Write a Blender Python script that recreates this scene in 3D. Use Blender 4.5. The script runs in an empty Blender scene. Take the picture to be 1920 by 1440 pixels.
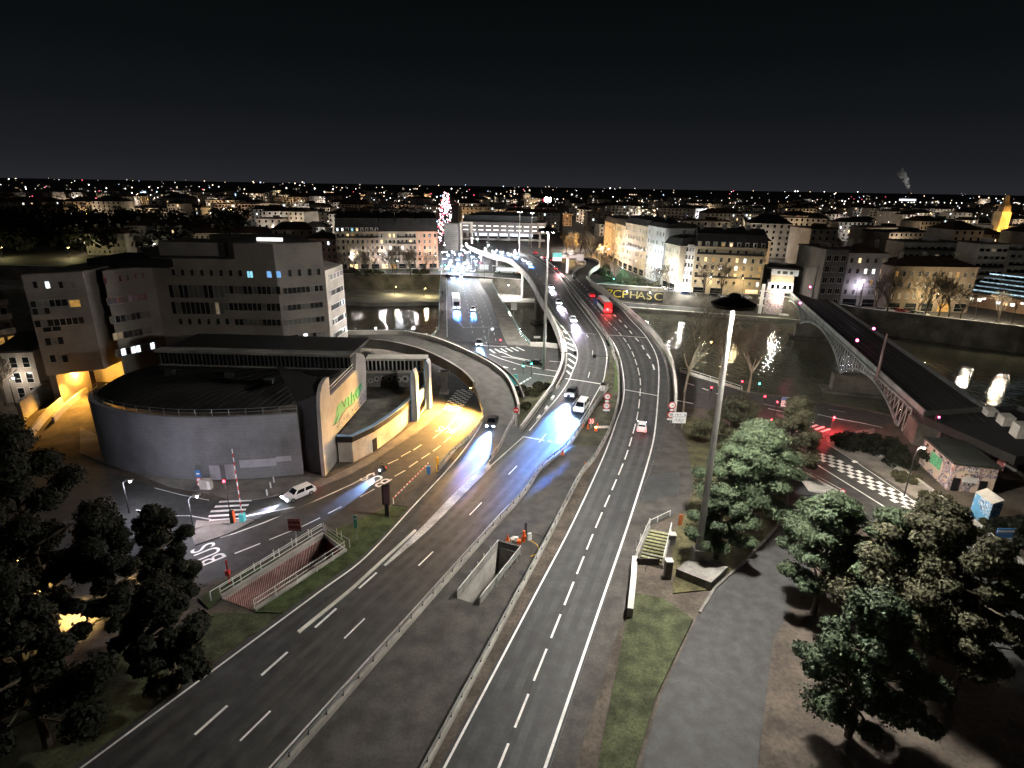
import bpy, math, random
import numpy as np
from mathutils import Vector, Matrix
random.seed(7); rng = np.random.default_rng(7)
S = bpy.context.scene; COL = S.collection
# ------------------------------------------------------------------ camera, sky, dim fill sun, exposure
FPX, PITCH, ROLL, CAMH = 1082.0, 18.97, 1.0, 42.0
_t, _r = math.radians(PITCH), math.radians(ROLL)
_R = Vector((1, 0, 0)); cF = Vector((0, math.cos(_t), -math.sin(_t))); _U = Vector((0, math.sin(_t), math.cos(_t)))
cR = math.cos(_r) * _R + math.sin(_r) * _U; cU = -math.sin(_r) * _R + math.cos(_r) * _U
CAM = Vector((0, 0, CAMH))
cd = bpy.data.cameras.new('camera'); cam = bpy.data.objects.new('camera', cd); COL.objects.link(cam)
cam.matrix_world = Matrix(((cR.x, cU.x, -cF.x, 0), (cR.y, cU.y, -cF.y, 0), (cR.z, cU.z, -cF.z, CAMH), (0, 0, 0, 1)))
cd.sensor_width = 36; cd.lens = 36 * FPX / 1920; cd.clip_start = .5; cd.clip_end = 30000
S.camera = cam
W = bpy.data.worlds.new('World'); S.world = W; W.use_nodes = True
wn = W.node_tree.nodes; wl = W.node_tree.links
tc = wn.new('ShaderNodeTexCoord'); sp = wn.new('ShaderNodeSeparateXYZ'); rp = wn.new('ShaderNodeValToRGB')
wl.new(tc.outputs['Generated'], sp.inputs[0]); wl.new(sp.outputs['Z'], rp.inputs[0])
el = rp.color_ramp.elements
el[0].position = 0; el[0].color = (.0200, .0205, .0240, 1); el[1].position = .36; el[1].color = (.0012, .0019, .0021, 1)
for p_, c_ in ((.035, (.0125, .0135, .0160, 1)), (.10, (.0068, .0080, .0092, 1)), (.18, (.0035, .0047, .0053, 1)), (.27, (.0020, .0029, .0032, 1))):
    e_ = el.new(p_); e_.color = c_
wl.new(rp.outputs[0], wn['Background'].inputs[0]); wn['Background'].inputs[1].default_value = 1.0
sl = bpy.data.lights.new('fill_sun', 'SUN'); sl.energy = .055; sl.angle = math.radians(25); sl.color = (1, .97, .93)  # added dim wide fill in place of sky glow; no moon here
so = bpy.data.objects.new('fill_sun', sl); COL.objects.link(so)
so.rotation_euler = (math.radians(48), 0, math.radians(-28))
S.view_settings.view_transform = 'Standard'; S.view_settings.look = 'None'
S.view_settings.exposure = 0; S.view_settings.gamma = 1
S.render.engine = 'CYCLES'
cy = S.cycles; cy.use_denoising = True; cy.max_bounces = 5; cy.diffuse_bounces = 2; cy.glossy_bounces = 3
cy.transmission_bounces = 3; cy.volume_bounces = 1; cy.sample_clamp_indirect = 4; cy.caustics_reflective = False; cy.caustics_refractive = False
cy.use_light_tree = True
# ------------------------------------------------------------------ photogrammetry helpers (pixels of the 1920x1440 photo -> points in the place)
def ray(px, py): return cF + (px - 960) / FPX * cR - (py - 720) / FPX * cU
def P(px, py, z=0.0):
    d = ray(px, py); t = (z - CAMH) / d.z
    return CAM + d * t
def PV(px, py, A, B):
    n = Vector((-(B.y - A.y), B.x - A.x, 0)); d = ray(px, py)
    t = n.dot(Vector((A.x, A.y, 0)) - CAM) / n.dot(d)
    return CAM + d * t
def PY(px, py, Y):
    d = ray(px, py); return CAM + d * (Y / d.y)
def proj(p):
    q = Vector(p) - CAM; w = q.dot(cF); return 960 + FPX * q.dot(cR) / w, 720 - FPX * q.dot(cU) / w
def hz(base, py):
    lo, hi = 0.0, 200.0
    for _ in range(40):
        m = (lo + hi) / 2
        if proj(base + Vector((0, 0, m)))[1] > py: lo = m
        else: hi = m
    return lo
def zh(py):
    T = [(440, 6.5), (570, 6.5), (600, 6.2), (630, 5.8), (660, 5.0), (690, 4.0), (720, 3.0), (760, 1.8), (800, .9), (850, .4), (900, .25), (1500, .25)]
    return float(np.interp(py, [a for a, b in T], [b for a, b in T]))
def LZ(pts): return [P(x, y, zh(y)) for x, y in pts]
def L0(pts, z=0.0): return [P(x, y, z) for x, y in pts]
def resample(pts, n):
    pts = [Vector(p) for p in pts]
    d = [0]
    for a, b in zip(pts, pts[1:]): d.append(d[-1] + (b - a).length)
    out = []
    N = len(pts)
    def tang(i):
        a = pts[max(i - 1, 0)]; b = pts[min(i + 1, N - 1)]
        return (b - a) / max(d[min(i + 1, N - 1)] - d[max(i - 1, 0)], 1e-6)
    for k in range(n):
        s = d[-1] * k / (n - 1); i = 0
        while i < N - 2 and d[i + 1] < s: i += 1
        h = max(d[i + 1] - d[i], 1e-6); t = (s - d[i]) / h
        m0, m1 = tang(i) * h, tang(i + 1) * h
        out.append((2*t**3-3*t*t+1)*pts[i] + (t**3-2*t*t+t)*m0 + (-2*t**3+3*t*t)*pts[i+1] + (t**3-t*t)*m1)
    return out
def extend(pts, a=0.0, b=0.0):
    pts = [Vector(p) for p in pts]
    if a: pts = [pts[0] + (pts[0] - pts[1]).normalized() * a] + pts
    if b: pts = pts + [pts[-1] + (pts[-1] - pts[-2]).normalized() * b]
    return pts
def length(pts): return sum((b - a).length for a, b in zip(pts, pts[1:]))
def offset(pts, o, dz=0.0):
    out = []
    for i, p in enumerate(pts):
        d = pts[min(i + 1, len(pts) - 1)] - pts[max(i - 1, 0)]; n = Vector((d.y, -d.x, 0)).normalized()
        out.append(p + n * o + Vector((0, 0, dz)))
    return out
Z = lambda z: Vector((0, 0, z))
# ------------------------------------------------------------------ mesh builder
class MB:
    def __init__(s): s.v = []; s.f = []; s.m = []
    def add(s, vs, fs, mi=0):
        o = len(s.v); s.v += [tuple(v) for v in vs]; s.f += [tuple(i + o for i in f) for f in fs]; s.m += [mi] * len(fs); return s
    def poly(s, pts, mi=0): return s.add(pts, [tuple(range(len(pts)))], mi)
    def box(s, c, sz, rz=0.0, mi=0, M=None):
        x, y, z = (k / 2 for k in sz); M = M or Matrix.Rotation(rz, 3, 'Z'); c = Vector(c)
        vs = [c + M @ Vector((a * x, b * y, d * z)) for d in (-1, 1) for a, b in ((-1, -1), (1, -1), (1, 1), (-1, 1))]
        return s.add(vs, [(3, 2, 1, 0), (4, 5, 6, 7), (0, 1, 5, 4), (1, 2, 6, 5), (2, 3, 7, 6), (3, 0, 4, 7)], mi)
    def prism(s, pts, z0, z1, mi=0, top=True, bottom=False, mt=None):
        n = len(pts); vs = [(p[0], p[1], z0) for p in pts] + [(p[0], p[1], z1) for p in pts]
        s.add(vs, [(i, (i + 1) % n, n + (i + 1) % n, n + i) for i in range(n)], mi)
        if top: s.poly([(p[0], p[1], z1) for p in pts], mi if mt is None else mt)
        if bottom: s.poly([(p[0], p[1], z0) for p in reversed(pts)], mi)
        return s
    def slab(s, pts, vec, mi=0):
        n = len(pts); a = [Vector(p) for p in pts]; b = [p + vec for p in a]
        s.add(a + b, [(i, (i + 1) % n, n + (i + 1) % n, n + i) for i in range(n)], mi); s.poly(b, mi); s.poly(a[::-1], mi); return s
    def strip(s, L, R, mi=0):
        n = len(L); return s.add(list(L) + list(R), [(i, n + i, n + i + 1, i + 1) for i in range(n - 1)], mi)
    def ribbon(s, pts, w, dz=0.0, mi=0): return s.strip(offset(pts, -w / 2, dz), offset(pts, w / 2, dz), mi)
    def wall(s, pts, h, w, mi=0, z0=0.0, mt=None):
        a, b = offset(pts, -w / 2), offset(pts, w / 2)
        at, bt = [p + Z(h) for p in a], [p + Z(h) for p in b]; a = [p + Z(z0) for p in a]; b = [p + Z(z0) for p in b]
        s.strip(a, at, mi); s.strip(bt, b, mi); s.strip(at, bt, mi if mt is None else mt); s.strip(b, a, mi)
        s.poly([a[0], b[0], bt[0], at[0]], mi); s.poly([a[-1], at[-1], bt[-1], b[-1]], mi); return s
    def tube(s, pts, r, n=6, mi=0, cap=True):
        pts = [Vector(p) for p in pts]; rs = r if isinstance(r, (list, tuple)) else [r] * len(pts); vs = []
        for i, p in enumerate(pts):
            d = (pts[min(i + 1, len(pts) - 1)] - pts[max(i - 1, 0)]).normalized()
            a = d.cross(Vector((0, 0, 1)))
            a = a.normalized() if a.length > .05 else d.cross(Vector((0, 1, 0))).normalized()
            b = d.cross(a)
            vs += [p + (a * math.cos(k * 2 * math.pi / n) + b * math.sin(k * 2 * math.pi / n)) * rs[i] for k in range(n)]
        fs = [(i * n + k, i * n + (k + 1) % n, (i + 1) * n + (k + 1) % n, (i + 1) * n + k) for i in range(len(pts) - 1) for k in range(n)]
        if cap: fs += [tuple(range(n - 1, -1, -1)), tuple((len(pts) - 1) * n + k for k in range(n))]
        return s.add(vs, fs, mi)
    def lathe(s, prof, c, n=16, mi=0):
        c = Vector(c); vs = [c + Vector((r * math.cos(k * 2 * math.pi / n), r * math.sin(k * 2 * math.pi / n), z)) for r, z in prof for k in range(n)]
        fs = [(i * n + k, i * n + (k + 1) % n, (i + 1) * n + (k + 1) % n, (i + 1) * n + k) for i in range(len(prof) - 1) for k in range(n)]
        return s.add(vs, fs, mi)
    def ball(s, c, r, mi=0, n=8, k=5):
        return s.lathe([(max(r * math.sin(math.pi * i / k), 1e-4), -r * math.cos(math.pi * i / k)) for i in range(k + 1)], c, n, mi)
    def disc(s, c, nrm, r, n=20, mi=0, th=.03):
        nrm = Vector(nrm).normalized(); a = nrm.cross(Vector((0, 0, 1)))
        a = a.normalized() if a.length > .05 else Vector((1, 0, 0)); b = nrm.cross(a); c = Vector(c)
        return s.slab([c + (a * math.cos(k * 2 * math.pi / n) + b * math.sin(k * 2 * math.pi / n)) * r for k in range(n)], nrm * th, mi)
    def mesh(s, name, mats, org=None, smooth=False):
        me = bpy.data.meshes.new(name); o = Vector(org) if org else Vector()
        me.from_pydata([(v[0] - o.x, v[1] - o.y, v[2] - o.z) for v in s.v], [], s.f)
        for m in (mats if isinstance(mats, (list, tuple)) else [mats]): me.materials.append(m)
        me.polygons.foreach_set('material_index', s.m)
        if smooth: me.polygons.foreach_set('use_smooth', [True] * len(s.f))
        me.update(); return me
    def build(s, name, mats, root=None, local=False, smooth=False):
        org = None
        if root is not None and not local:
            org = root.location.copy(); r = root
            while r.parent: r = r.parent; org += r.location
        o = bpy.data.objects.new(name, s.mesh(name, mats, org, smooth)); COL.objects.link(o)
        if root is not None: o.parent = root
        return o
def tag(o, label=None, cat=None, group=None, kind=None):
    if label: o['label'] = label
    if cat: o['category'] = cat
    if group: o['group'] = group
    if kind: o['kind'] = kind
    return o
def thing(name, label, cat, loc=(0, 0, 0), rz=0.0, group=None):
    o = bpy.data.objects.new(name, None); COL.objects.link(o); o.location = loc; o.rotation_euler = (0, 0, rz); o.empty_display_size = .2
    return tag(o, label, cat, group)
KIDS = {}
def dup(o, loc=None, rz=None, label=None, scale=None, parent=None):
    c = o.copy(); COL.objects.link(c)
    if parent is not None: c.parent = parent
    if loc is not None: c.location = loc
    if rz is not None: c.rotation_euler = (0, 0, rz)
    if scale is not None: c.scale = (scale,) * 3
    if label: c['label'] = label
    for ch in list(o.children): dup(ch, parent=c)
    return c
def lamp(loc, power, col=(1, 1, 1), r=.15, parent=None, name='bulb', kind='POINT', aim=None, size=100, blend=1.0):
    l = bpy.data.lights.new(name, kind); l.energy = power; l.color = col; l.shadow_soft_size = r
    o = bpy.data.objects.new(name, l); COL.objects.link(o); o.location = loc
    if kind == 'SPOT':
        l.spot_size = math.radians(size); l.spot_blend = blend
        o.rotation_euler = Vector(aim).to_track_quat('-Z', 'Y').to_euler()
    if parent is not None: o.parent = parent
    return o
# ------------------------------------------------------------------ materials
def mat(name, col, rough=.8, var=.25, scale=1.2, bump=0.0, metal=0.0, spec=.3, lines=None, stain=.3):
    m = bpy.data.materials.new(name); m.use_nodes = True; N = m.node_tree.nodes; L = m.node_tree.links; b = N['Principled BSDF']
    b.inputs['Roughness'].default_value = rough; b.inputs['Metallic'].default_value = metal; b.inputs['Specular IOR Level'].default_value = spec
    t = N.new('ShaderNodeTexCoord'); n1 = N.new('ShaderNodeTexNoise'); n1.inputs['Scale'].default_value = scale; n1.inputs['Detail'].default_value = 8
    n1.inputs['Roughness'].default_value = .65
    n2 = N.new('ShaderNodeTexNoise'); n2.inputs['Scale'].default_value = scale * .13; n2.inputs['Detail'].default_value = 4
    L.new(t.outputs['Object'], n1.inputs['Vector']); L.new(t.outputs['Object'], n2.inputs['Vector'])
    r1 = N.new('ShaderNodeMapRange'); r1.inputs['From Min'].default_value = .3; r1.inputs['From Max'].default_value = .7
    r1.inputs['To Min'].default_value = 1 - var; r1.inputs['To Max'].default_value = 1 + var; L.new(n1.outputs['Fac'], r1.inputs['Value'])
    r2 = N.new('ShaderNodeMapRange'); r2.inputs['From Min'].default_value = .35; r2.inputs['From Max'].default_value = .65
    r2.inputs['To Min'].default_value = 1 - stain; r2.inputs['To Max'].default_value = 1 + stain * .5; L.new(n2.outputs['Fac'], r2.inputs['Value'])
    mu = N.new('ShaderNodeMath'); mu.operation = 'MULTIPLY'; L.new(r1.outputs[0], mu.inputs[0]); L.new(r2.outputs[0], mu.inputs[1]); out = mu.outputs[0]
    if lines:                                   # board or panel joints: (spacing in z, strength)
        sx = N.new('ShaderNodeSeparateXYZ'); L.new(t.outputs['Object'], sx.inputs[0])
        d1 = N.new('ShaderNodeMath'); d1.operation = 'DIVIDE'; L.new(sx.outputs['Z'], d1.inputs[0]); d1.inputs[1].default_value = lines[0]
        fr = N.new('ShaderNodeMath'); fr.operation = 'FRACT'; L.new(d1.outputs[0], fr.inputs[0])
        lt = N.new('ShaderNodeMath'); lt.operation = 'LESS_THAN'; L.new(fr.outputs[0], lt.inputs[0]); lt.inputs[1].default_value = .12
        ms = N.new('ShaderNodeMath'); ms.operation = 'MULTIPLY_ADD'; L.new(lt.outputs[0], ms.inputs[0]); ms.inputs[1].default_value = -lines[1]; ms.inputs[2].default_value = 1
        m2 = N.new('ShaderNodeMath'); m2.operation = 'MULTIPLY'; L.new(out, m2.inputs[0]); L.new(ms.outputs[0], m2.inputs[1]); out = m2.outputs[0]
    vm = N.new('ShaderNodeVectorMath'); vm.operation = 'SCALE'; vm.inputs[0].default_value = col[:3]; L.new(out, vm.inputs['Scale'])
    L.new(vm.outputs[0], b.inputs['Base Color'])
    if bump:
        bp = N.new('ShaderNodeBump'); bp.inputs['Strength'].default_value = bump; bp.inputs['Distance'].default_value = .05
        L.new(n1.outputs['Fac'], bp.inputs['Height']); L.new(bp.outputs[0], b.inputs['Normal'])
    return m
def emat(name, col, s, var=0.0):
    m = bpy.data.materials.new(name); m.use_nodes = True; N = m.node_tree.nodes; L = m.node_tree.links; b = N['Principled BSDF']
    b.inputs['Base Color'].default_value = (*[c * .3 for c in col], 1); b.inputs['Emission Color'].default_value = (*col, 1); b.inputs['Emission Strength'].default_value = s
    if var:
        t = N.new('ShaderNodeTexCoord'); n = N.new('ShaderNodeTexNoise'); n.inputs['Scale'].default_value = 1.3; L.new(t.outputs['Object'], n.inputs['Vector'])
        r = N.new('ShaderNodeMapRange'); r.inputs['From Min'].default_value = .35; r.inputs['From Max'].default_value = .65; r.inputs['To Min'].default_value = s * (1 - var); r.inputs['To Max'].default_value = s * (1 + var)
        L.new(n.outputs['Fac'], r.inputs['Value']); L.new(r.outputs[0], b.inputs['Emission Strength'])
    return m
def graffiti(name, base, scale, cols, cover=.5):
    m = bpy.data.materials.new(name); m.use_nodes = True; N = m.node_tree.nodes; L = m.node_tree.links; b = N['Principled BSDF']; b.inputs['Roughness'].default_value = .8
    t = N.new('ShaderNodeTexCoord'); n = N.new('ShaderNodeTexNoise'); n.inputs['Scale'].default_value = scale; n.inputs['Detail'].default_value = 5; n.inputs['Distortion'].default_value = 1.6
    L.new(t.outputs['Object'], n.inputs['Vector']); r = N.new('ShaderNodeValToRGB'); r.color_ramp.interpolation = 'CONSTANT'; L.new(n.outputs['Fac'], r.inputs[0])
    k = len(cols); e = r.color_ramp.elements; e[0].position = 0; e[0].color = (*cols[0], 1); e[1].position = .30; e[1].color = (*cols[1 % k], 1)
    for i in range(2, 9):
        q = e.new(.30 + .055 * i); q.color = (*cols[i % k], 1)
    n2 = N.new('ShaderNodeTexNoise'); n2.inputs['Scale'].default_value = scale * .5; L.new(t.outputs['Object'], n2.inputs['Vector'])
    g = N.new('ShaderNodeMath'); g.operation = 'LESS_THAN'; L.new(n2.outputs['Fac'], g.inputs[0]); g.inputs[1].default_value = cover
    mx = N.new('ShaderNodeMix'); mx.data_type = 'RGBA'; L.new(g.outputs[0], mx.inputs[0]); mx.inputs[6].default_value = (*base, 1); L.new(r.outputs[0], mx.inputs[7])
    L.new(mx.outputs[2], b.inputs['Base Color']); return m
M = {}
M['asphalt'] = mat('asphalt', (.044, .044, .0425), .72, .22, 6, .25, spec=.35, stain=.3)
M['asphalt_old'] = mat('asphalt_old', (.060, .055, .049), .8, .25, 4, .3, stain=.35)
M['asphalt_dark'] = mat('asphalt_dark', (.032, .034, .033), .6, .2, 6, .25, spec=.4, stain=.25)
M['asphalt_wet'] = mat('asphalt_wet', (.05, .051, .054), .58, .3, 4, .3, spec=.5, stain=.4)
M['pave'] = mat('pavement', (.16, .145, .13), .85, .2, 3, .2, stain=.35)
M['slabs'] = mat('slabs', (.26, .24, .21), .8, .15, 3, .1, stain=.25)
M['earth'] = mat('earth', (.085, .070, .056), .95, .35, 2.5, .5, stain=.4)
M['paint'] = mat('road_paint', (.72, .71, .68), .7, .18, 5, .05, stain=.18)
M['paint_old'] = mat('worn_paint', (.42, .41, .38), .8, .35, 3, .05, stain=.4)
M['conc'] = mat('concrete', (.33, .31, .28), .85, .15, 1.6, .15, stain=.35)
M['conc_light'] = mat('pale_concrete', (.52, .49, .44), .8, .15, 1.2, .1, stain=.25)
M['conc_dark'] = mat('dark_concrete', (.17, .16, .145), .9, .25, 1.6, .2, stain=.45)
M['ribbed'] = mat('ribbed_concrete', (.40, .37, .32), .85, .18, 2, .2, stain=.3)
M['board'] = mat('board_marked_concrete', (.17, .17, .178), .8, .10, 2.2, .1, lines=(.55, .12), stain=.2)
M['gable'] = mat('gable_concrete', (.30, .275, .255), .85, .12, 1.2, .1, stain=.3)
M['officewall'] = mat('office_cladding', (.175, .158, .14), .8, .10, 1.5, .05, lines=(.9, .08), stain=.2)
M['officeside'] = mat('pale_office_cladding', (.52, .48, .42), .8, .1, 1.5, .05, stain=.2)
M['roof_metal'] = mat('dark_roof_sheet', (.014, .0135, .013), .55, .25, 2, .1, metal=.2, stain=.3)
M['slate'] = mat('slate_roof', (.035, .032, .030), .8, .3, 2, .2, stain=.3)
M['tile'] = mat('clay_tile_roof', (.06, .036, .027), .9, .3, 2, .2, stain=.3)
M['flatroof'] = mat('gravel_roof', (.105, .098, .085), .95, .3, 3, .3, stain=.5)
M['steel'] = mat('galvanised_steel', (.42, .42, .41), .45, .15, 4, metal=.7, spec=.5)
M['dark_steel'] = mat('dark_steel', (.06, .06, .06), .5, .2, 4, metal=.5)
M['truss'] = mat('grey_green_steel', (.26, .28, .27), .6, .2, 2, metal=.2)
M['rail_white'] = mat('white_railing', (.62, .62, .58), .55, .1, 4)
M['mast'] = mat('mast_steel', (.36, .345, .32), .6, .15, 2, metal=.1)
M['glass'] = mat('dark_glass', (.012, .014, .015), .12, .2, .6, spec=.6)
M['glass2'] = mat('curtained_glass', (.10, .10, .09), .3, .3, .5, spec=.5)
M['frame'] = mat('window_frame', (.40, .38, .34), .6, .1, 2)
M['rail_dark'] = mat('tarnished_rail', (.02, .02, .022), .4, .2, 3, metal=.6)
M['white'] = mat('white_paint', (.78, .78, .76), .4, .05, 2, spec=.5, stain=.08)
M['red'] = mat('red_paint', (.55, .03, .03), .45, .1, 3, stain=.1)
M['orange'] = mat('orange_plastic', (.75, .13, .03), .5, .1, 3, stain=.1)
M['yellow'] = mat('yellow_paint', (.75, .42, .04), .5, .1, 3, stain=.1)
M['blue'] = mat('blue_paint', (.06, .18, .42), .5, .15, 3, stain=.1)
M['green'] = mat('green_paint', (.05, .22, .15), .5, .15, 3, stain=.1)
M['teal'] = mat('teal_board', (.10, .52, .52), .5, .1, 3, stain=.1)
M['black'] = mat('black_paint', (.012, .012, .013), .4, .2, 3)
M['rubber'] = mat('tyre_rubber', (.02, .02, .02), .8, .1, 3)
M['bluecap'] = mat('blue_coping', (.22, .36, .55), .5, .12, 2, stain=.2)
M['pinkclad'] = mat('pink_ribbed_wall', (.40, .245, .225), .85, .25, 1.5, .2, stain=.45)
M['pinkrust'] = mat('rust_red_wall', (.16, .05, .045), .9, .25, 2, .2)
M['stone'] = mat('quay_stone', (.115, .105, .088), .9, .25, 1.5, .4, stain=.5)
M['platform'] = mat('lower_quay_paving', (.30, .285, .25), .85, .2, 1.2, .2, stain=.3)
M['grass'] = mat('turf', (.045, .062, .022), .95, .45, 5, .5, stain=.5)
M['bark'] = mat('bark', (.085, .068, .05), .95, .3, 6, .5)
M['bark_pale'] = mat('pale_bark', (.30, .26, .19), .95, .35, 3, .4)
M['twig'] = mat('twigs', (.11, .088, .062), .9, .3, 3)
M['leaf'] = mat('pine_needles', (.062, .086, .046), .75, .45, 1.4, spec=.25, stain=.35)
M['leaf2'] = mat('dull_foliage', (.068, .066, .038), .85, .45, 1.2, spec=.2, stain=.35)
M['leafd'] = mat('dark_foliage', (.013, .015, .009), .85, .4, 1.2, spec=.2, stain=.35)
M['lit_warm'] = emat('lit_warm', (1, .72, .38), 1.6, .4); M['lit_cool'] = emat('lit_cool', (.85, .92, 1), 2.0, .4)
M['lit_blue'] = emat('lit_blue', (.22, .50, .92), 1.0, .3); M['lit_white'] = emat('lit_white', (1, .96, .88), 2.4, .4)
M['lit_cyan'] = emat('lit_cyan', (.3, .75, .92), 1.2, .2); M['lit_dim'] = emat('lit_dim', (1, .78, .5), .12, .5); M['lit_amber'] = emat('lit_amber', (1, .55, .13), .35, .5)
M['lamp_w'] = emat('lamp_glass_white', (1, .97, .95), 40); M['lamp_s'] = emat('lamp_glass_sodium', (1, .55, .15), 30); M['lamp_b'] = emat('headlamp_glass', (.75, .85, 1), 140)
M['lamp_r'] = emat('red_lamp_glass', (1, .03, .05), 22); M['lamp_g'] = emat('green_lamp_glass', (.1, 1, .75), 16); M['lamp_p'] = emat('pink_lamp_glass', (1, .12, .35), 18); M['lamp_v'] = emat('violet_neon', (.45, .25, 1), 14)
M['tail'] = emat('tail_lamp', (1, .03, .04), 9)
def watermat():
    m = mat('river', (.11, .11, .078), .07, .2, .05, spec=.6, stain=.2); N = m.node_tree.nodes; L = m.node_tree.links
    t = N.new('ShaderNodeTexCoord'); mp = N.new('ShaderNodeMapping'); mp.inputs['Scale'].default_value = (1, .55, 1); n = N.new('ShaderNodeTexNoise'); n.inputs['Scale'].default_value = .6; n.inputs['Detail'].default_value = 5
    L.new(t.outputs['Object'], mp.inputs[0]); L.new(mp.outputs[0], n.inputs['Vector']); b = N.new('ShaderNodeBump'); b.inputs['Strength'].default_value = .34; b.inputs['Distance'].default_value = .5
    L.new(n.outputs['Fac'], b.inputs['Height']); L.new(b.outputs[0], N['Principled BSDF'].inputs['Normal']); return m
M['water'] = watermat()
_fm = {}
def facade_mat(c, name='render_wall'):
    k = tuple(round(x, 3) for x in c)
    if k not in _fm: _fm[k] = mat(name, c, .9, .12, 1.0, .05, stain=.25)
    return _fm[k]
# ------------------------------------------------------------------ ground, river, roads
from mathutils.geometry import tessellate_polygon
def sheet(name, pts, z, m, holes=(), kind='structure', root=None, skirt=0.0):
    loops = [[Vector((p[0], p[1], 0)) for p in pts]] + [[Vector((p[0], p[1], 0)) for p in h] for h in holes]
    fl = [p for l in loops for p in l]; b = MB()
    b.add([(p.x, p.y, z) for p in fl], [tuple(t) for t in tessellate_polygon(loops)])
    if skirt:
        n = len(loops[0]); a = [(p.x, p.y, z) for p in loops[0]]; c = [(p.x, p.y, z - skirt) for p in loops[0]]
        b.add(a + c, [(i, (i + 1) % n, n + (i + 1) % n, n + i) for i in range(n)])
    o = b.build(name, m, root)
    if kind and root is None: tag(o, kind=kind)
    return o
NEARBANK = [Vector(p) for p in ((-1500, 420), (-200, 196), (-75, 172), (-24, 161.5))] + [P(992, 648), P(1045, 651), P(1290, 699), P(1392, 733), P(1467, 743), P(1540, 755), P(1617, 767), P(1700, 786)] + [Vector(p) for p in ((110, 92), (200, 60), (1500, -160))]
FARW = [Vector((-1500, 330, 0)), Vector((-200, 284, 0))] + L0([(645, 517), (828, 518), (930, 524), (1000, 529), (1140, 537), (1300, 548), (1420, 556), (1480, 562), (1560, 573), (1625, 583), (1765, 600), (1915, 617)]) + [Vector((420, 190, 0)), Vector((1500, 60, 0))]
PINK = L0([(606, 1003), (648, 1034), (478, 1146), (415, 1122)])     # sunken ramp (top edge)
PIT = L0([(934, 1027), (976, 1038), (900, 1135), (858, 1122)], .26)
STAIR = L0([(1217, 991), (1257, 999), (1241, 1066), (1190, 1054)])
sheet('river', [(-2500, 100), (2500, -400), (2500, 420), (-2500, 520)], -8, M['water'])
NB = [(p.x, p.y) for p in NEARBANK]
sheet('near_ground', NB + [(1500, -300), (-1500, -300)], -.04, M['earth'], holes=[PINK, PIT, STAIR])
FB = [(p.x, p.y) for p in FARW]
sheet('far_ground', FB + [(20000, 500), (20000, 24000), (-20000, 24000), (-20000, 900)], 0, M['asphalt_old'])
def quaywall(name, pts, z0, z1, w, label, m):
    b = MB(); a = [Vector((p.x, p.y, z0)) for p in pts]; b.wall(a, z1 - z0, w)
    return tag(b.build(name, m), label, 'quay wall')
quaywall('quay_wall', NEARBANK, -8.5, .0, .8, 'dark stone quay wall along the near bank of the river', M['stone'])
quaywall('quay_wall', FARW, -8.5, .9, .9, 'long stone quay wall along the far bank with parapet', M['stone'])
tag(MB().wall([p + Z(.9) for p in FARW], .14, 1.15).build('parapet_coping', M['conc_light']), 'pale coping running along the top of the far quay wall', 'coping')
# lower quay on the far bank
LQ_F = L0([(645, 575), (700, 568), (800, 566), (940, 566), (1000, 567), (1150, 574), (1300, 585), (1480, 598), (1600, 612), (1765, 630), (1915, 652)], -6.4)
LQ_F = [Vector((-500, 300, -6.4)), Vector((-160, 262, -6.4))] + LQ_F[1:] + [Vector((420, 172, -6.4)), Vector((900, 120, -6.4))]
bk = [Vector((p.x, p.y + .5, 0)) for p in FARW]
sheet('lower_quay', [(p.x, p.y) for p in LQ_F] + [(p.x, p.y) for p in reversed(bk) if -520 < p.x < 900], -6.4, M['platform'], skirt=2.2)
b = MB().ribbon([p + Z(.02) for p in LQ_F[3:-1]], .9); tag(b.build('quay_edge_stone', M['conc_light']), kind='structure')
low = [p + Vector((-.5, 7.0, .03)) for p in LQ_F[6:-1]]
b = MB().ribbon(low, 6.5); tag(b.build('lower_quay_road', M['asphalt']), kind='structure')
low2 = [p + Vector((-.3, 2.6, .05)) for p in LQ_F[6:-1]]
tag(MB().ribbon(low2, 1.6).build('grass_verge', M['grass']), kind='stuff')
# ---- streets on the near bank (one sheet, then the right-hand quay)
QN = [(836, 634), (822, 660), (812, 700), (832, 735), (837, 757), (822, 780), (775, 815), (725, 847), (692, 870), (650, 892), (600, 912), (540, 924), (480, 936), (390, 938), (320, 918), (230, 893), (120, 870)]
QS = [(815, 882), (837, 852), (880, 800), (905, 770), (940, 752), (985, 735), (1030, 722), (1062, 706), (1062, 655), (1000, 651), (952, 646)]
QB = [(735, 944), (702, 958), (642, 986), (540, 1029), (495, 1051), (400, 1090), (250, 1160), (60, 1250), (-200, 1370)]
street = sheet('quay_street', L0(QN) + [Vector((-95, 62, 0)), Vector((-110, 20, 0)), Vector((-60, 20, 0))] + L0(QB[::-1]) + L0(QS), 0, M['asphalt'])
RT = [(1040, 652), (1290, 701), (1392, 735), (1467, 745), (1540, 757), (1617, 770), (1690, 789), (1640, 800), (1565, 812), (1547, 820), (1548, 828), (1575, 848), (1640, 886), (1720, 940), (1800, 998), (1920, 1095)]
RBm = [(1760, 1130), (1690, 1050), (1600, 975), (1540, 935), (1480, 885), (1440, 830), (1400, 795), (1340, 772), (1268, 757), (1040, 705)]
s_end = extend(L0(RT[-2:]), b=45)[-1]; s_end2 = extend(L0(RBm[1::-1]), b=45)[-1]
rstreet = sheet('river_road', L0(RT) + [s_end, s_end2] + L0(RBm[:]), .004, M['asphalt'])
from mathutils.bvhtree import BVHTree
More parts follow.
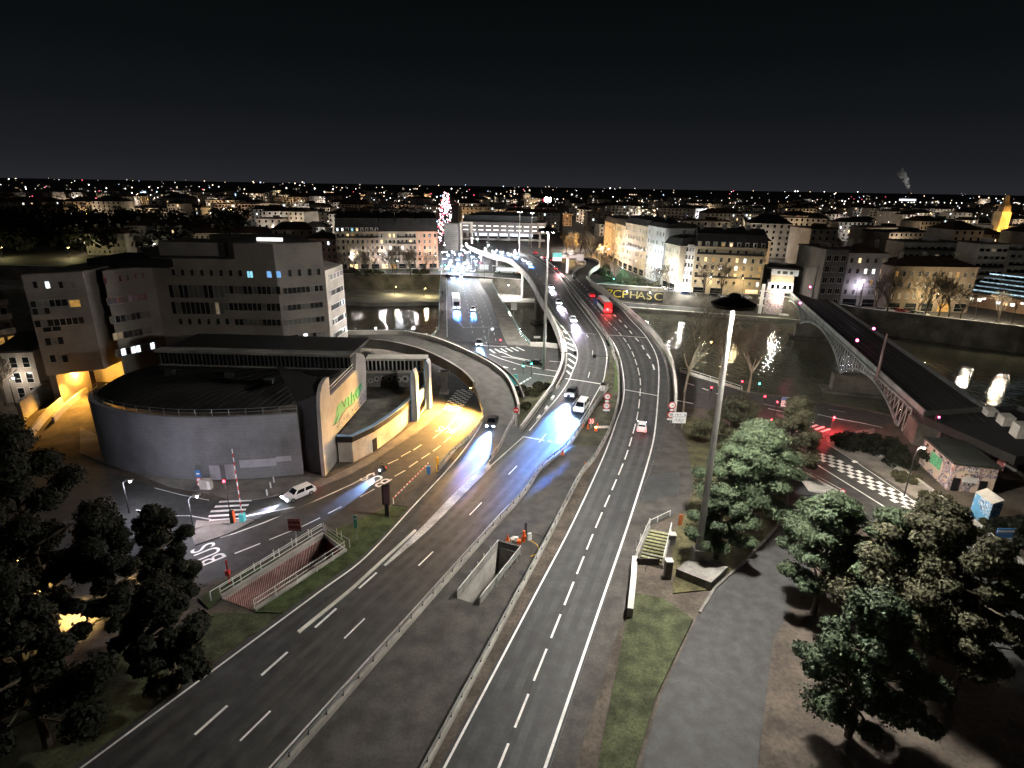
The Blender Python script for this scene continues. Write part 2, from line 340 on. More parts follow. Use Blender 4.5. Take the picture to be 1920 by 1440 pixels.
def paint(name, root, items, m=None):
    b = MB(); bv = None
    if root is not None and root.name.startswith('motorway'): bv = BVHTree.FromPolygons([v.co for v in root.data.vertices], [tuple(p.vertices) for p in root.data.polygons])
    for it in items:
        if bv and it[0] == 'l': it = ('l', resample(it[1], max(int(length(it[1]) / 1.2), 2)), it[2])
        if it[0] == 'g': b.strip(resample(it[1], 70), resample(it[2], 70)); continue
        k = it[0]
        if k == 'l': b.ribbon(it[1], it[2])
        elif k == 'd':
            pts, w, on, off = it[1:5]; n = max(int(length(pts) / .5), 2); q = resample(pts, n); s = it[5] if len(it) > 5 else 0.0; i = 0
            acc = -s; seg = [];
            for a in range(n - 1):
                ph = acc % (on + off)
                if acc >= 0 and ph < on: seg.append(q[a])
                else:
                    if len(seg) > 1: b.ribbon(seg + [q[a]] if ph < on + .6 else seg, w)
                    seg = []
                acc += (q[a + 1] - q[a]).length
            if len(seg) > 1: b.ribbon(seg, w)
        elif k == 'p': b.poly(it[1])
    for i, v in enumerate(b.v):
        z = v[2]
        if bv:
            h = bv.ray_cast(Vector((v[0], v[1], 60)), Vector((0, 0, -1)))[0]
            if h is not None: z = h.z + .024
        b.v[i] = (v[0], v[1], z + .012)
    o = b.build(name, m or M['paint'], root); return o
def chk(A, B, side, c0, cw, ncol, step):
    d = (B - A); n = int(d.length / step); d.normalize(); s = Vector((d.y, -d.x, 0)) * side; out = []
    for i in range(n):
        for j in range(ncol):
            if (i + j) % 2 == 0:
                a = A + d * (i * step) + s * (c0 + j * cw)
                out.append(('p', [a, a + d * step, a + d * step + s * cw, a + s * cw]))
    return out
def zebra(ends, w): return [('l', L0(e), w) for e in ends]
paint('lane_marking', street, [
    ('l', L0([(702, 886), (660, 908), (607, 932), (555, 955), (495, 980), (440, 1000), (412, 1008)]), .22),
    ('l', L0([(552, 951), (515, 958), (475, 965), (460, 968)]), .25), ('l', L0([(395, 974), (355, 967), (312, 967), (255, 956)]), .22), ('l', L0([(392, 938), (340, 928), (290, 915)]), .15),
    ('l', L0([(727, 870), (747, 861)]), .2), ('l', L0([(752, 856), (770, 846)]), .2), ('l', L0([(775, 844), (790, 834)]), .2), ('l', L0([(812, 822), (840, 800), (857, 780)]), .16),
    ('l', L0([(790, 860), (806, 850)]), .2), ('l', L0([(767, 876), (783, 865)]), .2), ('l', L0([(740, 893), (760, 882)]), .2), ('l', L0([(717, 908), (735, 898)]), .2), ('l', L0([(812, 846), (826, 836)]), .2), ('l', L0([(832, 830), (846, 818)]), .2), ('l', L0([(851, 812), (864, 798)]), .2),
    ('l', L0([(675, 932), (702, 917)]), .2), ('l', L0([(615, 963), (640, 950)]), .2), ('l', L0([(565, 988), (600, 971)]), .16), ('l', L0([(505, 1012), (547, 995)]), .16), ('l', L0([(440, 1038), (488, 1019)]), .2), ('l', L0([(380, 1061), (416, 1046)]), .2),
    ('l', L0([(950, 650), (905, 648)]), .4), ('l', L0([(918, 664), (940, 673), (975, 684), (1010, 690)]), .3), ('l', L0([(930, 655), (960, 669), (1000, 677)]), .5), ('l', L0([(940, 668), (965, 672), (985, 676)]), .35), ('d', L0([(925, 682), (945, 688), (970, 693)]), .7, 1.6, 1.6),
    ('d', L0([(968, 724), (985, 714), (997, 707)]), .4, .8, .8), ('l', L0([(1000, 700), (1040, 706)]), .3), ('l', L0([(1005, 690), (1050, 697)]), .25), ('l', L0([(1030, 677), (1056, 679)]), .25),
    ] + zebra([((411, 941), (472, 938)), ((403, 950), (466, 947)), ((395, 959), (461, 955.5)), ((391, 968), (456, 964)), ((392, 976), (450, 973))], .5)
    + zebra([((918 + i * 10, 655 - i * .9), (928 + i * 11, 662 - i * .9)) for i in range(6)], .55) + chk(P(861, 772), P(893, 731), -1, 0, .8, 5, .8))
paint('kerb_line', street, [('l', L0([(834, 760), (820, 781), (774, 816), (724, 848), (691, 871), (649, 893), (598, 912)]), .22)], M['yellow'])
paint('road_patch', street, [('p', L0([(618, 952), (640, 942), (668, 936), (650, 947)])), ('p', L0([(500, 966), (555, 952), (607, 934), (570, 956), (520, 970)]))], M['asphalt_old'])
paint('lane_marking', rstreet, [
    ('l', L0([(1485, 842), (1560, 889), (1610, 920), (1658, 950), (1700, 980), (1760, 1025)]), .22), ('l', L0([(1533, 777), (1570, 785), (1620, 794), (1655, 802)]), .28), ('l', L0([(1551, 832), (1600, 863), (1680, 917), (1740, 958), (1800, 1003), (1900, 1085)]), .12),
    ('d', L0([(1290, 719), (1320, 729), (1355, 742)]), .5, 1.6, 2.2), ('l', L0([(1270, 751), (1300, 757)]), .6), ('l', L0([(1275, 697), (1292, 703), (1390, 731)]), .35),
    ('d', L0([(1488, 806), (1505, 815), (1530, 827)]), .45, 1.2, 1.1), ('l', L0([(1502, 824), (1515, 832)]), .2), ('l', L0([(1482, 824), (1500, 834)]), .12), ('l', L0([(1512, 838), (1533, 850)]), .15), ('d', L0([(1640, 880), (1720, 940), (1800, 1005), (1860, 1055)]), .12, 3, 6),
    ('l', L0([(1440, 766), (1480, 775)]), .3), ('l', L0([(1430, 757), (1500, 772)]), .15), ('d', L0([(1470, 752), (1540, 765), (1620, 779)]), .12, 3, 5),
    ('p', L0([(1596, 865), (1604, 862), (1610, 867), (1601, 868)])), ('p', L0([(1690, 927), (1697, 926), (1703, 931), (1694, 930)])), ('p', L0([(1803, 1020), (1815, 1024), (1818, 1031), (1806, 1028)])),
    ] + zebra([((1506, 797.5), (1524, 792)), ((1518, 801.5), (1533, 796.5)), ((1529, 805.5), (1545, 800)), ((1540, 809.5), (1557, 804))], .5) + chk(P(1516, 853), P(1725, 972), -1, .3, .85, 4, .95))
b = MB()                                                          # tar-sealed cracks on the right road
for k in range(34):
    a = P(1520 + (k % 17) * 13 + random.uniform(-8, 8), 893 + (k % 17) * 8.2 + random.uniform(-12, 12)); q = [a]
    for _ in range(5): q.append(q[-1] + Vector((random.uniform(-1.3, 1.3), random.uniform(-.9, .9), 0)))
    b.ribbon([p + Z(.012) for p in q], .11)
b.build('crack_seal', M['asphalt_dark'], rstreet)
# pavements, lawns, service yard
_pm = {}
def posts(root, pts, h, w, m, z0=0.0, name='post'):
    k = (round(h, 3), round(w, 3), m.name)
    if k not in _pm: _pm[k] = MB().box((0, 0, h / 2), (w, w, h)).mesh('post', m)
    for p in pts:
        o = bpy.data.objects.new(name, _pm[k]); COL.objects.link(o); o.parent = root; o.location = p + Z(z0) - root.location
def pav(pts, m='pave', z=.12, name='pavement', kind='structure', **k): return sheet(name, L0(pts, z), z, M[m], kind=kind, skirt=.2, **k)
pav([(832, 735), (837, 757), (822, 780), (775, 815), (725, 847), (692, 870), (650, 892), (600, 912), (540, 924), (480, 936), (440, 937), (392, 925), (392, 903), (570, 893), (612, 897), (664, 872), (702, 850), (752, 813), (789, 783), (802, 760)])
pav([(392, 903), (392, 925), (320, 912), (250, 886), (150, 850), (150, 800), (215, 830), (290, 880), (360, 897)], 'conc_dark')
pav([(365, 1022), (430, 1000), (478, 975), (458, 971), (430, 985), (395, 980), (358, 998)], 'pave')
pav([(365, 990), (392, 984), (450, 978), (458, 972), (420, 974), (392, 977), (368, 975)], 'slabs', .125, 'traffic_island')
sheet('lawn', L0([(735, 947), (775, 953), (770, 960), (700, 1032), (640, 1090), (560, 1150), (478, 1147), (649, 1034), (607, 1002.5), (642, 988), (702, 961)], .1), .1, M['grass'], kind='stuff', skirt=.15)
sheet('lawn', L0([(605, 1003.5), (414, 1122), (390, 1140), (372, 1122), (420, 1089), (497, 1057), (560, 1027)], .1), .1, M['grass'], kind='stuff', skirt=.15)
pav([(735, 946), (775, 951), (822, 893), (850, 862), (838, 853), (815, 883)], 'asphalt_old', .08, 'verge')
yard = extend(L0([(905, 1010), (822, 1106)], .26), b=30)[-1]; yard2 = extend(L0([(1030, 1012), (977, 1106)], .26), b=30)[-1]
sheet('service_yard', L0([(1066, 838), (1012, 880), (987, 918), (905, 1010), (822, 1106)], .26) + [yard, yard2] + L0([(977, 1106), (1030, 1012), (1085, 900), (1110, 858), (1122, 838)], .26), .26, M['asphalt_old'], holes=[PIT])
b = MB().strip(LZ([(1066, 836), (1098, 778), (1124, 734), (1136, 700), (1141, 672), (1138, 650)]), LZ([(1122, 836), (1150, 790), (1162, 745), (1164, 700), (1160, 668), (1150, 648)])); tag(b.build('median_verge', mat('scrubby_verge', (.060, .058, .036), .95, .4, 4, .5, stain=.5)), kind='stuff')
b = MB().strip(LZ([(1150, 736), (1153, 700), (1152, 672)]), LZ([(1160, 736), (1161, 700), (1158, 672)]))
for i, v in enumerate(b.v): b.v[i] = (v[0], v[1], v[2] + .3)
tag(b.build('median_grass', mat('bright_turf', (.060, .092, .026), .95, .4, 6, .5)), kind='stuff')
for i, v in enumerate(b.v): pass
re_ = extend(L0([(1190, 1010), (1146, 1106)], .2), b=32)[-1]
sheet('hard_shoulder', L0([(1222, 862), (1172, 1000), (1137, 1106)], .2) + [extend(L0([(1172, 1000), (1137, 1106)], .2), b=32)[-1], re_ + Vector((4, 0, 0))] + L0([(1183, 1106), (1188, 1058), (1214, 988), (1256, 968), (1285, 955), (1300, 905), (1296, 880), (1293, 858)], .2), .2, M['asphalt_old'], holes=[])
b = MB().strip([p - Z(.04) for p in LZ([(1254, 752), (1251, 770), (1246, 792), (1237, 822), (1222, 862)])], [P(1264, 768, 1.2), P(1270, 785, .8), P(1278, 805, .55), P(1287, 830, .35), P(1293, 860, .205)]); tag(b.build('shoulder_taper', M['asphalt_old']), kind='structure')
paint('repair_patch', None, [('p', L0([(1216, 890), (1274, 885), (1273, 925), (1200, 943)], .2))], M['asphalt_dark']); bpy.data.objects['repair_patch']['kind'] = 'structure'
sheet('park_lawn', L0([(1258, 772), (1300, 782), (1400, 805), (1480, 890), (1476, 945), (1455, 990), (1400, 1050), (1340, 1104), (1262, 1112), (1262, 1000), (1290, 955), (1303, 905), (1292, 850), (1268, 800)], .1), .1, mat('leafy_lawn', (.075, .068, .032), .95, .5, 4, .5, stain=.5), kind='stuff', skirt=.15)
sheet('park_path', L0([(1476, 945), (1455, 990), (1400, 1050), (1340, 1106), (1310, 1150), (1240, 1300), (1200, 1440), (1420, 1440), (1450, 1200), (1530, 1050), (1560, 960), (1545, 935), (1484, 890)], .03), .03, M['asphalt'])
tag(MB().wall(L0([(1480, 890), (1476, 945), (1455, 990), (1400, 1050), (1340, 1104), (1312, 1150)], .0), .22, .3).build('park_kerb', M['conc_dark']), 'curved concrete kerb round the lawn under the lamp mast', 'kerb')
tag(MB().wall(L0([(1637, 850), (1662, 868), (1720, 906), (1780, 951), (1830, 988), (1880, 1031), (1920, 1066), (1990, 1130)], 0), .7, .5).build('roadside_wall', M['conc']), 'low rubble wall along the right edge of the river road', 'low wall')
pav([(1550, 829), (1549, 820), (1567, 813), (1640, 803), (1636, 850), (1662, 869), (1720, 908), (1780, 953), (1830, 990), (1920, 1070), (1920, 1092), (1800, 995), (1720, 937), (1640, 883), (1577, 847)], 'pave', .1)
pav([(1455, 775), (1480, 781), (1528, 788), (1492, 797), (1470, 792)], 'pave', .12, 'traffic_island')
b = MB(); tri = L0([(1489, 880), (1578, 930), (1518, 921)]); b.wall(tri[:2], .5, .35).wall([tri[1], tri[2]], .35, .3).wall([tri[2], tri[0]], .35, .3)
for q in ((1500, 887), (1517, 899), (1531, 908)): b.tube([P(*q), P(*q) + Z(1.0)], .08)
b.tube([P(1489, 880) + Z(.95), P(1578, 930) + Z(.95)], .07)
b.poly([p + Z(.03) for p in tri])
tag(b.build('triangular_traffic_island', M['conc_light']), 'pale triangular traffic island with low railing beside the river road', 'traffic island')
# ------------------------------------------------------------------ the elevated motorway
def deck(name, L, R, n, th, m, side=None):
    L, R = resample(L, n * 2), resample(R, n * 2); b = MB()
    for k in range(6): b.strip([p.lerp(q, k / 6) for p, q in zip(L, R)], [p.lerp(q, (k + 1) / 6) for p, q in zip(L, R)], 0)
    Lb, Rb = [p - Z(th) for p in L], [p - Z(th) for p in R]; b.strip(Lb, L, 1); b.strip(R, Rb, 1); b.strip(Rb, Lb, 1)
    o = b.build(name, [m, side or M['conc']]); tag(o, kind='structure'); return o
LLINE = [(915, 474), (937, 481), (966, 494), (985, 510), (1003, 538), (1022, 570), (1042, 599), (1062, 622), (1074, 640), (1080, 652), (1083, 665), (1080, 681), (1072, 700), (1066, 715), (1052, 737), (1020, 775), (982, 819), (950, 848), (917, 876)]
RLINE = [(965, 470), (993, 478), (1017, 491), (1044, 514), (1075, 560), (1101, 595), (1120, 620), (1131, 640), (1137, 659), (1138, 672), (1135, 694), (1131, 715), (1120, 734), (1095, 779), (1064, 819), (1025, 868), (984, 918), (942, 960), (900, 1006), (812, 1103)]
LWALL = [(872, 458), (886, 466), (905, 474), (922, 480), (952, 487), (971, 501), (988, 517), (1001, 536), (1013, 561), (1030, 588), (1043, 615), (1051, 638), (1055, 655), (1056, 672), (1053, 688), (1046, 706), (1033, 733), (1010, 762), (975, 812)]
lw = LZ(LWALL); rl = LZ([(925, 455), (948, 461), (972, 469), (999, 477), (1024, 490), (1049, 512), (1080, 557), (1106, 593), (1125, 619), (1136, 640), (1142, 659), (1143, 673), (1140, 695), (1136, 716), (1125, 736), (1100, 779), (1069, 820)])
motor = deck('motorway', lw, rl, 60, 1.1, M['asphalt'])
lo_l = extend(LZ([(975, 812), (917, 868), (905, 878)]) , 0, 0)
Lb_l = extend(LZ([(898, 786), (852, 860), (775, 942), (680, 1040), (590, 1106)]), b=34)
Lb_r = extend(LZ([(1069, 820), (1030, 868), (989, 918), (905, 1008), (817, 1105)]), b=34)
motor2 = deck('motorway', Lb_l, Lb_r, 30, .5, M['asphalt'])
lr_ = extend(LZ(RLINE), b=30); rampl = extend(LZ([(905, 790), (896, 808), (857, 860), (780, 944), (680, 1050), (607, 1104)]), b=30)
paint('lane_marking', motor, [('l', resample(LZ(LLINE), 60), .2), ('l', resample(lr_[:17], 60), .2), ('d', LZ([(1000, 505), (1030, 545), (1060, 583), (1085, 610), (1100, 628), (1110, 650), (1110, 677), (1102, 710), (1090, 737), (1050, 785)]), .17, 3, 10),
    ('l', LZ([(1060, 710), (1095, 715), (1131, 721)]), .35), ('l', LZ([(1057, 622), (1080, 623), (1118, 627)]), .2)] + [('l', LZ(e), .55) for e in (((1051, 610), (1056, 614)), ((1056, 620), (1063, 626)), ((1059, 632), (1070, 638)), ((1061, 642), (1076, 649)), ((1063, 651), (1080, 659)), ((1065, 662), (1081, 672)), ((1066, 673), (1079, 683)), ((1064, 684), (1075, 692)), ((1062, 695), (1071, 703)))])
paint('lane_marking', motor2, [('l', resample(lr_[15:], 30), .2), ('l', LZ([(982, 819), (950, 848), (917, 876)]), .18), ('d', extend(LZ([(1028, 810), (1007, 834), (942, 902), (857, 990), (747, 1098)]), b=30), .17, 3.2, 9.2, 1.0),
    ('l', resample(rampl, 40), .2), ('l', LZ([(950, 805), (937, 838), (917, 866)]), .18), ('d', extend(LZ([(722, 1060), (685, 1093)]), b=32), .25, 3, 3.6, 1.4), ('l', LZ([(983, 820), (1018, 826), (1054, 832)]), .3)])
paint('gore_paint', motor2, [('g', LZ([(916, 867), (862, 915), (795, 984), (719, 1060)]), LZ([(921, 876), (868, 929), (801, 996), (723, 1062)]))], M['paint_old'])
paint('joint_line', motor2, [('l', LZ([(945, 897), (1000, 904)]), .12)], M['asphalt_old'])
# right carriageway
RL_L = [(912, 452), (935, 458), (958, 466), (985, 474), (1012, 489), (1040, 509), (1066, 540), (1096, 576), (1117, 600), (1136, 625), (1147, 642), (1158, 664), (1165, 692), (1167, 717), (1167, 740), (1162, 765), (1154, 787), (1143, 819), (1122, 862), (1068, 985), (1004, 1104)]
RL_R = [(985, 460), (1012, 471), (1040, 484), (1062, 500), (1080, 514), (1100, 530), (1127, 551), (1150, 566), (1175, 586), (1200, 607), (1225, 636), (1244, 668), (1250, 700), (1256, 740), (1253, 765), (1248, 790), (1240, 819), (1226, 862), (1180, 985), (1141, 1104)]
motor3 = deck('motorway', extend(LZ(RL_L), b=32), extend(LZ(RL_R), b=32), 70, 1.1, M['asphalt'])
rll = extend(LZ([(958, 467), (985, 475), (1013, 490), (1041, 510), (1067, 541), (1097, 577), (1118, 601), (1138, 626), (1149, 641), (1160, 663), (1167, 692), (1170, 717), (1170, 740), (1165, 765), (1157, 787), (1146, 819), (1130, 860), (1072, 985), (1010, 1103)]), b=30)
rlr = extend(LZ([(1102, 527), (1144, 562), (1165, 580), (1181, 598), (1202, 620), (1217, 640), (1230, 665), (1235, 690), (1234, 740), (1227, 815), (1216, 862), (1180, 977), (1137, 1103)]), b=30)
paint('lane_marking', motor3, [('l', resample(rll, 80), .2), ('l', resample(rlr, 80), .24), ('d', extend(LZ([(1035, 497), (1060, 518), (1077, 535), (1094, 552), (1112, 572), (1137, 600), (1156, 619), (1177, 645), (1190, 672), (1200, 710), (1200, 740), (1195, 780), (1187, 812), (1172, 860), (1115, 994), (1071, 1103)]), b=30), .2, 3.7, 1.5),
    ('d', LZ([(1085, 527), (1104, 546), (1130, 570), (1156, 595), (1176, 615), (1190, 632), (1202, 645), (1210, 659), (1219, 672), (1225, 687), (1230, 706)]), .36, 3, 3.2), ('l', LZ([(1172, 731), (1200, 736), (1233, 742)]), .25), ('l', LZ([(1140, 628), (1175, 630), (1211, 633)]), .25), ('p', LZ([(1074, 517), (1082, 525), (1086, 529), (1080, 519), (1079, 512)]))])
paint('resurfaced_lane', motor3, [('g', extend(LZ([(1121, 866), (1068, 988), (1006, 1104)]), b=31), extend(LZ([(1217, 878), (1179, 985), (1140, 1104)]), b=31))], M['asphalt_dark'])
for v in bpy.data.objects['resurfaced_lane'].data.vertices: v.co.z -= .018

# exit loop
XC = [(1093, 533), (1089, 524), (1090, 514), (1098, 506), (1108, 500), (1111, 494), (1104, 489), (1090, 485), (1070, 482), (1048, 478)]
xc = resample([P(x, y, 6.5) for x, y in XC], 40); xl, xr = offset(xc, -3.2), offset(xc, 3.2)
b = MB(); b.strip(xl, xr, 0); b.strip([p - Z(.9) for p in xl], xl, 1); b.strip(xr, [p - Z(.9) for p in xr], 1); tag(b.build('exit_loop', [M['asphalt'], M['conc']]), kind='structure')
def barrier(name, pts, h, w, m, label, cat='parapet', z0=0.0, n=0, sub=None):
    pts = resample(pts, n) if n else pts
    o = MB().wall(pts, h, w, z0=z0).build(name, m); return tag(o, label, cat)
barrier('parapet', [p for p in offset(xc, 3.4)][2:], 1.1, .35, M['conc_light'], 'pale curling parapet round the exit loop across the river', z0=-.9)
barrier('parapet', [p for p in offset(xc, -3.4)][5:], .9, .35, M['conc_light'], 'inner pale parapet of the small exit loop', z0=-.9)
RPAR = [(1100, 522), (1112, 533), (1131, 545), (1150, 561), (1175, 581), (1200, 602), (1219, 620), (1236, 640), (1253, 665), (1263, 697), (1267, 740), (1266, 768)]
barrier('parapet', LZ(RPAR), 1.0, .45, M['conc_light'], 'long pale outer parapet of the right carriageway curving over the river', z0=-1.6, n=50)
b = MB(); q = resample([p + Vector((-1.4, 0, 0)) for p in LZ(RPAR[3:])], 50); b.wall(q, .75, .25)
tag(b.build('crash_wall', M['conc_dark']), 'dark inner crash wall beside the outer parapet of the right carriageway', 'crash barrier')
barrier('parapet', [p - Z(.0) for p in LZ(LWALL[:17])], 1.0, .5, M['conc_light'], 'pale left parapet of the oncoming carriageway over the river', z0=-1.6, n=60)
q = resample(LZ([(1043, 612), (1053, 628), (1059, 645), (1062, 662), (1061, 688), (1056, 706), (1044, 728)]), 40)
barrier('crash_wall', q, .7, .3, M['conc'], 'inner kerb wall edging the hatched island of the oncoming carriageway', 'crash barrier')
# tall retaining wall on the left of the oncoming lanes and white marker blocks in front of it
q = resample(LZ([(1036, 730), (1012, 762), (976, 811)]), 12); tag(MB().wall(q, 1.3, .35).build('retaining_wall', M['conc_light']), 'pale retaining wall left of the oncoming lanes below the bushes', 'retaining wall')
for i, (x, y) in enumerate(((1046, 728), (1036, 748), (1024, 768), (1010, 785))):
    c = P(x, y, zh(y)); d = (P(1010, 785, 1) - P(1046, 728, 2.5)).normalized(); o = MB().box(c + Z(.25), (1.6, .35, .5), math.atan2(d.y, d.x)).build('barrier_block', M['white'])
    tag(o, 'white concrete block in the row along the retaining wall left of the oncoming lanes', 'barrier block', 'white blocks beside the oncoming lanes')
# guard rails beside the yard: concrete base + steel rail on posts
def guardrail(name, pts, label, base=.45, rail=True, n=0, m='conc', post=2.0):
    pts = resample(pts, n) if n else pts; t = thing(name, label, 'guard rail', pts[0])
    if base: MB().wall(pts, base, .4).build('concrete_base', M[m], t)
    if rail:
        MB().wall([p + Z(base + .28) for p in pts], .28, .09).build('rail', M['steel'], t); 
        posts(t, resample(pts, min(max(int(length(pts) / post), 2), 60)), .55, .12, M['dark_steel'], base)
    return t
guardrail('guard_rail', extend(LZ([(1140, 728), (1104, 780), (1068, 834), (1014, 880), (988, 920), (908, 1010), (824, 1106)]), b=28), 'guard rail on concrete base between the oncoming lanes and the service yard', n=40)
guardrail('guard_rail', extend(LZ([(1148, 660), (1158, 690), (1160, 720), (1160, 745), (1150, 788), (1138, 818), (1112, 864), (1090, 890), (1026, 1014), (978, 1104)]), b=28), 'long guard rail along the left edge of the outgoing carriageway', n=50)
guardrail('guard_rail', LZ([(1012, 484), (1040, 504), (1066, 536), (1096, 573), (1117, 600), (1135, 626), (1146, 648), (1152, 668)]), 'central guard rail on the motorway viaduct over the river', n=40, m='conc_dark')
q = LZ([(905, 772), (904, 786), (882, 820), (842, 858), (822, 882)])
guardrail('guard_rail', q, 'bent steel guard rail where the curved slip road meets the bus street', n=20)
q = LZ([(967, 780), (948, 815), (935, 843), (920, 862)]); guardrail('guard_rail', q, 'short guard rail on the point between slip road and oncoming lanes', base=.3, n=12)
tag(MB().wall(L0([(779, 998), (745, 1030), (660, 1108), (560, 1190)], .05), .4, .3).build('verge_kerb', M['conc_light']), 'pale broken kerb between grass bank and motorway edge line', 'kerb')
# slip road viaduct
SO = [(-200, 640, 7.0), (500, 622, 6.6), (655, 627, 6.4), (750, 627, 6.3), (810, 638, 6.1), (855, 655, 5.8), (900, 676, 5.2), (935, 698, 4.4), (955, 719, 3.6), (966, 745, 2.6), (972, 770, 1.6), (968, 798, .9), (950, 830, .6)]
SI = [(-200, 655, 7.0), (500, 634, 6.6), (655, 640, 6.4), (725, 645, 6.3), (785, 659, 6.1), (830, 678, 5.8), (866, 700, 5.2), (889, 724, 4.3), (899, 748, 3.3), (904, 770, 2.2), (902, 790, 1.2), (890, 812, .7), (880, 830, .5)]
so_, si_ = resample([P(*p) for p in SO[1:]], 60), resample([P(*p) for p in SI[1:]], 60)
b = MB(); b.strip(si_, so_, 0); b.strip([p - Z(1.0) for p in si_], si_, 1); b.strip(so_, [p - Z(1.0) for p in so_], 1); b.strip([p - Z(1.0) for p in so_], [p - Z(1.0) for p in si_], 1)
slip = tag(b.build('slip_road', [mat('slip_asphalt', (.10, .095, .085), .8, .15, 5, .2), M['conc']]), kind='structure')
tag(MB().wall(so_[:52], 1.0, .5, z0=-1.3).build('parapet', M['conc_light']), 'outer pale parapet of the curved slip road viaduct', 'parapet')
tag(MB().wall(offset(so_[:50], -1.6), .55, .3).build('crash_wall', M['conc_dark']), 'dark crash wall inside the outer parapet of the slip road', 'crash barrier')
t = thing('parapet', 'inner ribbed parapet of the curved slip road viaduct', 'parapet', si_[0])
b = MB().wall(si_[:46], .85, .45, z0=-1.4)
for p in resample(offset(si_[:46], .28), 150): b.box(p - Z(.2), (.12, .12, 2.1), mi=1)
b.build('wall', [M['ribbed'], M['conc_dark']], t)
def pier(x, y, w, d, z1, label, rz=0.0):
    c = P(x, y); t = thing('pier', label, 'pier', c); MB().box(c + Z(z1 / 2), (w, d, z1), rz).build('shaft', M['conc_dark'], t); MB().box(c + Z(.2), (w + .7, d + .7, .4), rz).build('footing', M['conc'], t)
    MB().box(c + Z(z1 - .35), (w + 1.2, d + .4, .7), rz).build('pier_cap', M['conc_dark'], t)
pier(833, 737, 1.2, 1.6, 4.9, 'dark concrete pier under the slip road bend, beside the bus street'); pier(690, 700, 1.6, 1.6, 5.2, 'concrete pier under the straight slip road near the pale office wing')
for (x, y, lab) in ((1050, 625, 'first'), (1022, 585, 'second'), (1000, 552, 'third')):
    pass
def riverpier(c, ang, L_, z1, label):
    t = thing('river_pier', label, 'pier', Vector((c.x, c.y, -8))); MB().box(Vector((c.x, c.y, (z1 - 9) / 2)), (L_, 2.2, z1 + 9), ang).build('shaft', M['conc'], t); MB().box(Vector((c.x, c.y, -7.6)), (L_ + 2, 4, 1.6), ang).build('footing', M['conc_dark'], t)
for k, (i, lab) in enumerate(((14, 'motorway viaduct pier in the river nearest the far bank'), (24, 'motorway viaduct pier standing mid river'), (33, 'motorway viaduct pier in the river nearest the near bank'))):
    a, c = resample(lw, 60)[i], resample(rl, 60)[i]; d = c - a; riverpier((a + c) / 2 + d.normalized() * 8, math.atan2(d.y, d.x), d.length + 14, 5.2, lab)
# embankment wedge with turf
E = [P(962, 735, .15), P(1000, 722, .2), P(1035, 712, .6), P(1034, 735, 2.9), P(1012, 762, 2.3), P(977, 810, 1.3), P(974, 795, .8), P(970, 765, .5)]
b = MB(); c = P(1000, 752, 2.2); b.add(E + [c], [(i, (i + 1) % 8, 8) for i in range(8)]); tag(b.build('embankment', mat('brush_earth', (.085, .085, .045), .95, .5, 3, .6)), kind='structure')
# ------------------------------------------------------------------ street bridge
BL = [(806, 638), (823, 621), (825, 532), (828, 512)]; BR = [(926, 512), (922, 532), (935, 557), (960, 597), (976, 628), (994, 648)]
bz = .06
bp_ = L0(BL, bz) + L0(BR, bz); bridge = sheet('street_bridge', bp_, bz, M['asphalt_wet'], kind='structure', skirt=1.5)
sheet('bridge_pavement', L0(BL, .2) + L0([(836, 512), (836, 540), (837, 632), (832, 643)], .2), .2, M['pave'], skirt=.2)
sheet('bridge_pavement', L0([(897, 512), (901, 532), (920, 562), (940, 620), (952, 646)], .2) + L0(BR[::-1], .2), .2, M['slabs'], skirt=.2)
paint('lane_marking', bridge, [('l', L0([(836.6, 520), (837.2, 545), (838.5, 632)], bz), .25), ('d', L0([(866, 530), (877, 575), (887, 630)], bz), .16, 3, 4), ('d', L0([(876, 530), (890, 565), (903, 600), (912, 645)], bz), .16, 3, 4), ('d', L0([(889, 532), (905, 562), (920, 600), (930, 640)], bz), .16, 3, 4), ('l', L0([(903, 532), (921, 562), (941, 622), (951, 644)], bz), .2), ('l', L0([(868, 614), (936, 613)], bz), .25)])
def railing(name, pts, label, h=1.0, m='rail_white', post=2.0, r=.045, bars=3, root=None):
    t = thing(name, label, 'railing', pts[0]); b = MB()
    for k in range(bars): b.tube([p + Z(h * (k + 1) / bars) for p in pts], r, 4)
    b.build('rail', M[m], t)
    q = resample(pts, max(int(length(pts) / post) + 1, 2)) if len(pts) > 2 else [pts[0].lerp(pts[1], k / max(int(length(pts) / post), 1)) for k in range(max(int(length(pts) / post), 1) + 1)]
    posts(t, q, h, r * 1.6, M[m]); return t
M['rail_cyan'] = mat('pale_cyan_railing', (.45, .62, .62), .5, .1, 4)
for e, lab in ((BL[:2], 'short pale railing on the splayed corner of the street bridge'), (BL[1:], 'pale railing along the upstream edge of the street bridge')):
    railing('bridge_railing', [P(x, y, .2) for x, y in e], lab, 1.1, 'rail_cyan', 2.5, .07, 2)
railing('bridge_railing', [P(x, y, .2) for x, y in BR[:0:-1]], 'dark and pale railing along the downstream edge of the street bridge', 1.1, 'rail_cyan', 2.5, .07, 2)
for k, y in enumerate((598, 558)):
    a, c = P(826, y), P({598: 960, 558: 935}[y], y + 1); d = c - a; riverpier((a + c) / 2, math.atan2(d.y, d.x), d.length + 1, -1.4, ('street bridge pier in the river nearer the camera', 'street bridge pier in the river nearer the far bank')[k])
tag(MB().wall(L0([(994, 649), (1020, 650), (1046, 653)]), 1.2, .6).build('bank_parapet', M['conc_light']), 'bright pale parapet on the near bank between bridge and viaduct', 'parapet')
railing('quay_railing', L0([(500, 640), (655, 637), (760, 637), (806, 639)]), 'railing along the near quay behind the slip road', 1.1, 'rail_white', 3, .05, 2)

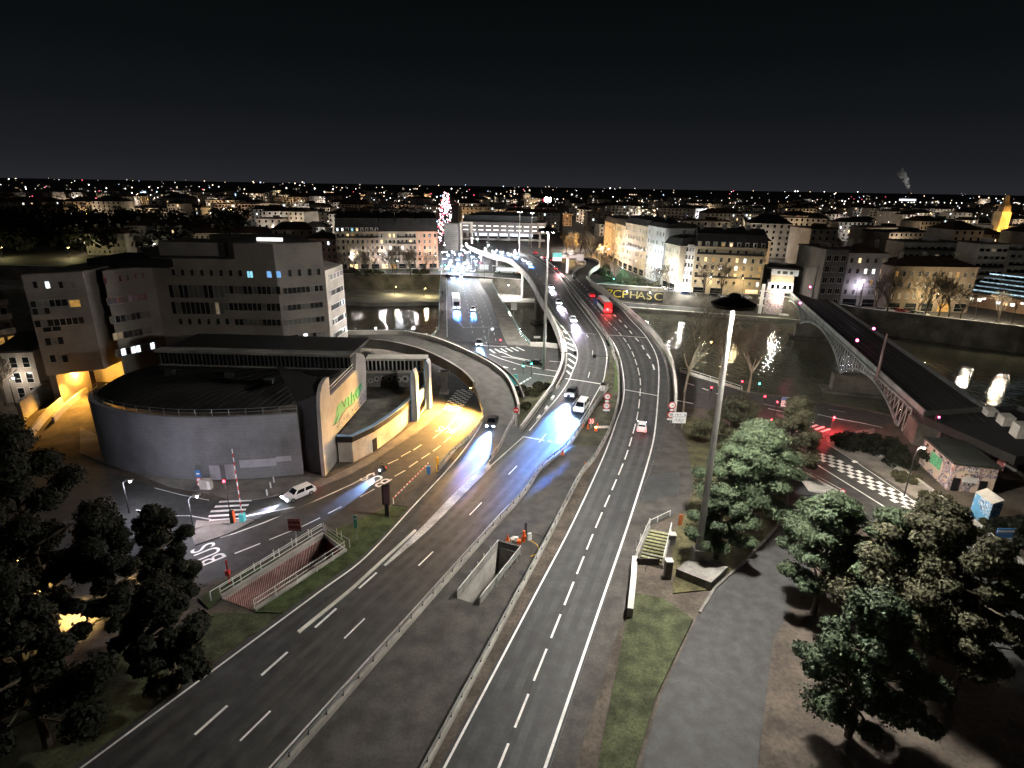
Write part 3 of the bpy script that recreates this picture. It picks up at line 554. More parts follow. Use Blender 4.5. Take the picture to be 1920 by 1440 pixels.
railing('quay_railing', L0([(1275, 697), (1290, 700), (1390, 732)]), 'pale railing on the near quay in front of the bare plane trees', 1.0, 'rail_white', 2.5, .06, 2)
tag(MB().wall(L0([(1275, 697), (1290, 700), (1391, 732)]), .45, .4).build('bank_parapet', M['conc_light']), 'low pale wall on the near quay in front of the bare plane trees', 'parapet')

sheet('slope_lawn', [(-95, 62), (-110, 20), (-60, 20)] + [(p.x - .3, p.y) for p in L0([(-200, 1370), (60, 1250), (250, 1160), (372, 1122)])], .04, M['grass'], kind='stuff') if False else None
sheet('side_lawn', L0([(1185, 1110), (1240, 1120), (1300, 1160), (1232, 1300), (1190, 1440), (1120, 1440)], .22), .22, mat('thin_lawn', (.055, .062, .030), .95, .45, 4, .5, stain=.5), kind='stuff', skirt=.2)
sheet('side_lawn', L0([(400, 1150), (478, 1150), (560, 1152), (470, 1190), (330, 1290), (150, 1440), (-100, 1440), (120, 1260)], .06), .06, bpy.data.materials['thin_lawn'], kind='stuff', skirt=.1)

# worn wheel tracks and seams on the carriageways
M['track'] = mat('polished_wheel_track', (.036, .036, .036), .55, .25, 3, .15, spec=.45, stain=.4); M['seam'] = mat('tar_seam', (.018, .018, .018), .6, .3, 4)
def mix(a, c, f, n=60):
    a, c = resample(a, n), resample(c, n); return [p.lerp(q, f) for p, q in zip(a, c)]
rd1 = extend(LZ([(1060, 518), (1077, 535), (1094, 552), (1112, 572), (1137, 600), (1156, 619), (1177, 645), (1190, 672), (1200, 710), (1200, 740), (1195, 780), (1187, 812), (1172, 860), (1115, 994), (1071, 1103)]), b=30)
rla = rll[4:]
paint('wheel_track', motor3, [('l', mix(rla, rd1, f), .7) for f in (.3, .72)] + [('l', mix(rd1[4:], rlr[2:], f), .7) for f in (.26, .68)], M['track'])
paint('tar_seam', motor3, [('l', mix(rla, rd1, .985), .06), ('l', LZ([(1122, 875), (1170, 880), (1214, 884)]), .12), ('l', LZ([(1160, 790), (1200, 797), (1228, 802)]), .06)], M['seam'])
lma = extend(LZ([(982, 819), (917, 877), (800, 995), (722, 1060)]), b=30); lmb = extend(LZ([(1064, 819), (984, 918), (900, 1006), (812, 1103)]), b=30)
paint('wheel_track', motor2, [('l', mix(lma, lmb, f), .65) for f in (.16, .36, .64, .84)] + [('l', mix(rampl[1:], lma, f), .7) for f in (.3, .7)], M['track'])
paint('tar_seam', motor2, [('l', mix(lma, lmb, .5), .06), ('l', LZ([(905, 905), (950, 915), (985, 921)]), .06)], M['seam'])
paint('wheel_track', motor, [('l', mix(LZ(LLINE[4:15]), LZ(RLINE[4:17]), f), .65) for f in (.16, .36, .64, .84)], M['track'])
for o in bpy.data.objects:
    if o.name.startswith(('wheel_track', 'tar_seam')):
        for v in o.data.vertices: v.co.z -= .012 if o.name.startswith('wheel') else .006

# far side pavements, lanes and islands
fwp = [p for p in FARW if -300 < p.x < 420]
tag(MB().strip([p + Vector((0, 1.0, .14)) for p in fwp], [p + Vector((.4, 5.5, .14)) for p in fwp]).build('quay_pavement', M['slabs']), kind='structure')
tag(MB().strip([p + Vector((.6, 6.5, .02)) for p in fwp], [p + Vector((1, 15, .02)) for p in fwp]).build('quay_road', M['asphalt']), kind='structure')
tag(MB().strip([p + Vector((1, 16, .12)) for p in fwp[1:5]], [p + Vector((1, 22, .12)) for p in fwp[1:5]]).build('quay_lawn', M['grass']), kind='stuff')
b = MB(); q = resample([p + Vector((.8, 10.7, .035)) for p in fwp], 160)
for k in range(0, 158, 3): b.ribbon(q[k:k + 2], .2)
b.build('lane_marking', M['paint'], bpy.data.objects['quay_road'])
for k, (x0, x1) in enumerate(((822, 832), (872, 877), (897, 916))): sheet('boulevard_island', L0([(x0, 508), (x1, 508), (x1 + (3 if k else 0), 492), (x1 - 3 + k * 6, 470), (x0 + k * 5, 470), (x0 + k, 492)], .14), .14, M['pave'], skirt=.14)
b = MB()
for x in (841, 850, 859, 868, 884, 891):
    q = resample(L0([(x, 507), (x - 1 + (x - 860) * .03, 485), (x - 6 + (x - 860) * .05, 460)], .03), 30)
    for k in range(0, 28, 2): b.ribbon(q[k:k + 2], .2)
tag(b.build('boulevard_marking', M['paint']), kind='structure')
b = MB()
for k in range(14): x = 835 + k * 4.4; b.ribbon([P(x, 512.5, .04), P(x + .2, 515.5, .04)], .5)
tag(b.build('crossing_marking', M['paint']), kind='structure')
# ------------------------------------------------------------------ facades and buildings
FL = []
_wm = {}
def winmesh(w, h, g, fr, style=0):
    k = (round(w, 2), round(h, 2), g, fr, style)
    if k not in _wm:
        b = MB(); t = min(.09, w * .09)
        b.box((0, -.03, h / 2), (w - 2 * t, .02, h - 2 * t), mi=0)
        for c, s in (((-w / 2 + t / 2, -.05, h / 2), (t, .1, h)), ((w / 2 - t / 2, -.05, h / 2), (t, .1, h)), ((0, -.05, t / 2), (w - 2 * t, .1, t)), ((0, -.05, h - t / 2), (w - 2 * t, .1, t))): b.box(c, s, mi=1)
        if style == 1: b.box((0, -.05, h / 2), (.06, .06, h - 2 * t), mi=1); b.box((0, -.12, -.04), (w + .25, .26, .08), mi=1)
        if style == 2: b.box((0, -.05, h * .42), (w - 2 * t, .06, .06), mi=1)
        _wm[k] = b.mesh('window', [M[g], M[fr]])
    return _wm[k]
def win(root, A, u, ang, uu, z, w, h, g='glass', fr='frame', style=0, name='window'):
    o = bpy.data.objects.new(name, winmesh(w, h, g, fr, style)); COL.objects.link(o); o.parent = root
    p = A + u * uu; o.location = Vector((p.x, p.y, z)) - root.location; o.rotation_euler = (0, 0, ang); return o
def fr_of(A, B):
    u = Vector((B.x - A.x, B.y - A.y, 0)); L = u.length; u.normalize(); return u, L, math.atan2(u.y, u.x)
LIT = ('lit_warm', 'lit_white', 'lit_cool', 'lit_warm')
def rmat(p, warm=True):
    r = random.random()
    if r < p: return random.choice(LIT)
    if r < p + .05: return 'lit_dim'
    return 'glass' if r < .75 else 'glass2'
def block(name, label, A, B, depth, h, floors, cols, wc, roof='mansard', rh=4.0, rm='slate', lit=.04, group=None, g0=.0, ww=1.1, wh=1.9, shops=True, dormers=0, chim=3, wall=None, balcony=(), side=0, sidelit=None, frm='frame', style=1, skip=0, litset=None, cat='building'):
    """apartment house: front from A (left) to B (right) as seen from the river"""
    A = Vector((A.x, A.y, 0)); B = Vector((B.x, B.y, 0)); u, L, ang = fr_of(A, B); n = Vector((-u.y, u.x, 0))     # n points away from the viewer
    t = thing(name, label, cat, A, 0, group); C_, D_ = B + n * depth, A + n * depth
    wm_ = wall or facade_mat(wc); b = MB().prism([A, B, C_, D_], g0, h); b.build('wall', wm_, t)
    zs = [h - .15] + ([h * .22] if shops else [])
    for z in zs: MB().box(A + u * L / 2 - n * .14 + Z(z), (L + .3, .36, .3), ang).build('cornice', wm_, t)
    ov = .4; e = [A - u * ov - n * ov, B + u * ov - n * ov, C_ + u * ov + n * ov, D_ - u * ov + n * ov]; b = MB()
    if roof == 'flat':
        b.prism(e, h, h + .5, top=True); rf = b.build('roof', M['flatroof'] if rm == 'slate' else M[rm], t)
        MB().box(A + u * L * .6 + n * depth * .5 + Z(h + 1.4), (L * .18, depth * .3, 1.9), ang).build('plant_room', wm_, rf)
    else:
        k = 1.6 if roof == 'mansard' else depth * .48
        i_ = [A + n * k + u * (k if roof == 'hip' else .3), B + n * k - u * (k if roof == 'hip' else .3), C_ - n * k - u * (k if roof == 'hip' else .3), D_ - n * k + u * (k if roof == 'hip' else .3)]
        z1 = h + rh * (.72 if roof == 'mansard' else 1)
        b.add([p + Z(h + .01) for p in e] + [p + Z(z1) for p in i_], [(j, (j + 1) % 4, 4 + (j + 1) % 4, 4 + j) for j in range(4)])
        if roof == 'mansard':
            m0, m1 = (i_[0] + i_[3]) / 2 + Z(h + rh), (i_[1] + i_[2]) / 2 + Z(h + rh); q = [p + Z(z1) for p in i_]
            b.add(q + [m0, m1], [(0, 1, 5, 4), (2, 3, 4, 5), (1, 2, 5), (3, 0, 4)])
        else: b.poly([p + Z(z1) for p in i_])
        rf = b.build('roof', M[rm], t)
        for c in range(chim):
            f_ = (c + .5) / chim; p = A + u * L * f_ + n * depth * (.4 + .2 * (c % 2)) + Z(h + rh + .2); MB().box(p, (1.6, .7, 2.4), ang).box(p + Z(1.3), (1.8, .9, .2), ang).build('chimney', M['conc_dark'], rf)
        if dormers:
            for c in range(dormers):
                p = A + u * L * (c + .5) / dormers + n * .55 + Z(h + .9); dm = MB().box(p, (1.5, 1.6, 1.9), ang).box(p + Z(1.0), (1.8, 1.9, .16), ang).build('dormer', M['frame'], t)
                w_ = win(dm, A, u, ang, L * (c + .5) / dormers, h + .15, 1.0, 1.5, (litset or {}).get((-1, c)) or rmat(lit), frm, 0); w_.location = (A + u * L * (c + .5) / dormers - n * .27 + Z(h + .15)) - t.location
    fh = (h - .6) / floors
    for i in range(floors):
        if shops and i == 0:
            nb = max(cols // 2, 2)
            for c in range(nb): win(t, A, u, ang, L * (c + .5) / nb, .2, L / nb * .72, fh * .78, (litset or {}).get((0, c)) or (random.choice(('lit_warm', 'lit_dim', 'glass', 'glass', 'lit_amber')) if lit > .03 else 'glass'), frm, 2, 'shop_window')
            continue
        if i < skip: continue
        for c in range(cols): win(t, A, u, ang, L * (c + .5) / cols, i * fh + fh * .22, ww, min(wh, fh * .68), (litset or {}).get((i, c)) or rmat(lit), frm, style)
        if i in balcony:
            bb = MB().box(A + u * L / 2 - n * .45 + Z(i * fh + fh * .16), (L * .94, .8, .14), ang); bb.box(A + u * L / 2 - n * .82 + Z(i * fh + fh * .16 + .5), (L * .94, .05, .9), ang, 1); bb.build('balcony', [wm_, M['black']], t)
    if side:                                   # windows on the gable seen by the camera (left side by default)
        a2, b2 = (D_, A) if side < 0 else (B, C_); u2, L2, an2 = fr_of(a2, b2); nc = max(int(L2 / 3), 2)
        for i in range(skip or 1, floors):
            for c in range(nc): win(t, a2, u2, an2, L2 * (c + .5) / nc, i * fh + fh * .22, ww, min(wh, fh * .68), sidelit or rmat(lit), frm, style)
    return t
def top(A, py): return hz(Vector((A.x, A.y, 0)), py)
# ---- left row across the river (four houses under one long dark roof)
A, B = P(634, 505), P(822, 503); 
cuts = [(634, 713, 'ochre apartment house with dormers and lit attic windows, at the far left quay', (.34, .28, .19), 9, 9, 0), (713, 744, 'narrow cream apartment house between the ochre house and the balconied one', (.40, .36, .27), 4, 0, 0), (744, 782, 'cream apartment house with dark iron balconies on the left quay', (.38, .33, .25), 5, 0, 1), (782, 822, 'salmon pink corner house at the bridge end of the left quay row', (.50, .30, .20), 4, 0, 0)]
for x0, x1, lab, c, nc, dm, bal in cuts:
    a, b_ = A.lerp(B, (x0 - 634) / 188), A.lerp(B, (x1 - 634) / 188); h = top(a, 434)
    block('apartment_house', lab, a, b_, 42, h, 6, nc, c, 'mansard', 9 if True else 6, 'slate', .05, 'apartment houses on the far left quay', dormers=dm, chim=3, balcony=(4, 5) if bal else ((5,) if nc == 9 else ()), shops=True, side=0,
          litset={(-1, 0): 'lit_cool', (-1, 1): 'lit_white', (-1, 3): 'lit_cyan', (-1, 4): 'lit_warm', (5, 2): 'lit_warm', (5, 3): 'lit_amber'} if nc == 9 else ({(5, 2): 'lit_warm', (5, 3): 'lit_warm'} if nc == 4 and not dm and x0 == 713 else None))
# lower houses left of the row
for x0, x1, yb, yt, dep, lab, c, fl in ((575, 634, 500, 447, 18, 'low pink house with dark roof left of the ochre apartment house', (.36, .22, .18), 4),
        (360, 520, 474, 437, 14, 'long low cream house with a tiled roof behind the office block', (.34, .30, .22), 3), (505, 585, 468, 432, 14, 'cream house with tiled roof beside the park trees', (.33, .28, .21), 3),
        (165, 240, 478, 438, 12, 'pale gabled house behind the left end of the office block', (.30, .28, .24), 3), (240, 335, 470, 423, 12, 'pale house with a hipped roof behind the office block', (.30, .28, .24), 3),
        (300, 420, 462, 428, 12, 'grey house with tall windows behind the office block roof', (.27, .26, .24), 3)):
    a, b_ = P(x0, yb), P(x1, yb); h = top(a, yt); block('town_house', lab, a, b_, dep, h, fl, max(int((x1 - x0) / 9), 3), c, 'hip', 3.5, 'tile', .05, None, shops=False, chim=2)
for x0, x1, yb, yt, lab, c in ((400, 492, 412, 382, 'terraced pinkish flats beyond the dark wood', (.50, .36, .26)), (493, 545, 412, 381, 'cream flats with tall windows beyond the dark wood', (.45, .38, .30)), (545, 585, 410, 384, 'brownish flats at the end of the lit terrace beyond the wood', (.33, .26, .20))):
    a, b_ = P(x0, yb), P(x1, yb); block('flats', lab, a, b_, 20, top(a, yt), 5, int((x1 - x0) / 6), c, 'flat', 1, 'slate', .10, None, shops=False, chim=0, ww=2.4, wh=2.0)
    FL.append((a.lerp(b_, .5) + Vector((0, -16, 12)), 7000, (1, .8, .6)))
for x0, x1, yb, yt, lab in ((715, 790, 402, 391, 'long low dark hall with a lit forecourt behind the left row'), (775, 822, 408, 385, 'cream building with lit windows by the boulevard')):
    a, b_ = P(x0, yb), P(x1, yb); block('hall', lab, a, b_, 30, max(top(a, yt), 5), 3, 8, (.33, .27, .2), 'flat', 1, 'slate', .3, None, shops=False, chim=0)
# ---- right row: houses receding along the quay street, then the corner house
RW = [((1130, 478), (1150, 492), 417, 'dim brown house at the far end of the receding row', (.26, .20, .14)), ((1150, 492), (1167, 503), 420, 'ochre house in the receding row next to the brown one', (.36, .30, .21)), ((1167, 503), (1207, 520), 421, 'long ochre house in the middle of the receding row', (.37, .31, .22)), ((1207, 520), (1238, 533), 424, 'tall grey house with a bright blue lit porch in the receding row', (.36, .36, .36)), ((1240, 537), (1266, 547), 457, 'low beige house next to the corner house', (.36, .31, .24))]
for i, (p0, p1, yt, lab, c) in enumerate(RW):
    a, b_ = P(*p0), P(*p1); block('apartment_house', lab, a, b_, 16, top(b_, yt + 4), 6 if i < 4 else 5, (4, 5, 8, 6, 4)[i], c, 'mansard', 4 if i != 3 else 2.5, 'slate', .02, 'apartment houses receding along the right quay', chim=2, shops=i != 3, balcony=(3,) if i == 2 else ())
a, b_ = P(1266, 545), P(1294, 549); hC = top(P(1294, 549), 461)
c1 = P(1294, 549); c2 = P(1424, 556)
uu = (c2 - c1).normalized(); nn = Vector((-uu.y, uu.x, 0))
lc = block('corner_house', 'large beige corner apartment house with dormers, beside the white pavilion', c1, c2, 22, hC, 6, 9, (.42, .35, .24), 'mansard', 7, 'slate', .03, None, dormers=9, chim=6, balcony=(2, 5), shops=True, litset={(-1, 3): 'lit_amber', (-1, 4): 'lit_warm', (4, 5): 'lit_warm', (4, 6): 'lit_cool', (3, 3): 'lit_cool', (3, 5): 'lit_white', (3, 8): 'lit_amber', (2, 5): 'lit_warm', (2, 4): 'lit_white', (2, 8): 'lit_amber', (4, 2): 'lit_amber', (0, 3): 'lit_warm', (0, 2): 'lit_dim'})
u2, L2, an2 = fr_of(a, c1)
MB().prism([a, c1 - nn * 0 + u2 * -.02, c1 + nn * 14, a + nn * 14], 0, hC + .3).build('side_wall', facade_mat((.50, .47, .42)), lc)
for i in range(1, 6):
    for c in range(5): win(lc, a, u2, an2, L2 * (c + .5) / 5, i * hC / 6 + .7, 1.0, 1.9, random.choice(('glass', 'glass2', 'glass')), 'white', 1)
# ---- white pavilion on the viaduct abutment
t = thing('pavilion', 'brightly lit white signal pavilion on the bridge abutment with graffiti below', 'pavilion', P(1430, 590, -6.4))
pa, pb = P(1430, 588, -6.4), P(1478, 592, -6.4); u, L, an = fr_of(pa, pb); n = Vector((-u.y, u.x, 0)); T = lambda y: hz(Vector((pa.x, pa.y, -6.4)), y) - 6.4
z1, z2, z3, z4 = T(544), T(530), T(516), T(503)
M['graf'] = graffiti('graffiti_paint', (.30, .27, .25), .55, [(.35, .3, .36), (.10, .08, .10), (.42, .32, .30), (.22, .2, .3), (.5, .45, .42), (.06, .05, .07)], .62)
MB().prism([pa, pa + u * L * .72, pa + u * L * .72 + n * 9, pa + n * 9], -6.4, z1 - .4).build('base', M['graf'], t)
MB().prism([pa - u * .6 - n * 1.2, pb - n * 1.2, pb + n * 9, pa - u * .6 + n * 9], z1 - .5, z1 + .1).build('balcony_slab', M['conc_light'], t)
MB().prism([pa + u * L * .02, pb, pb + n * 8, pa + n * 8 + u * L * .02], z1 + .1, z2 + .4).build('lower_storey', M['white'], t)
MB().prism([pa + u * L * .12, pb - u * .2, pb + n * 8, pa + n * 8 + u * L * .12], z2 + .4, z3 + .3).build('middle_storey', mat('cream_paint', (.70, .58, .36), .7, .1, 2), t)
MB().prism([pa + u * L * .10 - n * .8, pb + u * 1 - n * .8, pb + n * 8, pa + n * 8 + u * L * .1], z3 + .3, z4).build('upper_storey', M['white'], t)
MB().prism([pa - u * 1 - n * 1.6, pb + u * 2.4 - n * 1.6, pb + u * 2 + n * 9, pa - u * 1 + n * 9], z4, z4 + .7).build('roof', M['slate'], t)
for q in (.22, .42, .66, .88): win(t, pa - n * .0, u, an, L * q, z1 + .7, L * (.13 if q != .66 else .2), (z2 - z1) * .62, 'glass', 'white')
for q in (.36, .6, .84): win(t, pa - n * .8, u, an, L * q, z3 + .8, L * (.13 if q != .6 else .2), (z4 - z3) * .5, 'glass2', 'white')
for q, w_ in ((-.13, 1.3),): 
    p = pa + u * L * q; b = MB().box(p + Z((z4 - 6.4) / 2), (w_, 1.3, z4 + 6.4), an)
    for z in (z1, z2, z3): b.box(p + Z(z), (w_ + 1.1, 2.2, .5), an)
    b.build('column', M['white'], t)
p = pa + u * L * .82; MB().box(p + Z((z1 - 9.4) / 2), (1.6, 1.4, z1 + 3.4), an).box(p + Z(z1 - 3), (3.6, 1.6, .6), an).build('buttress', M['white'], t)
b = MB().lathe([(.25, 0), (.25, .25), (.02, .3)], (0, 0, 0), 10)
for q in (.02, .3, .75):
    p = pa + u * L * q - n * 4; o = MB().box(p + Z(-6.25), (.5, .5, .3), an).build('floodlight', M['black'], t); lamp(p + Z(-5.6) - t.location, 1300, (1, .92, .82), .3, t)
lamp(pa + u * L * .5 - n * 2.6 + Z(z2 + .6) - t.location, 2600, (1, .86, .62), .3, t); lamp(pa + u * L * .6 - n * 4 + Z(z3 + 1.5) - t.location, 3000, (1, .93, .85), .3, t)
# ---- houses right of the rail bridge
for x0, x1, yb, yt, fl, nc, lab, c, ls in ((1572, 1645, 575, 474, 5, 5, 'tall grey plaster house with pink and amber lit windows above a violet neon bar', (.34, .31, .28), {(2, 2): 'lit_white', (2, 3): 'lit_amber', (2, 4): 'lit_warm', (3, 2): 'lit_white', (3, 3): 'lit_white', (1, 4): 'lit_warm', (3, 4): 'lit_warm', (4, 4): 'lit_dim'}),
        (1658, 1812, 584, 499, 4, 11, 'long brown house behind the bare quay trees at right', (.22, .17, .12), {(3, 0): 'lit_amber', (3, 8): 'lit_amber', (3, 7): 'lit_dim', (0, 3): 'lit_amber', (0, 5): 'lit_amber'})):
    a, b_ = P(x0, yb), P(x1, yb + 2); block('quay_house', lab, a, b_, 14, top(a, yt), fl, nc, c, 'hip', 3, 'tile', .03, None, shops=True, chim=3, litset=ls, side=-1 if x0 < 1600 else 0)
for x0, x1, yb, yt, fl, nc, lab in ((1682, 1790, 512, 454, 4, 9, 'white modern flats with long balconies behind the brown quay house'), (1815, 1868, 545, 458, 6, 5, 'white modern block with stepped balconies at the right'), (1876, 1925, 540, 470, 5, 4, 'grey modern block at the far right edge')):
    a, b_ = P(x0, yb), P(x1, yb + 1); block('modern_flats', lab, a, b_, 14, top(a, yt), fl, nc, (.45, .44, .42), 'flat', 1, 'slate', .02, None, shops=False, chim=0, ww=2.2, wh=1.5, balcony=(1, 2, 3), style=0)
for x0, x1, yb, yt, fl, nc, lab, c, li in ((1390, 1530, 468, 438, 2, 14, 'long beige railway building with large windows behind the corner house', (.40, .34, .24), .05), (1300, 1341, 417, 391, 3, 4, 'floodlit white cube building far behind the receding row', (.75, .75, .75), 0), (1262, 1300, 412, 390, 3, 5, 'grey wing of the far white cube building', (.30, .30, .31), 0), (1394, 1420, 424, 400, 4, 4, 'small glass office with pale lit floors behind the railway building', (.30, .36, .38), .6), (1420, 1468, 425, 402, 4, 8, 'pale grey office with a grid of windows next to the glass one', (.42, .42, .43), .1), (1100, 1145, 432, 398, 4, 6, 'dark tall house behind the head of the receding row', (.14, .12, .10), .02), (1150, 1260, 428, 408, 2, 8, 'dark station hall behind the receding row', (.10, .10, .10), 0), (1440, 1560, 546, 512, 3, 9, 'dark house behind the rail bridge head', (.10, .095, .09), .04), (1530, 1570, 575, 470, 5, 3, 'dark narrow house left of the grey plaster house', (.11, .10, .09), .02)):
    a, b_ = P(x0, yb), P(x1, yb + .7); block('city_building', lab, a, b_, 22, top(a, yt), fl, nc, c, 'flat' if nc != 14 else 'hip', 3, 'slate', li, None, shops=False, chim=0, ww=2.2 if nc == 14 else 1.8, wh=2.2)
    if nc == 4 and li == 0: FL.append((a.lerp(b_, .5) + Vector((0, -14, 8)), 26000, (.95, .96, 1)))
# bright market sheds behind the corner house
a, b_ = P(1265, 450), P(1372, 466); u, L, an = fr_of(a, b_); t = thing('station_canopy', 'long station canopy with a bright lit platform underneath, behind the corner house', 'canopy', a); n = Vector((-u.y, u.x, 0))
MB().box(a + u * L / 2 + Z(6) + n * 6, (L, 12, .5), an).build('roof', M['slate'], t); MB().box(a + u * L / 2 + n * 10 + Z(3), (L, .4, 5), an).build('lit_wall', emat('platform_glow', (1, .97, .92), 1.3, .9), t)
for k in range(8): MB().box(a + u * L * (k + .5) / 8 + n * 1 + Z(3), (.4, .4, 6), an).build('column', M['dark_steel'], t)
# glass canopies at the right edge
a, b_ = P(1806, 572), P(1935, 592); u, L, an = fr_of(a, b_); n = Vector((-u.y, u.x, 0)); t = thing('market_hall', 'low brick market hall with a cool lit glass roof at the right edge', 'hall', a)
MB().prism([a, b_, b_ + n * 12, a + n * 12], 0, 5).build('wall', facade_mat((.30, .19, .12)), t)
for k in range(5): MB().box(a + u * L / 2 + n * (2 + k * 3.6) + Z(6.2 + k * 1.3), (L, 1.6, .25), an).build('roof_light', emat('roof_glow_%d' % k, (.55, .8, .95), (.7, .3, .55, .2, 1.2)[k], .9), t)
MB().prism([a + n * 1, b_ + n * 1, b_ + n * 20, a + n * 20], 5.2, 5.6).build('roof', M['slate'], t)
for q, g in ((.05, 'lit_white'), (.1, 'lit_white'), (.22, 'lit_white'), (.5, 'lit_cool'), (.6, 'lit_warm'), (.7, 'lit_cool')): win(t, a, u, an, L * q, 2.2, 1.5, 1.3, g, 'frame')
# ---- Perrache interchange: big concrete slab over the roads
a, b_ = P(866, 462), P(1021, 466); Yd = a.y; u, L, an = fr_of(a, b_); n = Vector((-u.y, u.x, 0)); t = thing('interchange', 'long concrete interchange building with two rows of lit slot windows spanning the roads', 'interchange', a)
Hh = lambda y: top(a, y)
MB().prism([a, b_, b_ + n * 40, a + n * 40], Hh(436), Hh(415)).build('wall', facade_mat((.15, .135, .13)), t)
MB().prism([a - n * 1, b_ - n * 1, b_ + n * 1, a + n * 1], Hh(449), Hh(445.5)).build('lower_deck', M['conc_dark'], t)
MB().box(a + u * L * .45 + n * 34 + Z(Hh(442)), (L * .75, .5, Hh(436) - Hh(449)), an).build('lit_concourse', emat('concourse_glow', (.78, .85, 1), 1.6, .6), t)
for i, y in enumerate((423.5, 431)):
    for c in range(11): win(t, a, u, an, L * (c + .55) / 11, Hh(y), L / 11 * .66, Hh(y - 2.0) - Hh(y), 'lit_white', 'conc', 0)
for c in range(8): MB().box(a + u * L * (c + .5) / 8 + n * 4 + Z(Hh(436) / 2), (1.6, 1.6, Hh(436)), an).build('column', M['conc_dark'], t)
for q in (.15, .35, .55, .75): lamp(a + u * L * q - n * 3 + Z(Hh(440)) - t.location, 1500, (.8, .87, 1), .8, t)
rt = MB().prism([a + u * L * .0 + n * 10, a + u * L * .9 + n * 10, a + u * L * .86 + n * 70, a + u * L * .06 + n * 70], Hh(415), Hh(404)).build('upper_hall', mat('dark_hall', (.06, .065, .07), .7, .2, .5), t)
x_ = P(848, 470); u = u; 
t = thing('stair_tower', 'pale frame stair tower with a louvred screen at the left end of the interchange', 'tower', x_)
MB().box(x_ + Z(9), (9, 8, 18), an).build('louvre_screen', mat('louvres', (.30, .29, .27), .7, .1, 1, lines=(1.2, .6)), t)
b = MB(); 
for q in (6, 13): b.box(x_ + Vector((q, 2, 9.5)), (1.3, 3, 19), an)
b.box(x_ + Vector((9.5, 2, 18.4)), (8.2, 3, 1.2), an); b.build('frame', M['conc_light'], t); lamp(Vector((9, -9, 7)), 4000, (1, .98, .94), .6, t)
a, b_ = P(1022, 423), P(1072, 424); block('hotel', 'ochre hotel with small dark windows right of the interchange', a, b_, 20, top(a, 400), 4, 8, (.50, .30, .15), 'mansard', 2, 'slate', .06, None, shops=False, chim=2, dormers=6); FL.append((a.lerp(b_, .3) + Vector((0, -16, 8)), 9000, (1, .75, .45)))
a, b_ = P(995, 414), P(1010, 415); block('sign_tower', 'pale lit stair block on the roof line of the interchange', a, b_, 10, top(a, 383), 4, 2, (.6, .5, .38), 'flat', 1, 'slate', .5, None, shops=False, chim=0); FL.append((a + Vector((4, -12, 14)), 9000, (1, .85, .6)))
# church with lit spire
a = P(1866, 452); t = thing('church', 'church with an amber floodlit bell tower and thin spire on the right skyline', 'church', a); hh = top(a, 386)
MB().box(a + Z(hh * .42), (9, 9, hh * .84)).build('tower', facade_mat((.52, .40, .22)), t)
b = MB().lathe([(5.4, hh * .84), (4.6, hh), (2.4, hh * 1.12), (1.6, hh * 1.3), (.12, top(a, 366))], a, 8); sp_ = b.build('spire', facade_mat((.42, .30, .18)), t)
MB().box(a + Vector((4, 14, hh * .22)), (18, 26, hh * .44)).build('nave', M['conc_dark'], t)
for q in ((-6, -9, hh * .25), (8, -9, hh * .45), (0, -11, hh * .75)): lamp(Vector(q), 9000, (1, .60, .16), .5, t)
# ---- left: flats with lit balconies
a, b_ = P(-60, 760, 0), P(78, 718, 0); u, L, an = fr_of(a, b_); n = Vector((-u.y, u.x, 0))
a = P(-60, 742); b_ = P(52, 716); u, L, an = fr_of(a, b_); n = Vector((-u.y, u.x, 0)); h = top(b_, 516); t = thing('balcony_flats', 'apartment block with long pale balconies, some lit, at the left edge', 'building', a)
MB().prism([a, b_, b_ + n * 16, a + n * 16], 0, h).build('wall', facade_mat((.24, .22, .19)), t); MB().prism([a - n * .5, b_ + u * .5 - n * .5, b_ + n * 16, a + n * 16], h, h + .6).build('roof', M['flatroof'], t)
for i in range(8):
    z = h - 3.0 * (i + 1) + .2
    if z < 1: break
    MB().box(a + u * L / 2 - n * .9 + Z(z + .5), (L, .15, 1.1), an).box(a + u * L / 2 - n * .45 + Z(z - .05), (L, .9, .14), an).build('balcony', M['conc_light'], t)
    for c in range(6): win(t, a, u, an, L * (c + .5) / 6, z + .1, L / 6 * .7, 2.2, 'lit_amber' if (i, c) in ((4, 4), (4, 5), (4, 3)) else ('lit_warm' if (i, c) in ((2, 4),) else random.choice(('glass', 'glass', 'glass2'))), 'frame')
a, b_ = P(14, 755), P(84, 752); u, L, an = fr_of(a, b_); n = Vector((-u.y, u.x, 0)); h = top(b_, 660); t = thing('white_annex', 'small white building with a slanted dark roof beside the office block', 'building', a)
MB().prism([a, b_, b_ + n * 9, a + n * 9], 0, h).build('wall', facade_mat((.52, .47, .40)), t); b = MB(); q = [a - n * .4, b_ - n * .4, b_ + n * 9.4, a + n * 9.4]; b.slab([q[0] + Z(h), q[1] + Z(h), q[2] + Z(h + 1.6), q[3] + Z(h + 1.6)], Z(.4)); b.build('roof', M['slate'], t)
for i in range(3):
    for q in (.45, .78): win(t, a, u, an, L * q, h - 3.1 - i * 3.1, L * .2, 2.2, 'glass', 'white', 2)
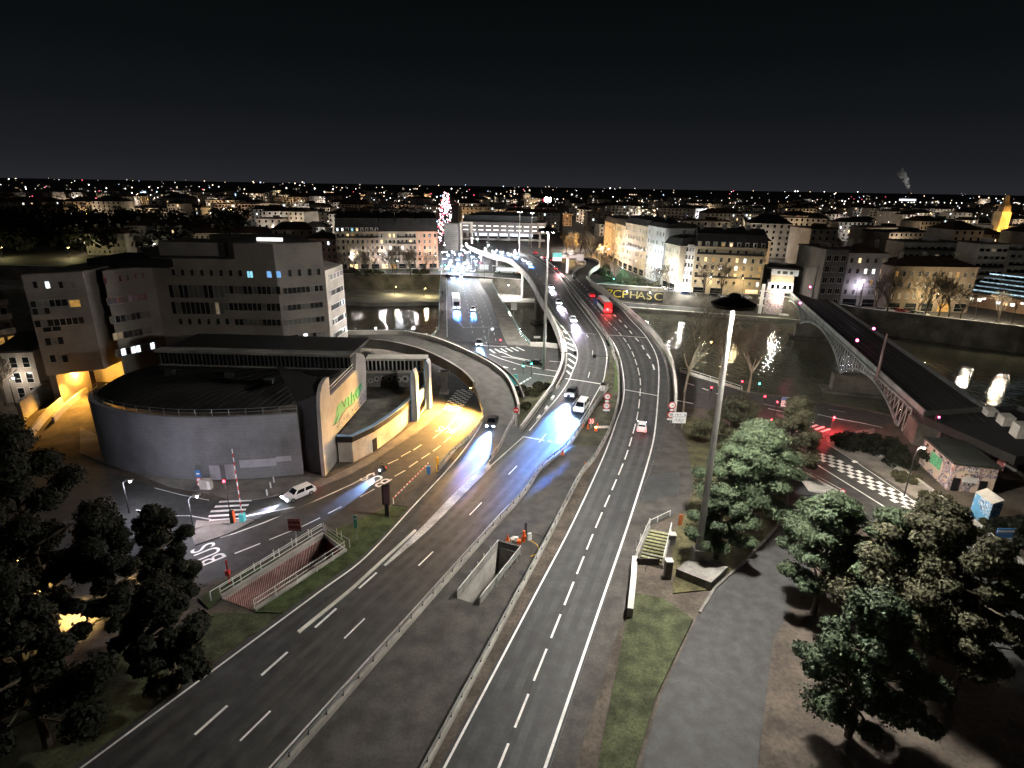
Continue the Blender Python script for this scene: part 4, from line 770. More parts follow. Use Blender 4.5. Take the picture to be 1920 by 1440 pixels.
# ------------------------------------------------------------------ office block (left)
t = thing('office_block', 'large dark beige office block with strip windows, stepping back in angled wings', 'building', P(200, 700, 0))
H0 = lambda v: Vector((v.x, v.y, 0))
A0, A1 = H0(P(88, 705, 6)), H0(P(195, 692, 6))
zA = PV(202, 560, A0, A1).z; dB = P(278, 549.5, zA) - P(202, 560, zA)
B0 = H0(PV(203, 600, A0, A1)); B1 = H0(PV(303, 600, B0, B0 + dB))
C0 = B1; C1 = H0(PY(528, 600, B1.y + .5)); zC = PV(528, 539, C0, C1).z
C2 = H0(PV(613, 570, C1, C1 + (P(602, 534.5, zC) - P(526, 540.5, zC))))
zD = PV(615, 547, C1, C2).z; dD = P(647, 532, zD) - P(617, 546, zD); D0 = C2 + dD.normalized() * .4; D1 = H0(PV(650, 600, D0, D0 + dD))
hA, hB, hCl, hCh, hD = PV(110, 512, A0, A1).z, PV(250, 503, B0, B1).z, PV(380, 486, C0, C1).z, PV(560, 456, C1, C2).z, PV(617, 505, D0, D1).z
def body(pts, z0, z1, m='officewall', name='wall', inset=True):
    MB().prism(pts, z0, z1).build(name, M[m], t)
BK = Vector((0, 22, 0))
body([A0, A1, A1 + BK, A0 + BK], 6, hA); body([B0 + Vector((.3, .8, 0)), B1, B1 + BK, B0 + BK + Vector((.3, 0, 0))], 0, hB)
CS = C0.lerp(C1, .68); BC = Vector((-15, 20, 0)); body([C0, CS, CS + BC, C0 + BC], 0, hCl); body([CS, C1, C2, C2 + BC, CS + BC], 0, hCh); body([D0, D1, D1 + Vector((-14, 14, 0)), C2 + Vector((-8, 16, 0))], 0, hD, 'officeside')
MB().prism([A0 + Vector((0, .5, 0)), A0 + Vector((1.3, .5, 0)), A0 + Vector((1.3, 9, 0)), A0 + Vector((0, 9, 0))], 0, 6).build('pillar', M['officewall'], t)
b = MB()
for pts, z in (((A0, A1, A1 + BK, A0 + BK), hA), ((B0, B1, B1 + BK, B0 + BK), hB), ((C0, CS, CS + BC, C0 + BC), hCl), ((CS, C1, C2, C2 + BC, CS + BC), hCh)):
    c = sum(pts, Vector()) / len(pts); b.prism([p.lerp(c, .02) for p in pts], z - .05, z + .12)
rf = b.build('roof', M['flatroof'], t)
MB().box(C0.lerp(C1, .25) + Vector((0, 9, hCl + 1.5)), (14, 9, 2.8)).box(C0.lerp(C1, .6) + Vector((0, 7, hCl + .8)), (3, 3, 1.6)).build('plant_room', M['officewall'], rf)
MB().box(B0.lerp(B1, .3) + Vector((0, 10, hB + .8)), (16, 12, 1.6)).build('plant_room', M['roof_metal'], rf)
a_ = PV(478, 454, C0, C1); MB().box(H0(a_) + Vector((2.4, 1.6, a_.z + .45)), (5.2, .5, .7)).build('rooftop_light', emat('rooftop_strip', (1, .99, .95), 1.4, .2), rf)
def band(A, B, x0, x1, yt, yb, n, special={}, name='window_band', frm='frame', z=None):
    """strip window between photo columns x0 and x1 on the facade A-B: n panes in one frame"""
    xm = (x0 + x1) / 2; p0, p1 = PV(x0, (yt + yb) / 2, A, B), PV(x1, (yt + yb) / 2, A, B); u, L, an = fr_of(A, B); s0, s1 = (H0(p0) - A).dot(u), (H0(p1) - A).dot(u)
    z1, z0 = z or (PV(xm, yt, A, B).z, PV(xm, yb, A, B).z); b = MB(); w = (s1 - s0) / n; nn = Vector((u.y, -u.x, 0))
    for k in range(n):
        r = special.get(k); g = r if r is not None else random.choice((0, 0, 0, 1))
        b.box(A + u * (s0 + w * (k + .5)) + nn * .02 + Z((z0 + z1) / 2), (w * .86, .05, z1 - z0 - .16), an, g)
        b.box(A + u * (s0 + w * k) + nn * .06 + Z((z0 + z1) / 2), (w * .12, .14, z1 - z0), an, 2)
    b.box(A + u * (s0 + s1) / 2 + nn * .06 + Z(z0), (s1 - s0, .16, .1), an, 2); b.box(A + u * (s0 + s1) / 2 + nn * .06 + Z(z1), (s1 - s0, .16, .1), an, 2)
    o = b.build(name, [M['glass'], M['glass2'], M[frm], M['lit_blue'], M['lit_cool'], M['lit_amber'], M['lit_dim'], M['lit_cyan']], t); return o, (z1, z0)
M['frame_o'] = mat('office_window_frame', (.20, .185, .165), .6, .1, 2)
for k, x in enumerate((325, 342.5, 360, 378.5, 396, 414.5, 432.5, 450.5)): band(C0, C1, x - 3.2, x + 3.2, 504.5 + k * .2, 517 + k * .2, 1, {0: 0}, 'window', 'frame_o')
band(C0, C1, 463.5, 474, 508, 521, 2, {0: 7, 1: 7}, 'window', 'officewall'); band(C0, C1, 500, 509.5, 508, 521, 1, {0: 3}, 'window', 'frame_o'); 
for x, g in ((522.5, 3),): band(C0, C1, x - 4.5, x + 4.5, 508, 521, 1, {0: g}, 'window', 'frame_o')
for x in (543.5, 561.5, 580.5, 597.5): band(C1, C2, x - 3.4, x + 3.4, 505 - (x - 543) * .04, 519 - (x - 543) * .05, 1, {0: 0}, 'window', 'frame_o')
for yt, yb, y2, sp in ((534, 559, 551, {}), (566, 589.5, 582, {})):
    o, z = band(C0, C1, 317 + (yt - 534) * .16, 400 + (yt - 534) * .1, yt, yb, 9, {}, frm='frame_o')
    band(C0, C1, 401 + (yt - 534) * .1, 420, yt + 1, yb, 2, ({0: 6, 1: 1} if yt > 560 else {0: 1, 1: 1}), frm='frame_o'); band(C0, C1, 421, 526, yt + 2, y2 + 1, 12, {}, frm='frame_o')
    band(C1, C2, 530, 606, yt + 3, y2 - 2, 9, {}, frm='frame_o')
for x in (339, 356, 374, 391.5, 409, 426.5): band(C0, C1, x - 3.2, x + 3.2, 597, 609, 1, {0: 0}, 'window', 'frame_o')
band(C0, C1, 440, 527, 598, 610.5, 10, {}, frm='frame_o'); band(C1, C2, 531, 609, 596, 607, 9, {k: 1 for k in range(7)}, frm='frame_o')
band(C0, C1, 345, 528, 628, 641, 20, {k: 1 for k in range(20)}, frm='frame_o'); band(C1, C2, 533, 611, 625, 635, 9, {3: 1, 4: 4}, frm='frame_o'); band(C1, C2, 575, 613, 653, 663, 5, {}, frm='frame_o')
for x, y in ((197, 525), (225, 522), (239, 520), (254, 518), (267.5, 516)): band(B0, B1, x - 3, x + 3, y - 6, y + 6.5, 1, {0: 0}, 'window', 'frame_o')
zb = zA
for (yl, yr, x0, x1, n, sp, hh) in ((566, 556, 201, 278, 8, {}, 13), (601, 588, 206, 284, 8, {0: 1}, 14), (632, 618, 212, 288, 8, {0: 6, 1: 6}, 14), (663, 648, 217, 293, 8, {0: 1, 1: 4, 3: 4, 4: 4, 5: 0, 7: 4}, 14)):
    z1, z0 = PV(x0, yl - hh / 2, B0, B1).z, PV(x0, yl + hh / 2, B0, B1).z; band(B0, B1, x0, x1, yl, yl, n, sp, frm='frame_o', z=(z1, z0))
for x, g in ((66, 0), (89, 4), (114, 0), (137, 1)): band(A0, A1, x - 4.5, x + 4.5, 527, 541, 1, {0: g}, 'window', 'frame_o')
band(A0, A1, 56, 127, 562, 576, 6, {}, frm='frame_o'); band(A0, A1, 129, 152, 562, 576, 1, {0: 5}, 'window', 'frame_o'); band(A0, A1, 60, 94, 576, 590, 3, {}, frm='frame_o')
band(A0, A1, 64, 159, 597, 611, 8, {}, frm='frame_o'); band(A0, A1, 79, 116, 612, 622, 2, {}, frm='frame_o'); band(A0, A1, 84, 120, 632, 647, 3, {}, frm='frame_o')
for x in (99, 122): band(A0, A1, x - 6, x + 6, 665, 680, 1, {}, 'window', 'frame_o')
def rows(A, B, lst, frm):
    for yl, x0, x1, n, hh, sp in lst:
        z1, z0 = PV(x0, yl - hh / 2, A, B).z, PV(x0, yl + hh / 2, A, B).z; band(A, B, x0, x1, yl, yl, n, sp, frm=frm, z=(z1, z0))
rows(D0, D1, ((521, 617, 643, 4, 11, {k: 1 for k in range(4)}), (551, 618.5, 645, 11, 11, {8: 1, 10: 1}), (578, 621, 647, 11, 11, {8: 4, 10: 4}), (605, 623.5, 649, 11, 11, {9: 4}), (631, 626, 650, 10, 11, {}), (655, 628, 652, 9, 11, {})), 'white')
# passage with a sodium lamp under the left wing, ramp walls
lamp(H0(PV(118, 700, A0, A1)) + Vector((0, 4, 4.6)) - t.location, 5000, (1, .47, .07), .3, t); MB().box(H0(PV(109, 700, A0, A1)) + Vector((0, 3, 5.5)), (1.4, .4, .3)).build('passage_lamp', M['lamp_s'], t)
lamp(H0(PV(160, 740, A0, A1)) + Vector((1, 3, 4.8)) - t.location, 2600, (1, .47, .07), .3, t); lamp(H0(PV(150, 740, A0, A1)) + Vector((0, .5, 5.6)) - t.location, 26000, (1, .47, .07), .3, t, 'bulb', 'SPOT', (.12, -.55, -1), 110, .6)
MB().box(H0(A0.lerp(A1, .5)) + Vector((3, 12, 2.9)), (17, .5, 5.8)).build('passage_wall', M['conc_light'], t)
w1 = resample([P(168, 712, .6), P(140, 733, .6), P(112, 756, .6), P(88, 778, .6), P(60, 812, .6)], 16); tag(MB().wall(w1, .9, .35, z0=-.7).build('ramp_wall', M['conc_light']), 'curved upper ramp wall in the orange lit passage under the office block', 'ramp wall')
w2 = resample([P(167, 730, .3), P(140, 751, .3), P(116, 772, .3), P(100, 790, .3)], 16); tag(MB().wall(w2, .9, .35, z0=-.4).build('ramp_wall', M['conc_light']), 'curved lower ramp wall in the orange lit passage under the office block', 'ramp wall')
tag(MB().wall([P(96, 735, 1), P(72, 752, 1), P(40, 780, 1)], 2.6, .6, z0=-1).build('wing_wall', M['conc']), 'dark sloping wing wall left of the orange passage', 'wall')
# ------------------------------------------------------------------ curved concrete hall
t = thing('concrete_hall', 'windowless concrete hall with a curved board-marked wall and dark vaulted roof', 'building', P(450, 890, 0))
FC = resample([Vector(p) for p in ((-67.5, 90, 0), (-66, 84.5, 0), (-62, 80.6, 0), (-56, 77.9, 0), (-50.5, 76.6, 0), (-46, 76.2, 0), (-41, 76.6, 0), (-37, 77.2, 0), (-31.5, 78.6, 0))], 60)
MB().wall(FC, 10, .6).build('wall', M['board'], t)
gA, gB = P(610, 893), H0(P(687, 750, 4.5)); gu, gL, gan = fr_of(gA, gB); gn = Vector((gu.y, -gu.x, 0)); G = lambda x, y: PV(x, y, gA, gB)
GP = [(610, 893), (606, 850), (602.5, 800), (600, 762), (600.5, 738), (604, 722), (610, 712), (616.5, 707), (619, 742), (667, 694), (668, 663), (675, 661.5), (681, 664.5), (685, 672), (686.3, 690), (687, 750), (632.5, 813), (635, 867)]
gp = [G(x, y) for x, y in GP]; gp[0].z = 0; gp[-1].z = 0
b = MB(); fl = tessellate_polygon([gp]); v2 = [p - gn * .55 for p in gp]; n_ = len(gp)
b.add(gp + v2, [tuple(f) for f in fl] + [tuple(i + n_ for i in reversed(f)) for f in fl] + [(i, (i + 1) % n_, (i + 1) % n_ + n_, i + n_) for i in range(n_)]); b.build('gable_wall', M['gable'], t)
zc = G(664, 694).z; cR_ = G(664, 694) - gn * .6; cL_ = P(300, 684, zc); ridge = [cL_.lerp(cR_, k / 59) for k in range(60)]
zt = G(668, 664).z
front = offset(FC, -.9); ns = 14; vs = []; fs = []
for j in range(ns + 1):
    s = j / ns
    for k in range(60):
        e = max(0.0, (k - 52) / 7); z0_ = 10.05 + e * 1.2
        p = front[k].lerp(ridge[k], s); vs.append((p.x, p.y, z0_ + (zc - z0_) * math.sin(s * math.pi / 2) ** .75))
fs = [(j * 60 + k, j * 60 + k + 1, (j + 1) * 60 + k + 1, (j + 1) * 60 + k) for j in range(ns) for k in range(59)]
b = MB().add(vs, fs)
e0, e1 = front[-1], gA + gu * .9 - gn * .6
b.strip([Vector((e0.x, e0.y, 0)), Vector((e0.x + .3, e0.y + .1, 0)), Vector((e1.x, e1.y, 0))], [Vector((e0.x, e0.y, 11.2)), Vector((e0.x + .3, e0.y + .1, 11.6)), Vector((e1.x, e1.y, 12.6))])
q = [Vector((*e1[:2], 12.6)), Vector((e0.x, e0.y, 11.2)), front[-8].lerp(ridge[-8], .25) + Z(13.2), G(617, 712) - gn * .6]; b.add(q, [(0, 1, 2, 3)])
M['roof_ribs'] = mat('ribbed_roof_sheet', (.022, .021, .020), .6, .2, 2, .1, metal=.2, stain=.4)
b.build('roof', M['roof_ribs'], t, smooth=True)
b = MB()
for k in range(2, 60, 2): b.tube([Vector(vs[j * 60 + k]) + Z(.05) for j in range(ns + 1)], .06, 4)
b.build('standing_seams', M['roof_metal'], t)
for k, j in ((14, 9), (30, 10), (44, 8)): MB().box(Vector(vs[j * 60 + k]) + Z(.35), (1.3, 1.0, .9)).build('roof_vent', M['dark_steel'], t)
for k in range(9):
    pass
railing('roof_railing', [p + Z(10) for p in offset(FC, -.25)][4:], 'thin railing along the top of the curved concrete wall', 1.0, 'steel', 2.2, .035, 2)
b = MB(); u_, L_, an_ = fr_of(cL_, cR_); b.box((cL_ + cR_) / 2 + Z((zt - zc) / 2) + Vector((0, .2, 0)), (L_, .3, zt - zc), an_, 0)
for k in range(46): b.box(cL_.lerp(cR_, (k + .5) / 46) + Z((zt - zc) / 2), (.12, .3, zt - zc), an_, 1)
b.box((cL_ + cR_) / 2 + Z(zt - zc + .2) + Vector((0, .6, 0)), (L_ + .6, 2.4, .4), an_, 2); b.box((cL_ + cR_) / 2 + Z(.1), (L_, .5, .25), an_, 2)
b.build('clerestory', [M['glass'], M['dark_steel'], M['conc_dark']], t)
b = MB().box((cL_ + cR_) / 2 + Vector((0, 7, zt - zc - .3)), (L_, 12, .5), an_); b.build('rear_roof', M['roof_metal'], t)
b = MB()
for dz in (.55, 1.1):
    b.tube([G(620, 741) + Z(dz) - gn * .3, G(666, 694) + Z(dz) - gn * .3], .05, 5)
b.build('gable_railing', M['rail_white'], t)
def curve_at(px, z):
    return min(range(60), key=lambda k: abs(proj(FC[k] + Z(z))[0] - px) if k > 12 else 1e9)
def panel(x0, x1, z0, z1, name, m):
    i0, i1 = curve_at(x0, z0), curve_at(x1, z0); q = offset(FC, .34)[i0:i1 + 1]
    MB().strip([p + Z(z0) for p in q], [p + Z(z1) for p in q]).strip([p + Z(z1) for p in q], [p - (q[0] - FC[i0]) * .2 + Z(z1) for p in q]).build(name, M[m], t)
M['board_pale'] = mat('pale_render_patch', (.33, .32, .35), .8, .08, 2, .05, stain=.15)
panel(393, 413, .05, 2.4, 'door', 'board_pale'); panel(425, 446, .05, 2.5, 'door', 'board_pale'); panel(450, 520, 1.9, 3.1, 'render_patch', 'board_pale'); panel(518, 552, 2.5, 3.3, 'render_patch', 'board_pale')
# graffiti on the gable
def blob(pts, name, m, off): 
    q = [G(x, y) + gn * off for x, y in pts]; b = MB(); k = len(q); f = tessellate_polygon([q]); b.add(q, [tuple(i) for i in f]); return b.build(name, M[m], t)
M['graf_green'] = mat('green_spray', (.10, .36, .17), .7, .45, .7, stain=.3); M['graf_tag'] = graffiti('tag_paint', (.33, .30, .28), 1.0, [(.05, .05, .06), (.30, .28, .30), (.10, .12, .14), (.36, .3, .28), (.04, .04, .05), (.2, .2, .22)], .75)
blob([(630, 800), (640, 787), (652, 775), (664, 762), (676, 745), (686, 726), (686.5, 748), (668, 770), (650, 790), (633, 812)], 'graffiti', 'graf_tag', .012)
gr = blob([(624, 797), (629, 780), (631, 763), (641, 750), (642, 756), (651, 742), (652, 748), (659, 733), (661, 741), (668, 728), (677, 717), (680, 725), (676, 733), (672, 745), (664, 752), (658, 759), (648, 765), (640, 776), (634, 790)], 'graffiti', 'graf_green', .02)
b = MB()
for st in ([(632, 764), (634, 778), (627, 796)], [(641, 752), (645, 763), (648, 748)], [(652, 744), (653, 760), (658, 757), (659, 735)], [(662, 740), (664, 752)], [(668, 730), (666, 740), (670, 747)], [(677, 719), (672, 728), (676, 733)], [(624, 798), (635, 791), (641, 777), (649, 766), (658, 760), (665, 753)]):
    b.tube([G(x, y) + gn * .03 for x, y in st], .07, 4)
b.build('graffiti_outline', M['black'], t)
# low wing with blue coping
t = thing('low_wing', 'low flat-roofed wing with blue coping along the curved bus street', 'building', P(700, 830))
WF = [(636, 866), (663, 866.5), (702, 846), (730, 826), (752, 808), (772, 787)]; wf = [P(x, y) for x, y in WF]; wz = 4.45
back = [H0(P(772, 722, wz)), H0(P(689, 722, wz)), H0(P(688, 750, wz)), H0(P(634, 813, wz))]
MB().prism(wf + back, 0, wz - .9, top=False).build('wall', mat('wing_render', (.48, .44, .38), .85, .16, 1.2, .1, stain=.35), t)
b = MB(); pts = wf + back; f = tessellate_polygon([[Vector((p.x, p.y, 0)) for p in pts]]); b.add([(p.x, p.y, wz - .35) for p in pts], [tuple(i) for i in f]); b.build('roof', M['flatroof'], t)
q = wf[:]; MB().wall([p + Z(wz - .9) for p in q], .95, .5).build('fascia', M['roof_metal'], t); MB().wall([p + Z(wz + .05) for p in q], .12, .7).build('coping', M['bluecap'], t)
u, L, an = fr_of(wf[2], wf[3]); MB().box(wf[2].lerp(wf[3], .05) + Vector((0, 0, 1.1)), (1.1, .2, 2.2), an).build('door', M['black'], t)
mA, mB = H0(P(689, 722, wz)), H0(P(772, 722, wz)); mB2 = mA + (mB - mA) * 1.36; mz = PV(700, 698, mA, mB).z; bz1 = PV(700, 675, mA, mB).z
MB().prism([mA, mB2, mB2 + Vector((0, .6, 0)), mA + Vector((0, .6, 0))], 0, mz).build('rear_wall', M['conc_dark'], t)
b = MB(); cc = [(.08, .36, .34), (.22, .5, .4), (.36, .55, .42), (.5, .5, .5), (.62, .62, .45), (.72, .45, .4), (.86, .5, .55)]; u, L, an = fr_of(mA, mB)
for k, (s, v, r) in enumerate(cc):
    c = mA + u * L * s - Vector((0, .06, 0)) + Z(wz + (mz - wz) * v)
    for rr, mi in ((r * 1.7, 0), (r * 1.2, 1), (r * .7, 2)): b.disc(c - Vector((0, .01 * (mi + 1), 0)), (-math.sin(an) * -1, -1, 0), rr, 18, mi, .012)
M['mural_a'] = mat('mural_grey', (.22, .22, .23), .8, .3, 2); M['mural_b'] = mat('mural_pale', (.5, .48, .46), .8, .2, 2); M['mural_c'] = mat('mural_dark', (.07, .06, .06), .8, .2, 2)
b.build('mural', [M['mural_a'], M['mural_b'], M['mural_c']], t)
b = MB(); c0, c1 = mA + Z(mz), mB2 + Z(mz); b.box((c0 + c1) / 2 + Z((bz1 - mz) / 2) + Vector((0, .4, 0)), ((c1 - c0).length, .3, bz1 - mz), an, 0)
for k in range(15): b.box(c0.lerp(c1, (k + .5) / 15) + Z((bz1 - mz) / 2), (.14, .7, bz1 - mz), an, 1)
b.box((c0 + c1) / 2 + Z(.15), ((c1 - c0).length, 1.0, .35), an, 1); b.box((c0 + c1) / 2 + Z(bz1 - mz + .2) + Vector((0, 1, 0)), ((c1 - c0).length, 3, .4), an, 1); b.build('clerestory', [M['glass'], M['conc_light']], t)
def fin(x0, x1, yt, yb, name):
    a = P((x0 + x1) / 2, yb); z = hz(a, yt); d = P(x1, yb) - P(x0, yb); w_ = d.length; s = [(-.5, 0), (.5, 0), (.5, .82), (.36, .94), (0, 1), (-.36, .94), (-.5, .82)]
    b = MB().slab([a + Vector((p * w_, 0, q * z)) for p, q in s], Vector((.2, 2.2, 0))); b.build(name, M['conc_light'], t)
    b = MB().tube([a + Vector((p * w_, -.05, q * z)) for p, q in s[1:] + s[:1]], .13, 5); b.build('edge_trim', M['bluecap'], t)
fin(772.5, 782, 695, 790, 'fin'); fin(798, 806, 676, 770, 'fin')
w2 = [P(781, 782), P(792, 771), P(801, 760)]; MB().wall(w2, 4.2, .4).build('end_wall', mat('end_render', (.55, .47, .34), .85, .14, 1.2, .1), t); MB().wall([p + Z(4.25) for p in w2], .5, .5).build('coping', M['bluecap'], t)
b = MB(); u, L, an = fr_of(w2[0], w2[2])
for k in range(5): b.box(w2[0] + u * L * .55 + Vector((.3, -.35, 1.0 + k * .32)), (L * .7, .1, .07), an, M=Matrix.Rotation(an, 3, 'Z') @ Matrix.Rotation(-.25, 3, 'Y'))
b.build('painted_stripes', M['black'], t)
# ------------------------------------------------------------------ railway bridge
Fb, Nb = P(1476, 546, 2.2), P(1712, 762, 5.6); Fb, Nb = H0(Fb), H0(Nb)
ru, rL, ran = fr_of(Fb, Nb); rn = Vector((ru.y, -ru.x, 0)); rn = rn if rn.x > 0 else -rn      # towards the right
sup = [(H0(PV(x, y, Fb, Nb)) - Fb).dot(ru) for x, y in ((1503, 600), (1578, 690), (1652, 745))]
sup = [0.0, sup[0], sup[1], rL]
zd = lambda s_: 2.2 + 3.4 * s_ / rL
t = thing('railway_bridge', 'dark railway bridge on steel lattice arches crossing the river at right', 'bridge', Fb)
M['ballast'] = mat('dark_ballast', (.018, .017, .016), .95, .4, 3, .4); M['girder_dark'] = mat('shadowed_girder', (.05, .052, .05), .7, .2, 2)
ex = Nb + ru * 5; nd = Vector((-ru.y, ru.x, 0))
run = [Fb - ru * 30 + Z(zd(-30)), Fb + Z(2.2), Nb + Z(5.6), ex + Z(5.7)]; nxt = [ex + Z(5.7), P(1905, 768, 5.7), P(2060, 835, 5.7)]
def deckrun(q, w, b, side=1):
    for p, r in zip(q, q[1:]):
        d = (r - p).normalized(); k = Vector((d.y, -d.x, 0)); k = (k if k.dot(rn) > 0 else -k) * w; b.add([p, r, r + k, p + k, p - Z(1.4), r - Z(1.4), r + k - Z(1.4), p + k - Z(1.4)], [(0, 1, 2, 3), (4, 5, 6, 7), (0, 1, 5, 4), (1, 2, 6, 5), (2, 3, 7, 6), (3, 0, 4, 7)])
b = MB(); deckrun(run, 12, b); deckrun(nxt, 16, b); b.build('deck', M['ballast'], t)
b = MB(); b.wall([p + rn * .15 for p in run[1:]], 1.0, .3, z0=-1.3); b.build('side_girder', M['truss'], t)
b = MB(); b.wall([p + rn * 11.85 for p in run[1:]], .9, .3, z0=-1.3); b.build('side_girder', M['girder_dark'], t)
b = MB(); b.wall(nxt, .9, .3); b.build('side_girder', M['girder_dark'], t)
b = MB()
for o_ in (3, 4.5, 7.5, 9): b.ribbon([p + rn * o_ + Z(.1) for p in run], .12)
b.build('track', M['rail_dark'], t)
for s0, s1 in zip(sup, sup[1:]):
    for o in (0.0, 11.6):
        b = MB(); n_ = max(int((s1 - s0) / 2.2), 4)
        pt = [Fb + ru * (s0 + (s1 - s0) * k / n_) + rn * o for k in range(n_ + 1)]; zt_ = [zd(s0 + (s1 - s0) * k / n_) - .5 for k in range(n_ + 1)]
        hi = [p + Z(z) for p, z in zip(pt, zt_)]; lo = [p + Z(-3.2 + (z + 1.9) * (1 - (2 * k / n_ - 1) ** 2) ** .8) for k, (p, z) in enumerate(zip(pt, zt_))]
        b.wall([p - Z(.25) for p in lo], .5, .45); b.wall([p - Z(.2) for p in hi], .4, .4)
        for k in range(n_ + 1):
            if (hi[k] - lo[k]).length > .5: b.tube([lo[k], hi[k]], .14, 4)
        for k in range(n_):
            if (hi[k] - lo[k]).length > 1.2 or (hi[k + 1] - lo[k + 1]).length > 1.2: b.tube([hi[k], lo[k + 1]] if k < n_ / 2 else [lo[k], hi[k + 1]], .11, 4)
        b.build('lattice_arch', M['truss'] if o == 0 else M['girder_dark'], t)
for s in sup[1:3]:
    c = Fb + ru * s + rn * 5.8; MB().box(c + Z(-6.0), (3.4, 15, 5.8), ran).box(c + Z(-8.2), (6, 19, 1.6), ran).build('pier', M['stone'], t)
c = Nb + ru * 2 + rn * 6; MB().box(c + Z(-2), (5, 12.5, 12), ran).build('abutment', M['stone'], t)
c = Fb - ru * 6 + rn * 7; MB().box(c + Z(-4), (8, 12, 9), ran).build('abutment', M['stone'], t)
p0, p1, p2 = ex + rn * 3, P(1905, 768, 5.7) + Vector((2.5, 3, 0)), P(2060, 835, 5.7) + Vector((2.5, 3, 0))
tag(MB().wall([H0(p0) - Z(.5), H0(p1) - Z(.5), H0(p2) - Z(.5)], 4.7, .6).build('railway_wall', M['conc_dark']), 'dark retaining wall under the railway behind the graffiti hut', 'wall')
def catenary(c, h, lab):
    t2 = thing('catenary_mast', lab, 'mast', c, 0, 'railway masts'); MB().tube([c, c + Z(h)], [.3, .2], 8).build('pole', M['conc_dark'], t2); MB().tube([c + Z(h * .86), c + Z(h * .9) + rn * 5], .07, 4).build('bracket', M['dark_steel'], t2)
for x, y, yt, z, lab in ((1643, 712, 626, 6, 'tall pale railway mast rising in front of the near bridge span'), (1522, 560, 496, 6, 'dark railway mast at the far end of the bridge'), (1607, 590, 530, 6, 'dark railway mast halfway along the far side of the bridge'), (1500, 552, 492, 6, 'dark railway mast beside the white pavilion')):
    c = P(x, y, z); catenary(c, hz(c, yt), lab)
for x, y, z, lab in ((1519, 538, 7.5, 'far pink signal lamp on the railway'), (1500, 568, 7.2, 'pink signal lamp on the bridge parapet'), (1638, 616, 8, 'pink signal lamp over the right hand track'), (1607, 638, 7.5, 'pink signal lamp midway along the bridge'), (1760, 782, 7.2, 'dim red signal lamp near the viaduct pillars')):
    c = P(x, y, z); t2 = thing('railway_signal', lab, 'signal', c, 0, 'railway signals'); MB().box(c + Vector((0, .1, 0)), (.7, .2, 1.3)).tube([c + Vector((0, .3, 0)), Vector((c.x, c.y + .3, 6))], .08, 5).build('post', M['black'], t2); MB().ball(c - Vector((0, .1, 0)), .34 if y < 760 else .15).build('signal_lamp', M['lamp_p'], t2)
# viaduct pillars by the hut
for k, (x, yb, yt) in enumerate(((1840, 838, 772), (1868, 858, 784), (1893, 884, 800))):
    c = P(x, yb); h = hz(c, yt); t2 = thing('viaduct_pillar', ('slanted concrete viaduct pillar, farthest from the hut roof corner', 'slanted concrete viaduct pillar in the middle of the row behind the hut', 'broad slanted concrete viaduct pillar nearest the camera')[k], 'pillar', c, 0, 'viaduct pillars')
    MB().slab([c + Vector((-1.1, 0, 0)), c + Vector((1.1, 0, 0)), c + Vector((1.3, 0, h)), c + Vector((-.6, 0, h))], Vector((.8, 2.4, 0))).build('shaft', M['conc_light'], t2); MB().box(c + Vector((.5, .8, h * .55)), (3.4, 3.4, .35)).build('ledge', M['conc_dark'], t2)
# graffiti hut and container
M['graf_hut'] = graffiti('hut_graffiti_paint', (.46, .36, .28), .42, [(.50, .38, .30), (.28, .12, .12), (.45, .35, .28), (.14, .12, .15), (.36, .30, .32), (.06, .05, .06)], .55)
a, b_, c_ = P(1727, 872), P(1812, 932), P(1862, 935); a = P(1722, 868); b_ = P(1774, 918); c_ = P(1858, 928); hh = 4.0
h1 = hz(b_, 869); d_ = a + (c_ - b_)
t = thing('graffiti_hut', 'small flat-roofed hut covered in graffiti below the railway', 'hut', b_)
MB().prism([a, b_, c_, d_], 0, h1).build('wall', M['graf_hut'], t)
cc = (a + b_ + c_ + d_) / 4; MB().prism([p + (p - cc).normalized() * .35 for p in (a, b_, c_, d_)], h1, h1 + .3).build('roof', mat('mossy_roof', (.03, .034, .028), .9, .3, 2, .2), t)
u, L, an = fr_of(b_, c_)
for q in (.16, .76): MB().box(b_ + u * L * q + Z(1.05) - Vector((-u.y, u.x, 0)) * .05, (.95, .14, 2.1), an).build('door', M['black'], t)
b = MB().box(b_ + u * L * .46 + Z(2.0) - Vector((-u.y, u.x, 0)) * .04, (L * .36, .05, .9), an); b.build('painted_panel', M['mural_b'], t)
tx = []
def text(name, s, size, m, loc, rot, root=None, ext=.01):
    c = bpy.data.curves.new(name, 'FONT'); c.body = s; c.size = size; c.extrude = ext; c.align_x = 'CENTER'; c.align_y = 'CENTER'; c.materials.append(m)
    o = bpy.data.objects.new(name, c); COL.objects.link(o); bpy.context.view_layer.update()
    me = bpy.data.meshes.new_from_object(o.evaluated_get(bpy.context.evaluated_depsgraph_get())); bpy.data.objects.remove(o); bpy.data.curves.remove(c)
    o = bpy.data.objects.new(name, me); COL.objects.link(o); o.rotation_euler = rot
    o.location = Vector(loc) - (root.location if root else Vector())
    if root: o.parent = root
    return o
n_ = Vector((u.y, -u.x, 0)); rs_ = random.Random(4); b = MB()
